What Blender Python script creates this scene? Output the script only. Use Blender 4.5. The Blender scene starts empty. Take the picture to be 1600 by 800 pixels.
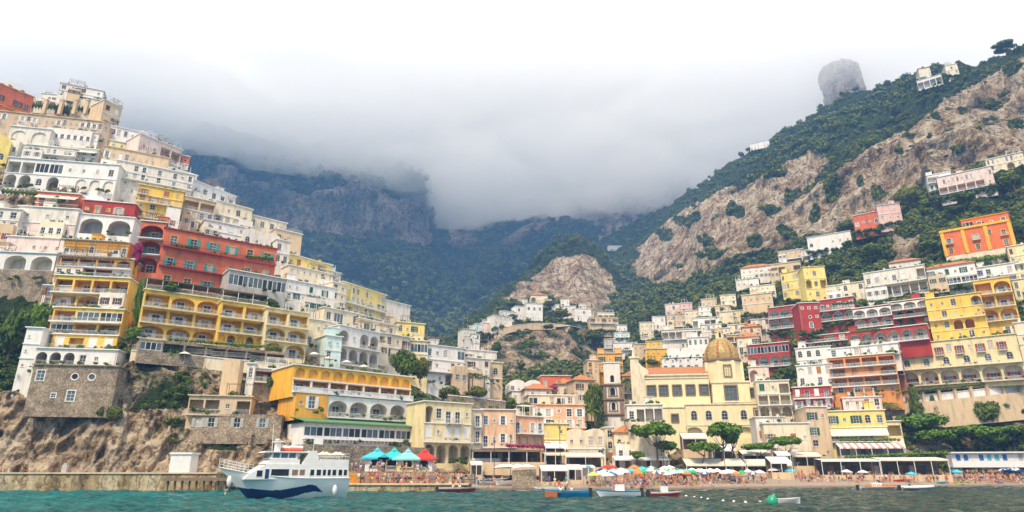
import bpy, bmesh, math, random
import numpy as np
from mathutils import Vector, Matrix, noise
R = math.radians
random.seed(7)
sc = bpy.context.scene
COL = sc.collection
# ------------------------------------------------------------------ camera, sky, sun, exposure
CAMH, PITCH, F = 3.0, R(18.7), 1000.0
S_, C_ = math.sin(PITCH), math.cos(PITCH)
cam = bpy.data.objects.new('camera', bpy.data.cameras.new('camera'))
COL.objects.link(cam)
cam.location = (0, 0, CAMH)
cam.rotation_euler = (R(90) + PITCH, 0, 0)
cam.data.sensor_width = 36
cam.data.lens = 36 * F / 1600
cam.data.clip_end = 20000
sc.camera = cam
sc.view_settings.view_transform = 'Standard'
sc.view_settings.look = 'None'
sc.view_settings.gamma = 1
sc.view_settings.exposure = 1.88
SUN_EL, SUN_AZ = R(52), R(202)      # azimuth clockwise from +Y: behind the camera, to the west
w = bpy.data.worlds.new('World'); sc.world = w; w.use_nodes = True
nt = w.node_tree; nt.nodes.clear()
o_ = nt.nodes.new('ShaderNodeOutputWorld'); bg = nt.nodes.new('ShaderNodeBackground')
sky = nt.nodes.new('ShaderNodeTexSky'); sky.sky_type = 'NISHITA'; sky.sun_disc = False
sky.sun_elevation = SUN_EL; sky.sun_rotation = SUN_AZ
mx = nt.nodes.new('ShaderNodeMix'); mx.data_type = 'RGBA'
mx.inputs['Factor'].default_value = 0.93
tc = nt.nodes.new('ShaderNodeTexCoord'); sp = nt.nodes.new('ShaderNodeSeparateXYZ')
nt.links.new(tc.outputs['Generated'], sp.inputs[0])
cr = nt.nodes.new('ShaderNodeValToRGB')            # overcast: whiter overhead, greyer low down
cr.color_ramp.elements[0].position = 0.0; cr.color_ramp.elements[0].color = (4.0, 3.75, 3.3, 1)
cr.color_ramp.elements[1].position = 0.62; cr.color_ramp.elements[1].color = (4.35, 4.2, 3.85, 1)
nz = nt.nodes.new('ShaderNodeTexNoise'); nz.inputs['Scale'].default_value = 3.0; nz.inputs['Detail'].default_value = 4
nt.links.new(tc.outputs['Generated'], nz.inputs['Vector'])
ma = nt.nodes.new('ShaderNodeMath'); ma.operation = 'MULTIPLY_ADD'; ma.inputs[1].default_value = 0.22; 
nt.links.new(nz.outputs['Fac'], ma.inputs[0]); nt.links.new(sp.outputs['Z'], ma.inputs[2])
mb_ = nt.nodes.new('ShaderNodeMath'); mb_.operation = 'SUBTRACT'; mb_.inputs[1].default_value = 0.11
nt.links.new(ma.outputs[0], mb_.inputs[0]); nt.links.new(mb_.outputs[0], cr.inputs[0])
nt.links.new(sky.outputs[0], mx.inputs[6]); nt.links.new(cr.outputs[0], mx.inputs[7])
nt.links.new(mx.outputs[2], bg.inputs[0]); bg.inputs[1].default_value = 0.1
nt.links.new(bg.outputs[0], o_.inputs[0])
sun = bpy.data.objects.new('sun', bpy.data.lights.new('sun', 'SUN'))
COL.objects.link(sun)
sun.data.energy = 1.5; sun.data.angle = R(10); sun.data.color = (1, .80, .55)
sdir = Vector((math.sin(SUN_AZ) * math.cos(SUN_EL), math.cos(SUN_AZ) * math.cos(SUN_EL), math.sin(SUN_EL)))
sun.rotation_euler = sdir.to_track_quat('Z', 'Y').to_euler()
sun.location = (0, -50, 100)
cy = sc.cycles
cy.use_denoising = True
cy.max_bounces = 12; cy.diffuse_bounces = 2; cy.glossy_bounces = 2; cy.transmission_bounces = 2; cy.volume_bounces = 10
cy.transparent_max_bounces = 12

# ------------------------------------------------------------------ geometry of the place
def kz(py):
    v = (400 - py) / F
    return (S_ + v * C_) / (C_ - v * S_)
def at(px, py, Y):
    """point of the place at forward distance Y seen at photo pixel (px, py)"""
    v = (400 - py) / F
    return Vector(((px - 800) / F * Y / (C_ - v * S_), Y, CAMH + Y * kz(py)))
def pix(p):
    z = p[2] - CAMH
    d = p[1] * C_ + z * S_
    return 800 + F * p[0] / d, 400 - F * (z * C_ - p[1] * S_) / d

def link(o, parent=None):
    COL.objects.link(o)
    if parent is not None: o.parent = parent
    return o
def tag(o, label=None, cat=None, group=None, kind=None):
    if label: o['label'] = label
    if cat: o['category'] = cat
    if group: o['group'] = group
    if kind: o['kind'] = kind
    return o
def empty(name, loc, rz=0, label=None, cat=None, group=None):
    o = bpy.data.objects.new(name, None); o.empty_display_size = .5
    o.location = loc; o.rotation_euler = (0, 0, rz)
    COL.objects.link(o)
    return tag(o, label, cat, group)

# ------------------------------------------------------------------ materials
MATS = {}
def newmat(name):
    m = bpy.data.materials.new(name); m.use_nodes = True
    n = m.node_tree.nodes; b = n['Principled BSDF']
    return m, m.node_tree, b
def N(t, kind, **kw):
    n = t.nodes.new(kind)
    for k, v in kw.items():
        if k in n.inputs: n.inputs[k].default_value = v
        else: setattr(n, k, v)
    return n
def mixc(t, fac, a, b, blend='MIX'):
    m = t.nodes.new('ShaderNodeMix'); m.data_type = 'RGBA'; m.blend_type = blend
    for s, v in ((0, fac), (6, a), (7, b)):
        if hasattr(v, 'links'): t.links.new(v, m.inputs[s])
        elif s == 0: m.inputs[0].default_value = v
        else: m.inputs[s].default_value = (*v, 1) if len(v) == 3 else v
    return m.outputs[2]
def ramp(t, fac, pts):
    r = t.nodes.new('ShaderNodeValToRGB')
    e = r.color_ramp.elements
    e[0].position, e[0].color = pts[0][0], (*pts[0][1], 1)
    e[1].position, e[1].color = pts[1][0], (*pts[1][1], 1)
    for p, c in pts[2:]:
        x = e.new(p); x.color = (*c, 1)
    t.links.new(fac, r.inputs[0])
    return r.outputs[0]
def flat(name, c, rough=.7, metal=0, var=.12, scale=1.5):
    """plain surface with fine tone variation and wear"""
    if name in MATS: return MATS[name]
    m, t, b = newmat(name)
    g = N(t, 'ShaderNodeNewGeometry')
    n1 = N(t, 'ShaderNodeTexNoise', Scale=scale, Detail=5)
    t.links.new(g.outputs['Position'], n1.inputs['Vector'])
    k = ramp(t, n1.outputs['Fac'], [(.3, (1 - var,) * 3), (.7, (1 + var * .4,) * 3)])
    t.links.new(mixc(t, 1.0, c, k, 'MULTIPLY'), b.inputs['Base Color'])
    b.inputs['Roughness'].default_value = rough; b.inputs['Metallic'].default_value = metal
    b.inputs['Specular IOR Level'].default_value = .15 if rough > .4 else .5
    MATS[name] = m
    return m
def plaster(name, c, wear=.35):
    """painted render: blotches, rain streaks, chips of bare grey"""
    if name in MATS: return MATS[name]
    m, t, b = newmat(name)
    g = N(t, 'ShaderNodeNewGeometry')
    mp = N(t, 'ShaderNodeMapping'); mp.inputs['Scale'].default_value = (.7, .7, .16)
    t.links.new(g.outputs['Position'], mp.inputs['Vector'])
    st = N(t, 'ShaderNodeTexNoise', Scale=1.3, Detail=6, Roughness=.65)
    t.links.new(mp.outputs[0], st.inputs['Vector'])
    bl = N(t, 'ShaderNodeTexNoise', Scale=.35, Detail=8, Roughness=.7)
    t.links.new(g.outputs['Position'], bl.inputs['Vector'])
    dirt = (c[0] * .55 + .03, c[1] * .52 + .03, c[2] * .5 + .03)
    light = tuple(min(.9, x * 1.06 + .02) for x in c)
    k1 = ramp(t, bl.outputs['Fac'], [(.38, (0, 0, 0)), (.62, (1, 1, 1))])
    base = mixc(t, k1, c, light)
    k2 = ramp(t, st.outputs['Fac'], [(.48, (0, 0, 0)), (.72, (wear * 1.5,) * 3)])
    base = mixc(t, k2, base, dirt)
    t.links.new(base, b.inputs['Base Color'])
    b.inputs['Roughness'].default_value = .9; b.inputs['Specular IOR Level'].default_value = .12
    bp = N(t, 'ShaderNodeBump', Strength=.25, Distance=.05)
    t.links.new(bl.outputs['Fac'], bp.inputs['Height']); t.links.new(bp.outputs[0], b.inputs['Normal'])
    MATS[name] = m
    return m
def leafmat(name, c1, c2, c3=None):
    if name in MATS: return MATS[name]
    m, t, b = newmat(name)
    oi = N(t, 'ShaderNodeObjectInfo'); g = N(t, 'ShaderNodeNewGeometry')
    n1 = N(t, 'ShaderNodeTexNoise', Scale=.9, Detail=4)
    t.links.new(g.outputs['Position'], n1.inputs['Vector'])
    n2 = N(t, 'ShaderNodeTexWhiteNoise')
    n2.noise_dimensions = '1D'
    t.links.new(g.outputs['Random Per Island'], n2.inputs['W'])
    ad = N(t, 'ShaderNodeMath', operation='ADD'); sb = N(t, 'ShaderNodeMath', operation='MULTIPLY'); sb.inputs[1].default_value = .5
    t.links.new(n2.outputs['Value'], ad.inputs[0]); t.links.new(n1.outputs['Fac'], ad.inputs[1]); t.links.new(ad.outputs[0], sb.inputs[0])
    base = ramp(t, sb.outputs[0], [(.25, c1), (.8, c2)])
    if c3: base = mixc(t, ramp(t, oi.outputs['Random'], [(.55, (0, 0, 0)), (1, (.8,) * 3)]), base, c3)
    t.links.new(base, b.inputs['Base Color'])
    b.inputs['Roughness'].default_value = .75
    b.inputs['Specular IOR Level'].default_value = .2
    MATS[name] = m
    return m
def terrain_mat(name, rock=((.36, .29, .22), (.50, .43, .34), (.25, .21, .17)), veg=((.022, .045, .015), (.055, .085, .028)), sc_=1.0, strata=.5, bump=1.0):
    """rock and scrub; the vertex attribute veg says where plants cover the rock"""
    m, t, b = newmat(name)
    g = N(t, 'ShaderNodeNewGeometry')
    P = g.outputs['Position']
    mp = N(t, 'ShaderNodeMapping'); mp.inputs['Scale'].default_value = (1, 1, .28)
    t.links.new(P, mp.inputs['Vector'])
    a = N(t, 'ShaderNodeTexNoise', Scale=.09 * sc_, Detail=12, Roughness=.72, Distortion=.6)
    t.links.new(mp.outputs[0], a.inputs['Vector'])
    c = N(t, 'ShaderNodeTexNoise', Scale=.5 * sc_, Detail=10, Roughness=.75)
    t.links.new(P, c.inputs['Vector'])
    mp2 = N(t, 'ShaderNodeMapping'); mp2.inputs['Scale'].default_value = (.25, .25, 1.6)
    mp2.inputs['Rotation'].default_value = (.12, .2, 0)
    t.links.new(P, mp2.inputs['Vector'])
    s = N(t, 'ShaderNodeTexNoise', Scale=.16 * sc_, Detail=9, Roughness=.7)
    t.links.new(mp2.outputs[0], s.inputs['Vector'])
    col = ramp(t, a.outputs['Fac'], [(.38, rock[2]), (.48, rock[0]), (.57, rock[1])])
    k = ramp(t, s.outputs['Fac'], [(.40, (.42, .36, .30)), (.52, (1.1, 1.07, 1.0))])
    col = mixc(t, strata, col, mixc(t, 1.0, col, k, 'MULTIPLY'))
    k = ramp(t, c.outputs['Fac'], [(.38, (.30, .27, .24)), (.47, (.9, .9, .9)), (.62, (1.35, 1.32, 1.25))])
    col = mixc(t, .75, col, mixc(t, 1.0, col, k, 'MULTIPLY'))
    mv = N(t, 'ShaderNodeMapping'); mv.inputs['Scale'].default_value = (1, 1, .34)
    dv = mixc(t, .35 / sc_ * .25, P, a.outputs['Color'], 'ADD') if False else P
    t.links.new(P, mv.inputs['Vector'])
    wv = N(t, 'ShaderNodeTexNoise', Scale=.3 * sc_, Detail=4); t.links.new(P, wv.inputs['Vector'])
    va = N(t, 'ShaderNodeVectorMath', operation='MULTIPLY_ADD'); va.inputs[1].default_value = (6 / sc_,) * 3; t.links.new(wv.outputs['Color'], va.inputs[0]); t.links.new(mv.outputs[0], va.inputs[2])
    vo = N(t, 'ShaderNodeTexVoronoi', Scale=.16 * sc_); vo.feature = 'DISTANCE_TO_EDGE'; t.links.new(va.outputs[0], vo.inputs['Vector'])
    ck = ramp(t, vo.outputs['Distance'], [(.0, (.34, .27, .21)), (.08, (1, 1, 1))])  # cracks: shade of the crevices is put into the rock colour
    col = mixc(t, .8, col, mixc(t, 1.0, col, ck, 'MULTIPLY'))
    at_ = N(t, 'ShaderNodeAttribute'); at_.attribute_name = 'veg'
    vn = N(t, 'ShaderNodeMath', operation='ADD'); vn2 = N(t, 'ShaderNodeMath', operation='SUBTRACT'); vn2.inputs[1].default_value = .5
    t.links.new(at_.outputs['Fac'], vn.inputs[0]); t.links.new(c.outputs['Fac'], vn2.inputs[0]); t.links.new(vn2.outputs[0], vn.inputs[1])
    fac = ramp(t, vn.outputs[0], [(.42, (0, 0, 0)), (.56, (1, 1, 1))])
    vc = ramp(t, c.outputs['Fac'], [(.35, veg[0]), (.65, veg[1])])
    t.links.new(mixc(t, fac, col, vc), b.inputs['Base Color'])
    b.inputs['Roughness'].default_value = .95; b.inputs['Specular IOR Level'].default_value = .1
    su = N(t, 'ShaderNodeMath', operation='ADD')
    t.links.new(a.outputs['Fac'], su.inputs[0]); t.links.new(c.outputs['Fac'], su.inputs[1])
    su2 = N(t, 'ShaderNodeMath', operation='ADD'); t.links.new(su.outputs[0], su2.inputs[0]); t.links.new(s.outputs['Fac'], su2.inputs[1])
    mn = N(t, 'ShaderNodeMath', operation='MINIMUM'); mn.inputs[1].default_value = .12; t.links.new(vo.outputs['Distance'], mn.inputs[0])
    su3 = N(t, 'ShaderNodeMath', operation='MULTIPLY_ADD'); su3.inputs[1].default_value = 4.0; t.links.new(mn.outputs[0], su3.inputs[0]); t.links.new(su2.outputs[0], su3.inputs[2])
    bp = N(t, 'ShaderNodeBump', Strength=.9, Distance=2.2 * bump / sc_)
    t.links.new(su3.outputs[0], bp.inputs['Height']); t.links.new(bp.outputs[0], b.inputs['Normal'])
    return m

# ------------------------------------------------------------------ terrain
def lerp(a, b, t): return a + (b - a) * t
def interp(x, xs, ys): return float(np.interp(x, xs, ys))
class Sheet:
    """hillside given by profiles: at a bearing (photo column) a list of (row, distance), foot first"""
    def __init__(self, cols):
        self.px = [c[0] for c in cols]
        self.pr = [c[1] for c in cols]
    def prof(self, px, n=64):
        """profile at a column as arrays t -> (py, Y)"""
        i = int(np.clip(np.searchsorted(self.px, px) - 1, 0, len(self.px) - 2))
        f = np.clip((px - self.px[i]) / (self.px[i + 1] - self.px[i]), 0, 1)
        out = []
        T = np.linspace(0, 1, n)
        for c in (self.pr[i], self.pr[i + 1]):
            py = np.array([q[0] for q in c], float); Y = np.array([q[1] for q in c], float)
            s = (py[0] - py) / (py[0] - py[-1])
            out.append((py[0] + (py[-1] - py[0]) * T, np.interp(T, s, Y)))
        # blend at equal rows, not equal t: rows are interpolated between the two ends
        py = lerp(out[0][0], out[1][0], f)
        Ya = np.interp(-py, -out[0][0], out[0][1]); Yb = np.interp(-py, -out[1][0], out[1][1])
        g = np.linspace(0, 1, n) ** 6      # near the crest follow the crest distances
        Ya = lerp(Ya, out[0][1], g); Yb = lerp(Yb, out[1][1], g)
        return py, lerp(Ya, Yb, f)
    def Y(self, px, py):
        p, y = self.prof(px)
        return float(np.interp(-py, -p, y))
    def top(self, px):
        return float(self.prof(px)[0][-1])
def poly_in(px, py, poly):
    c = False; j = len(poly) - 1
    for i in range(len(poly)):
        xi, yi = poly[i]; xj, yj = poly[j]
        if (yi > py) != (yj > py) and px < (xj - xi) * (py - yi) / (yj - yi) + xi: c = not c
        j = i
    return c
def build_sheet(name, sh, nx, ny, mat, amp, nscale, vegf, rough=(0, .1), x0=None, x1=None, back=(60, 25), ridge_amp=0, cover=None):
    x0 = sh.px[0] if x0 is None else x0; x1 = sh.px[-1] if x1 is None else x1
    vs, vg = [], []
    for i in range(nx + 1):
        px = lerp(x0, x1, i / nx)
        py, Y = sh.prof(px, ny)
        for j in range(ny):
            p = at(px, py[j], Y[j])
            q = p * nscale
            n = noise.fractal(q, .9, 2.1, 5)
            n2 = noise.hetero_terrain(Vector((q.x * 2.3, q.y * 2.3, q.z * .9)), .8, 2.2, 4, .6) - .6
            a = amp * (.35 + .65 * min(1, Y[j] / 300))
            edge = min(1, j / 4) 
            d = (n * 1.0 + n2 * .55) * a * edge
            vd = Vector((p.x, p.y, 0)).normalized(); g_ = vegf(px, py[j], p)
            if rough[0]:
                rq = Vector((p.x, p.y, p.z * .32)) * rough[1]
                d += (noise.ridged_multi_fractal(rq, .9, 2.1, 5, 1.0, 2.0) - 1.1) * rough[0] * edge * (1.0 if g_ < .5 else .45)
            p = p - vd * d + Vector((0, 0, n * ridge_amp * (j / ny) ** 4))
            vs.append(p)
            vg.append(g_)
        p = vs[-1].copy(); vd = Vector((p.x, p.y, 0)).normalized()
        for s in (1, 2):                      # the far side falls away behind the crest
            vs.append(p + vd * back[0] * s - Vector((0, 0, back[1] * s * s))); vg.append(1)
    m = ny + 2
    fs = [(i * m + j, (i + 1) * m + j, (i + 1) * m + j + 1, i * m + j + 1) for i in range(nx) for j in range(m - 1)]
    me = bpy.data.meshes.new(name); me.from_pydata(vs, [], fs)
    at_ = me.attributes.new('veg', 'FLOAT', 'POINT'); at_.data.foreach_set('value', vg)
    me.materials.append(mat)
    me.polygons.foreach_set('use_smooth', [True] * len(fs))
    o = link(bpy.data.objects.new(name, me))
    o['kind'] = 'structure'
    return o, vs, vg, m
LEFT = Sheet([
    (-500, [(790, 95), (640, 122), (560, 132), (440, 145), (300, 165), (180, 195), (110, 230)]),
    (0,   [(768, 122), (645, 130), (560, 137), (440, 150), (300, 172), (200, 200), (150, 225)]),
    (100, [(768, 123), (645, 131), (560, 137), (440, 150), (300, 172), (200, 200), (160, 220)]),
    (210, [(768, 124), (650, 130), (570, 134), (552, 139), (440, 155), (300, 185), (222, 210)]),
    (300, [(768, 125), (660, 130), (585, 135), (560, 145), (440, 170), (330, 195), (292, 210)]),
    (400, [(768, 126), (680, 132), (560, 150), (470, 175), (400, 195), (368, 210)]),
    (480, [(768, 127), (690, 133), (570, 155), (490, 180), (422, 212)]),
    (560, [(768, 128), (700, 136), (640, 152), (560, 180), (510, 205), (480, 222)]),
    (650, [(768, 130), (720, 140), (650, 165), (590, 195), (548, 225)]),
    (720, [(768, 132), (725, 146), (650, 185), (600, 215), (580, 235)]),
    (800, [(768, 134), (728, 155), (660, 200), (632, 235), (618, 260)])])
RIGHT = Sheet([
    (940, [(700, 235), (600, 330), (520, 480), (440, 700), (372, 1050)]),
    (1000, [(735, 200), (640, 250), (560, 330), (500, 420), (440, 620), (345, 960)]),
    (1100, [(738, 185), (640, 238), (560, 275), (480, 345), (440, 430), (330, 540), (290, 760)]),
    (1200, [(738, 180), (640, 222), (560, 245), (460, 310), (400, 390), (270, 470), (217, 680)]),
    (1300, [(738, 178), (640, 205), (560, 220), (450, 265), (380, 330), (350, 350), (220, 420), (160, 600)]),
    (1450, [(738, 180), (640, 196), (560, 208), (440, 235), (330, 275), (300, 290), (180, 345), (110, 450)]),
    (1600, [(738, 182), (640, 192), (560, 200), (440, 222), (300, 260), (270, 270), (110, 325), (82, 380)]),
    (2100, [(738, 182), (640, 190), (560, 196), (440, 210), (300, 240), (270, 245), (80, 300), (20, 340)])])
CRAG = Sheet([
    (560, [(640, 250), (600, 330), (560, 480), (545, 560)]),
    (700, [(640, 205), (600, 250), (560, 380), (528, 520)]),
    (780, [(665, 200), (610, 250), (560, 350), (515, 400), (490, 440), (455, 600)]),
    (850, [(680, 200), (620, 250), (590, 330), (512, 385), (506, 400), (480, 455), (470, 560), (392, 640)]),
    (900, [(690, 200), (620, 260), (590, 340), (515, 390), (509, 410), (480, 470), (470, 560), (366, 640)]),
    (945, [(700, 210), (600, 310), (545, 420), (500, 500), (490, 560), (400, 640)]),
    (985, [(700, 215), (600, 320), (540, 450), (510, 560), (455, 620)]),
    (1003, [(700, 218), (600, 315), (550, 430), (530, 560), (525, 600)]),
    (1060, [(700, 230), (600, 300), (560, 380), (555, 480), (550, 560)])])
MOUNT = Sheet([
    (-100, [(560, 650), (450, 800), (350, 900), (250, 1000), (130, 1150), (60, 1300)]),
    (280, [(560, 650), (450, 800), (350, 900), (260, 960), (130, 1100), (90, 1250)]),
    (420, [(560, 680), (450, 860), (390, 980), (310, 1020), (240, 1100), (150, 1350)]),
    (500, [(560, 700), (450, 900), (385, 1040), (300, 1075), (240, 1150), (170, 1400)]),
    (660, [(560, 750), (470, 930), (390, 1120), (310, 1160), (270, 1250), (200, 1450)]),
    (690, [(560, 760), (480, 950), (395, 1300), (330, 1450), (290, 1500), (230, 1600)]),
    (760, [(560, 760), (480, 950), (400, 1250), (350, 1450), (300, 1550), (240, 1650)]),
    (940, [(560, 760), (460, 950), (380, 1200), (340, 1350), (300, 1450), (220, 1600)]),
    (1080, [(560, 760), (450, 950), (360, 1150), (300, 1250), (240, 1400), (200, 1600)]),
    (1400, [(560, 800), (450, 1000), (360, 1200), (300, 1300), (240, 1500), (220, 1600)])])
ROCK_R = [(985, 425), (1000, 395), (1040, 345), (1075, 330), (1100, 308), (1180, 285), (1230, 262), (1262, 240), (1330, 232), (1400, 192), (1480, 150), (1560, 115), (1600, 98), (2100, 40),
          (2100, 260), (1600, 268), (1540, 262), (1440, 302), (1380, 325), (1330, 352), (1280, 372), (1220, 392), (1150, 405), (1110, 425), (1060, 445), (1020, 450)]
TONGUE = [(1395, 198), (1385, 222), (1345, 245), (1330, 262), (1290, 285), (1262, 312), (1255, 300), (1275, 265), (1300, 240), (1320, 215), (1350, 195)]
ROCK_C = [(782, 470), (800, 452), (835, 428), (850, 412), (890, 400), (925, 402), (950, 430), (978, 468), (990, 505), (940, 497), (905, 480), (850, 462), (820, 468)]
ROCK_C2 = [(750, 540), (775, 518), (850, 512), (930, 520), (940, 545), (915, 570), (870, 560), (820, 585), (780, 590), (760, 565)]
ROCK_M = [(300, 285), (340, 265), (380, 290), (420, 300), (470, 308), (560, 312), (668, 325), (672, 382), (640, 385), (560, 372), (480, 372), (440, 350), (420, 342), (370, 330), (330, 310)]
def nz2(p, s, seed=0): return noise.noise(Vector((p.x * s + seed, p.y * s, p.z * s)))
def veg_left(px, py, p):
    v = .25 + .5 * nz2(p, .09)
    if py > 640: v = .12 + .5 * nz2(p, .1)
    if px < 60 and 440 < py < 612: v = .95
    if 265 < px < 370 and 655 < py < 705 - (370 - px) * .05: v += .45
    if 190 < px < 400 and 545 < py < 640: v = .5 + .55 * nz2(p, .15)
    if px > 640 and py < 660: v = .55
    return v
SPOTS_R = [(1550, 165, 15, 9), (1570, 150, 9, 6), (1480, 210, 9, 5), (1535, 215, 8, 5), (1420, 215, 10, 8), (1590, 205, 12, 8), (1585, 112, 16, 8), (1300, 300, 12, 20), (1240, 300, 14, 12), (1210, 330, 14, 8), (1375, 300, 10, 8),
           (1150, 330, 16, 8), (1040, 370, 14, 7), (1075, 345, 20, 8), (1100, 380, 10, 6), (1460, 175, 7, 5), (1502, 160, 6, 4), (1275, 340, 9, 14), (1230, 370, 16, 8), (1180, 385, 14, 10), (1405, 245, 6, 4), (1345, 290, 5, 9), (1500, 240, 7, 4), (1120, 400, 18, 6)]
def veg_right(px, py, p):
    j = 10 * nz2(p, .03); k = 10 * nz2(p, .03, 9)
    rock = poly_in(px + j, py + k, ROCK_R) and not poly_in(px + j * .6, py + k * .6, TONGUE)
    v = (.20 + .35 * nz2(p, .07)) if rock else (.85 + .25 * nz2(p, .05))
    for sx, sy, rx, ry in SPOTS_R:
        if ((px + j * .4 - sx) / rx) ** 2 + ((py + k * .4 - sy) / ry) ** 2 < 1: v = .95
    if py > 600 and px > 1380: v = .35 + .8 * nz2(p, .12)
    if py > 615 and px < 1380: v = .1
    if 1395 < px < 1440 and 370 < py < 420: v = min(v, .35)
    return v
def veg_crag(px, py, p):
    j = 7 * nz2(p, .05); k = 7 * nz2(p, .05, 9)
    if poly_in(px + j, py + k, ROCK_C): return .15 + .4 * nz2(p, .09)
    if poly_in(px + j, py + k, ROCK_C2): return .38 + .6 * nz2(p, .08)
    return .75 + .4 * nz2(p, .06)
def veg_mount(px, py, p):
    j = 14 * nz2(p, .012); k = 14 * nz2(p, .012, 9)
    if poly_in(px + j, py + k, ROCK_M): return .18 + .45 * nz2(p, .02)
    if ((px - 965) / 32) ** 2 + ((py - 372) / 17) ** 2 < 1: return .2 + .5 * nz2(p, .03)
    if px > 700 and py < 385: return .45 + .6 * nz2(p, .012)
    return .72 + .38 * nz2(p, .018)
TM = terrain_mat('hill_rock_and_scrub', rock=((.60, .48, .34), (.74, .64, .50), (.38, .29, .20)), sc_=1.3, bump=1.1)
TMR = terrain_mat('cliff_rock', rock=((.50, .375, .255), (.68, .595, .47), (.26, .185, .125)), sc_=.8, bump=1.6)
TMF = terrain_mat('far_mountain_rock', rock=((.38, .29, .22), (.54, .44, .35), (.22, .17, .13)), veg=((.012, .03, .02), (.03, .055, .03)), sc_=.35, bump=1.4)
hl = build_sheet('left_hillside', LEFT, 480, 220, TM, 1.6, .045, veg_left, rough=(2.7, .26))
hr = build_sheet('right_hillside', RIGHT, 480, 250, TMR, 9, .02, veg_right, rough=(9, .034), back=(120, 40), ridge_amp=5)
hc = build_sheet('crag_hill', CRAG, 240, 160, TMR, 7, .024, veg_crag, rough=(7, .032), back=(60, 40), ridge_amp=5)
hm = build_sheet('mountain', MOUNT, 260, 140, TMF, 50, .006, veg_mount, rough=(30, .008), back=(200, 40), ridge_amp=10)

from mathutils.bvhtree import BVHTree
for sh_, b_ in ((LEFT, hl), (RIGHT, hr), (CRAG, hc), (MOUNT, hm)):
    sh_.tree = BVHTree.FromPolygons(b_[1], [tuple(f.vertices) for f in b_[0].data.polygons])
def real_Y(sh, px, py):
    o = Vector((0, 0, CAMH)); d = (at(px, py, 100) - o).normalized(); hit = sh.tree.ray_cast(o, d)[0]
    return hit.y if hit else sh.Y(px, py)

def pinnacle():
    vs = []; n, m_ = 72, 46; c = at(1321, 165, 820); top = at(1321, 101, 820).z; bot = c.z - 50
    for j in range(m_ + 1):
        t = j / m_; z = lerp(bot, top, min(1, t * 1.12)); r = 27.5 * (1.04 - .10 * t) if t < .8 else 27.5 * .96 * math.sqrt(max(.0, 1 - ((t - .8) / .2) ** 4))
        z = lerp(bot, top, t)
        for i in range(n):
            a = 2 * math.pi * i / n; q = Vector((math.cos(a) * 2, math.sin(a) * 2, z * .022)); k = 1 + .15 * noise.fractal(q, .8, 2.1, 5) + .2 * (noise.ridged_multi_fractal(q * 1.6, .9, 2.1, 4, 1, 2) - 1.1) * .6
            vs.append((c.x + math.cos(a) * r * k, 820 + math.sin(a) * r * k, z + 2.5 * noise.noise(q * 3)))
    fs = [(j * n + i, j * n + (i + 1) % n, (j + 1) * n + (i + 1) % n, (j + 1) * n + i) for j in range(m_) for i in range(n)] + [tuple(m_ * n + i for i in range(n))]
    me = bpy.data.meshes.new('rock_pinnacle'); me.from_pydata(vs, [], fs); a_ = me.attributes.new('veg', 'FLOAT', 'POINT')
    a_.data.foreach_set('value', [.75 if v[2] > top - 7 else (.3 + .3 * noise.noise(Vector(v) * .06)) for v in vs]); me.materials.append(TMR); me.polygons.foreach_set('use_smooth', [True] * len(fs))
    o = link(bpy.data.objects.new('rock_pinnacle', me)); o['kind'] = 'structure'
pinnacle()
# sea, sea bed ground and beach
def sheet_poly(name, pts, mat, kind='structure', z=None):
    me = bpy.data.meshes.new(name); me.from_pydata(pts, [], [tuple(range(len(pts)))])
    me.materials.append(mat); o = link(bpy.data.objects.new(name, me)); o['kind'] = kind
    return o
def water_mat():
    m, t, b = newmat('sea_water')
    g = N(t, 'ShaderNodeNewGeometry')
    mp = N(t, 'ShaderNodeMapping'); mp.inputs['Scale'].default_value = (.55, .8, 1)
    t.links.new(g.outputs['Position'], mp.inputs['Vector'])
    a = N(t, 'ShaderNodeTexNoise', Scale=1.0, Detail=6, Roughness=.62, Distortion=.4); t.links.new(mp.outputs[0], a.inputs['Vector'])
    c = N(t, 'ShaderNodeTexNoise', Scale=.2, Detail=4); t.links.new(mp.outputs[0], c.inputs['Vector'])
    sx = N(t, 'ShaderNodeSeparateXYZ'); t.links.new(g.outputs['Position'], sx.inputs[0])
    mr = N(t, 'ShaderNodeMapRange'); mr.inputs['From Min'].default_value = -50; mr.inputs['From Max'].default_value = 25
    t.links.new(sx.outputs['X'], mr.inputs['Value'])
    shallow = ramp(t, a.outputs['Fac'], [(.35, (.002, .06, .07)), (.65, (.012, .20, .19))])
    deep = ramp(t, a.outputs['Fac'], [(.3, (.004, .022, .024)), (.58, (.03, .065, .05)), (.72, (.16, .15, .08))])  # golden ripples: the town's reflection is put into the water colour
    col = mixc(t, mr.outputs[0], shallow, deep)
    t.links.new(col, b.inputs['Base Color'])
    b.inputs['Roughness'].default_value = .09; b.inputs['Specular IOR Level'].default_value = .35
    b.inputs['IOR'].default_value = 1.19
    su = N(t, 'ShaderNodeMath', operation='ADD'); t.links.new(a.outputs['Fac'], su.inputs[0]); t.links.new(c.outputs['Fac'], su.inputs[1])
    bp = N(t, 'ShaderNodeBump', Strength=1.0, Distance=.55); t.links.new(su.outputs[0], bp.inputs['Height'])
    t.links.new(bp.outputs[0], b.inputs['Normal'])
    return m
WM = water_mat()
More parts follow.
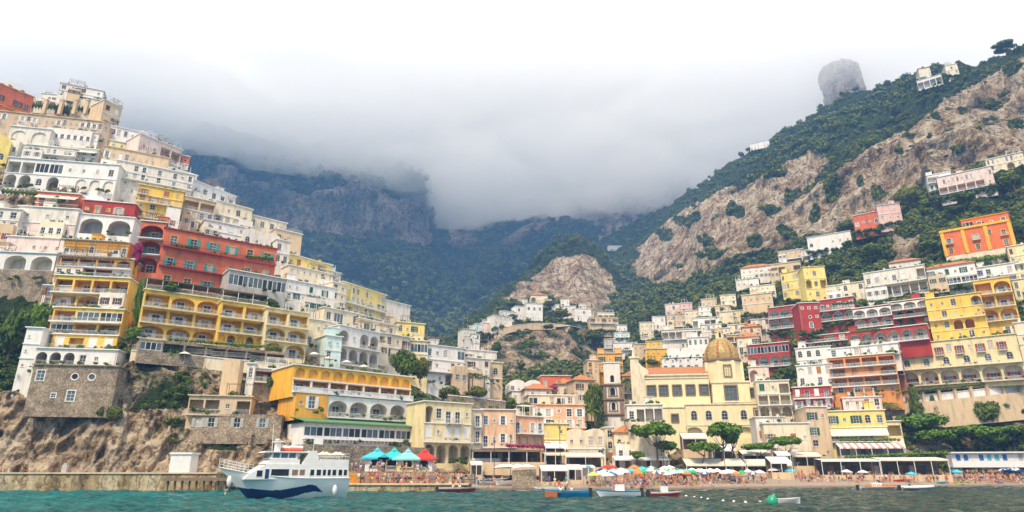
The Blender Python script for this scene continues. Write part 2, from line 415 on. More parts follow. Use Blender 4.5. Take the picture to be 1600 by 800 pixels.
def sea():
    xs = np.concatenate([[-3000, -600], np.linspace(-130, 160, 480), [600, 3000]]); ys = np.concatenate([[-3000, -300, 20], np.linspace(40, 170, 330), [420]])
    vs = []
    for x in xs:
        for y in ys:
            z = 0
            if abs(x) < 200 and 30 < y < 200:
                z = .34 * noise.fractal(Vector((x * .35, y * .55, 0)), .8, 2.1, 5)
            vs.append((x, y, z))
    n = len(ys)
    fs = [(i * n + j, (i + 1) * n + j, (i + 1) * n + j + 1, i * n + j + 1) for i in range(len(xs) - 1) for j in range(n - 1)]
    me = bpy.data.meshes.new('sea'); me.from_pydata(vs, [], fs); me.materials.append(WM)
    me.polygons.foreach_set('use_smooth', [True] * len(fs))
    o = link(bpy.data.objects.new('sea', me)); o['kind'] = 'structure'
sea()
def sand_mat():
    m, t, b = newmat('beach_sand')
    g = N(t, 'ShaderNodeNewGeometry')
    a = N(t, 'ShaderNodeTexNoise', Scale=2.5, Detail=8, Roughness=.7); t.links.new(g.outputs['Position'], a.inputs['Vector'])
    col = ramp(t, a.outputs['Fac'], [(.35, (.25, .19, .14)), (.65, (.40, .32, .24))])
    sx = N(t, 'ShaderNodeSeparateXYZ'); t.links.new(g.outputs['Position'], sx.inputs[0])
    wet = ramp(t, sx.outputs['Z'], [(.28, (.5, .45, .42)), (.6, (1, 1, 1))])
    t.links.new(mixc(t, 1.0, col, wet, 'MULTIPLY'), b.inputs['Base Color'])
    b.inputs['Roughness'].default_value = .9
    bp = N(t, 'ShaderNodeBump', Strength=.5, Distance=.15); t.links.new(a.outputs['Fac'], bp.inputs['Height']); t.links.new(bp.outputs[0], b.inputs['Normal'])
    return m
# water's edge: distance by column
WL = ([640, 720, 850, 1000, 1200, 1400, 1600, 2200], [122, 122, 119, 117, 133, 144, 153, 168])
def shore(px): return interp(px, *WL)
def beach_z(px, Y):
    d = Y - shore(px)
    return interp(d, [-12, 0, 4, 20, 42, 70], [-2, .02, .7, 1.7, 3.3, 4.0])
def beach():
    vs = []; nx, ny = 160, 40
    for i in range(nx + 1):
        px = lerp(640, 2200, i / nx)
        for j in range(ny + 1):
            Y = shore(px) - 8 + 80 * (j / ny)
            x = (px - 800) / F * Y / (C_ + .345 * S_)
            vs.append((x, Y, beach_z(px, Y) + .06 * noise.noise(Vector((x * .3, Y * .3, 0)))))
    m = ny + 1
    fs = [(i * m + j, (i + 1) * m + j, (i + 1) * m + j + 1, i * m + j + 1) for i in range(nx) for j in range(ny)]
    me = bpy.data.meshes.new('beach'); me.from_pydata(vs, [], fs); me.materials.append(sand_mat())
    me.polygons.foreach_set('use_smooth', [True] * len(fs))
    o = link(bpy.data.objects.new('beach', me)); o['kind'] = 'structure'
beach()
# ground under everything, out to the horizon behind the hills
sheet_poly('ground', [(-6000, 180, .0 - 3), (6000, 180, -3), (6000, 9000, -3), (-6000, 9000, -3)], flat('ground_earth', (.2, .17, .12)))
# ------------------------------------------------------------------ mesh kit
class MB:
    def __init__(s): s.v = []; s.f = []; s.m = []
    def quad(s, a, b, c, d, m=0):
        i = len(s.v); s.v += [a, b, c, d]; s.f.append((i, i + 1, i + 2, i + 3)); s.m.append(m)
    def poly(s, pts, m=0):
        i = len(s.v); s.v += pts; s.f.append(tuple(range(i, i + len(pts)))); s.m.append(m)
    def box(s, lo, hi, m=0):
        x0, y0, z0 = lo; x1, y1, z1 = hi; i = len(s.v)
        s.v += [(x0, y0, z0), (x1, y0, z0), (x1, y1, z0), (x0, y1, z0), (x0, y0, z1), (x1, y0, z1), (x1, y1, z1), (x0, y1, z1)]
        s.f += [(i, i + 3, i + 2, i + 1), (i + 4, i + 5, i + 6, i + 7), (i, i + 1, i + 5, i + 4), (i + 1, i + 2, i + 6, i + 5), (i + 2, i + 3, i + 7, i + 6), (i + 3, i, i + 4, i + 7)]
        s.m += [m] * 6
    def tube(s, pts, r, n=6, m=0, cap=True):
        pts = [Vector(p) for p in pts]; i0 = len(s.v)
        rs = r if isinstance(r, (list, tuple)) else [r] * len(pts)
        for k, p in enumerate(pts):
            d = (pts[min(k + 1, len(pts) - 1)] - pts[max(k - 1, 0)]).normalized()
            a = d.orthogonal().normalized() if abs(d.z) < .99 else Vector((1, 0, 0)); 
            a = (Vector((0, 0, 1)).cross(d)).normalized() if abs(d.z) < .95 else Vector((1, 0, 0))
            b = d.cross(a).normalized()
            for q in range(n):
                t = 2 * math.pi * q / n
                s.v.append(tuple(p + (a * math.cos(t) + b * math.sin(t)) * rs[k]))
        for k in range(len(pts) - 1):
            for q in range(n):
                a0 = i0 + k * n + q; a1 = i0 + k * n + (q + 1) % n
                s.f.append((a0, a1, a1 + n, a0 + n)); s.m.append(m)
        if cap:
            s.f.append(tuple(i0 + q for q in range(n))[::-1]); s.m.append(m)
            e = i0 + (len(pts) - 1) * n
            s.f.append(tuple(e + q for q in range(n))); s.m.append(m)
    def lathe(s, prof, n=24, m=0, c=(0, 0), mf=None):
        i0 = len(s.v)
        for r, z in prof:
            for q in range(n):
                t = 2 * math.pi * q / n; s.v.append((c[0] + r * math.cos(t), c[1] + r * math.sin(t), z))
        for k in range(len(prof) - 1):
            for q in range(n):
                a0 = i0 + k * n + q; a1 = i0 + k * n + (q + 1) % n
                s.f.append((a0, a1, a1 + n, a0 + n)); s.m.append(mf(k, q) if mf else m)
    def mesh(s, name, mats, smooth=False):
        me = bpy.data.meshes.new(name); me.from_pydata([tuple(v) for v in s.v], [], s.f)
        for x in mats: me.materials.append(x)
        if len(mats) > 1: me.polygons.foreach_set('material_index', s.m)
        if smooth: me.polygons.foreach_set('use_smooth', [True] * len(s.f))
        return me
    def obj(s, name, mats, parent=None, loc=(0, 0, 0), smooth=False, rz=0):
        o = link(bpy.data.objects.new(name, s.mesh(name, mats if isinstance(mats, list) else [mats], smooth)), parent)
        o.location = loc; o.rotation_euler = (0, 0, rz); return o
def inst(name, me, parent=None, loc=(0, 0, 0), rz=0, sc_=None):
    o = link(bpy.data.objects.new(name, me), parent); o.location = loc; o.rotation_euler = (0, 0, rz)
    if sc_: o.scale = sc_ if isinstance(sc_, tuple) else (sc_,) * 3
    return o

PAINT = dict(white=(.80, .77, .72), offwhite=(.74, .69, .60), cream=(.78, .68, .49), paleyellow=(.80, .68, .38), yellow=(.86, .55, .10), lemon=(.86, .66, .20), ochre=(.80, .40, .06), gold=(.86, .46, .05),
             orange=(.74, .30, .09), vermilion=(.72, .17, .05), red=(.40, .045, .035), coral=(.64, .16, .08), salmon=(.78, .42, .24), peach=(.80, .52, .32), pink=(.78, .50, .45), palepink=(.78, .62, .55), beige=(.60, .45, .30), tan=(.66, .50, .32),
             stonewall=(.34, .28, .22), grey=(.45, .43, .40), aqua=(.60, .74, .70), rust=(.42, .16, .09))
def paint(c): return plaster('paint_' + c, PAINT[c], .55 if c not in ('white', 'vermilion') else .35)
def stone_mat():
    if 'stone' in MATS: return MATS['stone']
    m, t, b = newmat('rubble_stone'); g = N(t, 'ShaderNodeNewGeometry')
    v = N(t, 'ShaderNodeTexVoronoi', Scale=3.2); t.links.new(g.outputs['Position'], v.inputs['Vector'])
    n = N(t, 'ShaderNodeTexNoise', Scale=.5, Detail=8, Roughness=.7); t.links.new(g.outputs['Position'], n.inputs['Vector'])
    col = ramp(t, v.outputs['Color'], [(.1, (.38, .30, .22)), (.9, (.50, .42, .32))])
    col = mixc(t, ramp(t, v.outputs['Distance'], [(.32, (0, 0, 0)), (.5, (1, 1, 1))]), col, (.27, .22, .17))
    col = mixc(t, 1.0, col, ramp(t, n.outputs['Fac'], [(.38, (.55, .52, .48)), (.6, (1.2, 1.16, 1.08))]), 'MULTIPLY')
    t.links.new(col, b.inputs['Base Color']); b.inputs['Roughness'].default_value = .95
    bp = N(t, 'ShaderNodeBump', Strength=.7, Distance=.12); bp.invert = True
    t.links.new(v.outputs['Distance'], bp.inputs['Height']); t.links.new(bp.outputs[0], b.inputs['Normal'])
    MATS['stone'] = m; return m
def wallmat(c): return stone_mat() if c == 'stone' else paint(c)
M_white = flat('white_paint', (.82, .81, .78), .5, var=.08)
M_iron = flat('dark_iron', (.04, .04, .045), .5)
M_glass = flat('window_glass', (.012, .016, .02), .3, var=.3)
M_glassb = flat('pale_window_glass', (.10, .14, .16), .25, var=.3)
M_green = flat('green_shutter', (.03, .13, .09), .6); M_teal = flat('teal_shutter', (.05, .33, .30), .6)
M_brown = flat('brown_wood', (.17, .07, .035), .6); M_wood = flat('weathered_wood', (.24, .17, .11), .8); M_rwood = flat('orange_wood', (.45, .18, .05), .6)
M_greysh = flat('grey_shutter', (.45, .44, .41), .6); M_redsh = flat('red_shutter', (.38, .05, .04), .6)
M_canvas = flat('cream_canvas', (.78, .72, .58), .8); M_thatch = flat('reed_thatch', (.22, .17, .12), .95, var=.3, scale=5)
M_tile = flat('terracotta_tile', (.52, .22, .10), .85, var=.3, scale=3); M_roofg = flat('roof_concrete', (.42, .40, .36), .9)
M_blue = flat('blue_paint', (.03, .16, .5), .5); M_aqua = flat('aqua_canvas', (.08, .50, .62), .7); M_redc = flat('red_canvas', (.65, .05, .04), .7)
M_rail = flat('railing_white', (.66, .64, .60), .5)
SHUT = dict(green=M_green, teal=M_teal, brown=M_brown, white=M_white, grey=M_greysh, wood=M_rwood, red=M_redsh, blue=M_blue)

# windows: frame (+ shutters) with a pane of its own; alike ones share mesh data
WMESH = {}; WCURT = {}; M_curt = flat('curtained_glass', (.50, .46, .38), .35, var=.3)
def window_meshes(kind, w, h, sh, trim):
    w = round(w * 5) / 5 or .2; h = round(h * 5) / 5 or .2
    key = (kind, w, h, sh, trim)
    if key in WMESH: return WMESH[key]
    b = MB(); tm = 0
    arch = kind in ('v', 'A', 'V'); t = .07
    def outline(w, h, z0=0):
        if kind == 'o': return [(w / 2 * math.cos(a), h / 2 + h / 2 * math.sin(a)) for a in [2 * math.pi * i / 14 for i in range(14)]]
        if arch:
            r = min(w / 2, h * .5)
            return [(-w / 2, z0), (w / 2, z0)] + [(w / 2 * math.cos(a), h - r + r * math.sin(a)) for a in [math.pi * i / 8 for i in range(9)]]
        return [(-w / 2, z0), (w / 2, z0), (w / 2, h), (-w / 2, h)]
    O = outline(w, h); n = len(O); cx, cz = 0, h / 2
    def ring(O, k0, k1, y0, y1, m):
        n = len(O)
        P0 = [(cx + (x - cx) * k0[0], cz + (z - cz) * k0[1]) for x, z in O]; P1 = [(cx + (x - cx) * k1[0], cz + (z - cz) * k1[1]) for x, z in O]
        for i in range(n):
            j = (i + 1) % n
            b.quad((P0[i][0], y0, P0[i][1]), (P0[j][0], y0, P0[j][1]), (P1[j][0], y0, P1[j][1]), (P1[i][0], y0, P1[i][1]), m)
            b.quad((P1[i][0], y0, P1[i][1]), (P1[j][0], y0, P1[j][1]), (P1[j][0], y1, P1[j][1]), (P1[i][0], y1, P1[i][1]), m)
            b.quad((P0[i][0], y1, P0[i][1]), (P0[j][0], y1, P0[j][1]), (P0[j][0], y0, P0[j][1]), (P0[i][0], y0, P0[i][1]), m)
    if trim: # painted surround standing 4 cm off the wall
        q = .16
        ring(O, (1, 1), (1 + 2 * q / w, 1 + 2 * q / h), -.04, .03, 1)
    ring(O, (1 - 2 * t / w, 1 - 2 * t / h), (1, 1), .07, .16, 0)
    if kind != 'o' and w > .55:
        b.box((-.025, .08, t), (.025, .14, h - t), 0)
        nb = 2 if h > 1.9 else 1
        for i in range(nb): b.box((-w / 2 + t, .083, h * (i + 1) / (nb + 1) - .03), (w / 2 - t, .138, h * (i + 1) / (nb + 1) + .03), 0)
    if kind in ('w', 'd', 'D') and sh:
        s = w * .48
        for sg in (-1, 1):
            x0 = sg * w / 2 + (0 if sg > 0 else -s); b.box((x0 + .01, -.075, .02), (x0 + s - .01, -.045, h - .02), 2)
            for i in range(1, 4): b.box((x0 + .05, -.085, h * i / 4 - .03), (x0 + s - .05, -.07, h * i / 4 + .03), 2)
    if kind == 't':
        for sg in (-1, 1):
            b.box((min(0, sg * w / 2) + .01, .02, .02), (max(0, sg * w / 2) - .01, .06, h - .02), 2)
            for i in range(1, 5): b.box((min(0, sg * w / 2) + .06, .005, h * i / 5 - .03), (max(0, sg * w / 2) - .06, .03, h * i / 5 + .03), 2)
    if kind in ('w', 'W', 's', 'v', 't') : b.box((-w / 2 - .12, -.12, -.10), (w / 2 + .12, .05, -.005), 1 if trim else 0)
    me = b.mesh('window', [M_white, paint(trim) if trim else M_white, SHUT.get(sh, M_white)])
    g = MB(); P = outline(w - t, h - t * .5, t * .5)
    g.poly([(x, .125, z) for x, z in P]); gm = g.mesh('pane', [M_glass])
    g = MB(); g.poly([(x, .125, z) for x, z in P]); gm2 = g.mesh('pane', [M_glassb])
    g = MB(); g.poly([(x, .125, z) for x, z in P]); WCURT[key] = g.mesh('pane', [M_curt])
    WMESH[key] = (me, gm, gm2); return WMESH[key]
RMESH = {}
def railing_mesh(w, style, d=0):
    """railing of width w (and returns of depth d), origin at its left end"""
    w = round(w * 4) / 4; key = (w, style, d)
    if key in RMESH: return RMESH[key]
    b = MB(); H = 1.0
    if style == 'solid': b.box((0, -.06, 0), (w, .06, H)); b.box((-.04, -.1, H), (w + .04, .1, H + .07))
    elif style == 'stonebal':
        b.box((0, -.09, 0), (w, .09, .12)); b.box((0, -.1, H - .12), (w, .1, H))
        n = max(2, int(w / .32))
        for i in range(n): x = (i + .5) * w / n; b.box((x - .075, -.06, .12), (x + .075, .06, H - .12))
    else:
        b.box((0, -.025, H - .05), (w, .025, H)); b.box((0, -.02, .08), (w, .02, .12))
        n = max(2, int(w / .24))
        for i in range(n + 1): x = i * w / n; b.box((x - .02, -.015, .0), (x + .02, .015, H - .05))
        if d:
            for x in (0, w):
                b.box((x - .022, 0, H - .052), (x + .022, d, H - .002))
                for i in range(1, int(d / .24) + 1): b.box((x - .015, i * .24 - .015, 0), (x + .015, i * .24 + .015, H - .05))
    m = {'iron': M_iron, 'white': M_rail, 'solid': M_white, 'stonebal': M_white, 'cream': paint('cream')}[style]
    RMESH[key] = b.mesh('railing', [m]); return RMESH[key]

YAWX = ([-200, 60, 150, 210, 480, 640, 760, 880, 1000, 1150, 1300, 1450, 1700], [8, 12, 22, 33, 40, 38, 24, 8, -8, -20, -32, -36, -38])
def yaw_at(px): return interp(px, *YAWX)
class Plan:
    """where a front stands: its left foot, direction, width and height, from photo points and the hillside's distance there"""
    def __init__(s, x0, x1, yt, yb, yaw=None, Y=None, sheet=None, fwd=2.0, foot=4):
        s.yaw = R(yaw_at((x0 + x1) / 2) if yaw is None else yaw)
        sh = {'L': LEFT, 'R': RIGHT, 'C': CRAG, 'M': MOUNT, 'X': None, None: LEFT if x0 < 760 else RIGHT}[sheet]
        if sheet != 'X':
            Yt = real_Y(sh, x0, yb) - fwd
            Y = Yt if Y is None or Y > Yt else Y
            for _ in range(4):
                s.fit(x0, x1, yt, yb, Y)
                e = s.o + s.d * s.W
                ex, ey = pix((e.x, e.y, s.z0))
                over = max(0, e.y - (real_Y(sh, ex, ey) - fwd))
                if over < .3: break
                Y -= over * .9
        s.fit(x0, x1, yt, yb, Y)
        s.foot = foot
    def hit(s, px, py, off=.3):
        o = Vector((0, 0, CAMH)); d = at(px, py, 100) - o; n = Vector((-s.d.y, s.d.x, 0)); q = s.o - n * off
        return o + d * ((q - o).dot(n) / d.dot(n))
    def fit(s, x0, x1, yt, yb, Y):
        s.Y = Y; ym = (yt + yb) / 2
        s.d = Vector((math.cos(s.yaw), math.sin(s.yaw), 0))
        A = at(x0, ym, Y); s.z1 = at(x0, yt, Y).z; s.z0 = at(x0, yb, Y).z
        s.o = Vector((A.x, A.y, 0)); s.H = s.z1 - s.z0
        lo, hi = .5, 150
        for _ in range(40):
            t = (lo + hi) / 2; p = A + s.d * t
            if pix(p)[0] < x1: lo = t
            else: hi = t
        s.W = (lo + hi) / 2
def arch_curve(x0, x1, zs, rise, n=8):
    c = (x0 + x1) / 2; r = (x1 - x0) / 2
    return [(c - r * math.cos(math.pi * i / n), zs + rise * math.sin(math.pi * i / n)) for i in range(n + 1)]
def cell(b, x0, x1, z0, z1, o, m, mrev=None, mback=None, y=0):
    """wall cell with an opening o = (ox0, ox1, oz0, oz1, kind, depth); kind rect / arch / round"""
    if o is None: b.quad((x0, y, z0), (x1, y, z0), (x1, y, z1), (x0, y, z1), m); return
    a0, a1, c0, c1, kind, dd = o
    mrev = m if mrev is None else mrev
    if kind == 'rect': up = [(a0, c1), (a1, c1)]; lo = [(a0, c0), (a1, c0)]
    elif kind == 'arch':
        rise = min((a1 - a0) / 2, (c1 - c0) * .45); up = arch_curve(a0, a1, c1 - rise, rise); lo = [(u[0], c0) for u in up]
    else:
        r = (c1 - c0) / 2; up = arch_curve(a0, a1, c0 + r, r, 10); lo = [(u[0], 2 * (c0 + r) - u[1]) for u in up]
    b.quad((x0, y, z0), (a0, y, z0), (a0, y, z1), (x0, y, z1), m)
    b.quad((a1, y, z0), (x1, y, z0), (x1, y, z1), (a1, y, z1), m)
    for i in range(len(up) - 1):
        (ux, uz), (vx, vz) = up[i], up[i + 1]
        if z1 - min(uz, vz) > 1e-3: b.quad((ux, y, uz), (vx, y, vz), (vx, y, z1), (ux, y, z1), m)
        (lx, lz), (kx, kz_) = lo[i], lo[i + 1]
        if max(lz, kz_) - z0 > 1e-3: b.quad((lx, y, z0), (kx, y, z0), (kx, y, kz_), (lx, y, lz), m)
        b.quad((ux, y, uz), (ux, y + dd, uz), (vx, y + dd, vz), (vx, y, vz), mrev)
        b.quad((lx, y, lz), (kx, y, kz_), (kx, y + dd, kz_), (lx, y + dd, lz), mrev)
    if kind != 'round':
        for a, q in ((a0, up[0][1]), (a1, up[-1][1])): b.quad((a, y, c0), (a, y, q), (a, y + dd, q), (a, y + dd, c0), mrev)
    if mback is not None:
        b.poly([(p[0], y + dd, p[1]) for p in lo] + [(p[0], y + dd, p[1]) for p in up[::-1]], mback)

GREEN = []; SKIRT = []; PLANS = {}
def house(label, x0, x1, yt, yb, rows, wall='cream', trim=None, shut='white', yaw=None, Y=None, sheet=None, depth=9, roof='flat', rail='white', name='house', cat='house', group=None,
          bands=None, inner=None, foot=5, fwd=2.0, deep=2.1, rng=None, extras=True, corn='white', topw=None, winscale=1.2):
    P = Plan(x0, x1, yt, yb, yaw, Y, sheet, fwd)
    rng = random.Random(int(x0 * 31 + yt * 7))
    W, H = P.W, P.H
    root = empty(name, (P.o.x, P.o.y, P.z0), P.yaw, label, cat, group)
    # rows: "flags*weight|tokens"
    rs = []
    for r in rows:
        fl, tk = r.split('|') if '|' in r else ('', r)
        wt = 1.0
        num = ''.join(c for c in fl if c in '0123456789.'); fl = ''.join(c for c in fl if c not in '0123456789.*')
        if num: wt = float(num)
        rs.append((fl, wt, tk.split()))
    if wall != 'stone':        # finer bays and storeys where the front is large
        nr = []; u = H / (sum(r[1] for r in rs) + .12)
        for fl, wt, tk in rs:
            small = all(t[0] in 'wWsdD.to' for t in tk)
            if small and W / len(tk) > 3.3:
                tk = sum([[t, rng.choice('wWs.' if t[0] != 's' else 'ss.')] if rng.random() < .8 else [t, '.'] for t in tk], [])
            if small and wt * u > 4.6:
                nr.append((fl, wt / 2, tk)); nr.append(('=' if rng.random() < .35 else '', wt / 2, [rng.choice('wWd.s') if t != '.' or rng.random() < .4 else '.' for t in tk]))
            else: nr.append((fl, wt, tk))
        if not bands: rs = nr
        else: rs = [(f, w_, (t_ if len(t_) else t_)) for f, w_, t_ in rs]
    tot = sum(r[1] for r in rs) + .12
    cols = [wall] + [c for c in (bands or {}).values()]
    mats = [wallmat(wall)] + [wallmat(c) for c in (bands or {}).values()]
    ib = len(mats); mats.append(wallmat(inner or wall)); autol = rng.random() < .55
    bandi = {k: i + 1 for i, k in enumerate((bands or {}).keys())}
    b = MB(); z = H
    top = .12 / tot * H
    b.quad((0, 0, H - top), (W, 0, H - top), (W, 0, H), (0, 0, H), 0); z -= top
    mfl = H / tot   # metres per unit floor
    parts = []
    for ri, (fl, wt, tk) in enumerate(rs):
        h = wt / tot * H; z1 = z; z0 = z - h; mi = bandi.get(ri, 0)
        n = len(tk); x = 0
        ws = [2.0 if t[0] == 'G' else 1.0 for t in tk]; sw = sum(ws)
        for ci, t in enumerate(tk):
            cw = W * ws[ci] / sw; c0, c1 = x, x + cw; x = c1; cm = (c0 + c1) / 2
            k = t[0]; op = None; win = None
            if k == '.' and h > 1.7 and rng.random() < (.12 if wall == 'stone' else .55): k = rng.choice('ssW')
            if k in 'wWtvA':
                ww = min(1.2, .42 * cw) * winscale; hh = min(1.75, .56 * h) * winscale
                if k in 'vA': ww = min(1.6, .5 * cw); hh = min(2.2, .66 * h)
                zb = z0 + h * .26
                op = (cm - ww / 2, cm + ww / 2, zb, zb + hh, 'arch' if k in 'vA' else 'rect', .2); win = (k, ww, hh, cm, zb, .0)
            elif k == 's':
                ww = min(.8, .3 * cw); zb = z0 + h * .42; op = (cm - ww / 2, cm + ww / 2, zb, zb + ww * 1.1, 'rect', .2); win = ('W', ww, ww * 1.1, cm, zb, 0)
            elif k == 'o':
                ww = min(1.1, .4 * cw, .5 * h); zb = z0 + h * .35; op = (cm - ww / 2, cm + ww / 2, zb, zb + ww, 'round', .2); win = ('o', ww, ww, cm, zb, 0)
            elif k in 'dD':
                ww = min(1.4, .5 * cw); hh = min(2.5, .74 * h); zb = z0 + .1; op = (cm - ww / 2, cm + ww / 2, zb, zb + hh, 'rect', .2); win = (k, ww, hh, cm, zb, 0)
            elif k in 'arR':
                g = min(.3, .06 * cw); zb = z0 + .12; hh = h * .86
                op = (c0 + g, c1 - g, zb, zb + hh, 'arch' if k == 'a' else 'rect', min(deep, depth * .4))
                ww = min(1.5, .4 * cw); win = ('D' if k != 'R' else None, ww, min(2.3, .66 * h), cm + rng.uniform(-.1, .1) * cw, zb + .02, op[5])
            elif k == 'p': op = (c0 + .2, c1 - .2, z0 + .1, z1 - h * .14, 'rect', min(3, depth * .5))
            elif k == 'P': op = (c0 + cw * .1, c1 - cw * .1, z0 + .05, z1 - h * .1, 'arch', min(3, depth * .5))
            elif k == 'n': op = (c0 + cw * .14, c1 - cw * .14, z0 + h * .1, z1 - h * .12, 'arch', .35)
            elif k == 'g': op = (c0 + .12, c1 - .12, z0 + h * .16, z1 - h * .14, 'rect', .2); win = ('g', cw - .24, h * .7, cm, z0 + h * .16, 0)
            if op: op = (max(op[0], c0 + .02), min(op[1], c1 - .02), max(op[2], z0 + .01), min(op[3], z1 - .02), op[4], op[5])
            back = None
            if k in 'arRpPn': back = ib
            cell(b, c0, c1, z0, z1, op, mi, ib if k in 'arRpPn' else mi, back)
            if win and win[0]:
                parts.append(('win',) + win)
            if k in 'arR' : parts.append(('rail', op[0], op[1], z0 + .12, .12))
            if k == 'd': parts.append(('balc', cm, min(cw * .85, op[1] - op[0] + 1.2), z0))
        if '=' in fl: parts.append(('longbalc', 0, W, z0))
        if '_' in fl or (autol and '=' not in fl and ri < len(rs) - 1 and wall != 'stone'): parts.append(('ledge', z0))
        if '=' in fl or 'r' in ''.join(tk) or 'a' in ''.join(tk):
            for i in range(int(W / 1.1)):
                if rng.random() < .30: GREEN.append((root, rng.uniform(.2, W - .2), -.9 if '=' in fl else .3, z0 + .45, rng.uniform(.25, .55)))
        if '^' in fl: parts.append(('awn', z1 - h * .12, h * .45))
        if '~' in fl: parts.append(('perg', z1 + .0, 2.2))
        z = z0
    b.quad((0, 0, -foot), (W, 0, -foot), (W, 0, z), (0, 0, z), bandi.get(len(rs) - 1, 0))
    for xx, s in ((0, 1), (W, -1)):
        q = [(xx, 0, -foot), (xx, 0, H), (xx, depth, H), (xx, depth, -foot)]; b.quad(*(q[::s]), 0)
    b.quad((0, depth, -foot), (0, depth, H), (W, depth, H), (W, depth, -foot), 0)
    b.quad((0, 0, H), (W, 0, H), (W, depth, H), (0, depth, H), 0)
    b.obj('wall', mats, root)
    for p in parts:
        if p[0] == 'win':
            _, k, ww, hh, cx, zb, yy = p
            if k == 'g':
                n = max(2, round(ww / 1.1)); gb = MB(); gp = MB()
                for i in range(n + 1): xx = -ww / 2 + ww * i / n; gb.box((xx - .06, .02, 0), (xx + .06, .14, hh))
                gb.box((-ww / 2, .03, hh - .1), (ww / 2, .13, hh - .001)); gb.box((-ww / 2, .03, .001), (ww / 2, .13, .1))
                f = gb.obj('window_frame', M_white, root, (cx, yy, zb))
                for i in range(n):
                    xx = -ww / 2 + ww * i / n
                    q = MB(); q.quad((xx + .06, .1, .1), (xx + ww / n - .06, .1, .1), (xx + ww / n - .06, .1, hh - .1), (xx + .06, .1, hh - .1))
                    q.obj('pane', rng.choice([M_glass, M_glassb]), f)
                continue
            if k == 'w' and rng.random() < .22: k = 't'
            sh_ = shut if rng.random() < .86 else None
            me, g1, g2 = window_meshes(k, ww, hh, sh_, trim)
            if rng.random() < .16: g1 = g2 = [v for kk, v in WCURT.items() if WMESH[kk][0] is me][0]
            o = inst('window' if k not in 'dD' else 'balcony_door', me, root, (cx, yy - (.2 if yy else 0), zb))
            inst('pane', g1 if rng.random() < .7 else g2, o)
        elif p[0] == 'rail': inst('railing', railing_mesh(p[2] - p[1], rail), root, (p[1], p[4], p[3]))
        elif p[0] == 'balc':
            _, cx, bw, zb = p; q = MB(); q.box((-bw / 2, -1.0, -.14), (bw / 2, -.002, .02))
            for sg in (-1, 1): q.box((sg * bw * .35 - .08, -.8, -.4), (sg * bw * .35 + .08, -.002, -.141))
            o = q.obj('balcony', M_white if corn == 'white' else paint(corn), root, (cx, 0, zb + .08))
            inst('railing', railing_mesh(bw - .1, rail, .9), o, (-bw / 2 + .05, -.95, .021))
        elif p[0] == 'longbalc':
            _, xa, xb, zb = p; q = MB(); q.box((xa, -1.3, -.2), (xb, -.002, .02)); o = q.obj('balcony', M_white if corn == 'white' else paint(corn), root, (0, 0, zb + .06))
            inst('railing', railing_mesh(xb - xa - .1, rail), o, (xa + .05, -1.22, .021))
        elif p[0] == 'ledge':
            q = MB(); q.box((-.12, -.18, -.12), (W + .12, -.002, .1)); q.obj('ledge', M_white if corn == 'white' else paint(corn), root, (0, 0, p[1]))
        elif p[0] == 'awn':
            _, zz, hh = p; q = MB(); q.poly([(.2, -.02, zz), (W - .2, -.02, zz), (W - .2, -1.7, zz - hh), (.2, -1.7, zz - hh)]); q.poly([(.2, -1.7, zz - hh), (W - .2, -1.7, zz - hh), (W - .2, -1.7, zz - hh - .25), (.2, -1.7, zz - hh - .25)])
            q.obj('awning', M_canvas, root)
        elif p[0] == 'perg':
            _, zz, dd = p; q = MB(); n = max(3, int(W / .7))
            for i in range(n): xx = W * (i + .5) / n; q.box((xx - .05, -dd, zz - .1), (xx + .05, 0, zz))
            for i in range(4): q.box((0, -dd + .1 + i * dd / 4, zz + .003), (W, -dd + .25 + i * dd / 4, zz + .07))
            m_ = max(2, int(W / 3.5))
            for i in range(m_ + 1): xx = .1 + (W - .2) * i / m_; q.box((xx - .06, -dd + .05, zz - 2.6), (xx + .06, -dd + .17, zz - .102))
            q.obj('pergola', M_wood, root)
    cm_ = M_white if corn == 'white' else wallmat(corn)
    if roof in ('flat', 'terrace'):
        q = MB(); q.box((-.3, -.35, 0), (W + .3, depth, .22)); q.obj('roof', cm_, root, (0, 0, H + .002))
        if roof == 'terrace': inst('railing', railing_mesh(W, rail), root, (0, 0, H + .225))
    elif roof == 'tile':
        q = MB(); e = .5; rh = min(2.6, depth * .28)
        pts = [(-e, -e, 0), (W + e, -e, 0), (W + e, depth, 0), (-e, depth, 0), (min(W / 2, depth * .45), depth * .45, rh), (max(W / 2, W - depth * .45), depth * .45, rh)]
        for f in ((0, 1, 5, 4), (1, 2, 5), (2, 3, 4, 5), (3, 0, 4)): q.poly([pts[i] for i in f])
        q.box((-e, -e, -.15), (W + e, depth, -.003))
        n = int(W / .5)
        for i in range(n + 1):
            xx = -e + (W + 2 * e) * i / n; t = 1.0
            xm = min(max(xx, pts[4][0]), pts[5][0]); k_ = 1 if xm == xx else (1 - abs(xx - xm) / (pts[4][0] + e))
            q.tube([(xx, -e, .03), (xx, -e + (depth * .45 + e) * k_, rh * k_ + .03)], .07, 4, cap=False)
        q.obj('roof', M_tile, root, (0, 0, H + .16))
    elif roof == 'vault':
        n = max(1, round(W / 5)); q = MB(); s = W / n
        for i in range(n):
            c = arch_curve(i * s + .02, (i + 1) * s - .02, 0, s * .28, 10)
            for j in range(10): q.quad((c[j][0], 0, c[j][1]), (c[j][0], depth, c[j][1]), (c[j + 1][0], depth, c[j + 1][1]), (c[j + 1][0], 0, c[j + 1][1]))
            q.poly([(p_[0], 0, p_[1]) for p_ in c]); 
        q.obj('vaulted_roof', wallmat(wall), root, (0, 0, H), smooth=False)
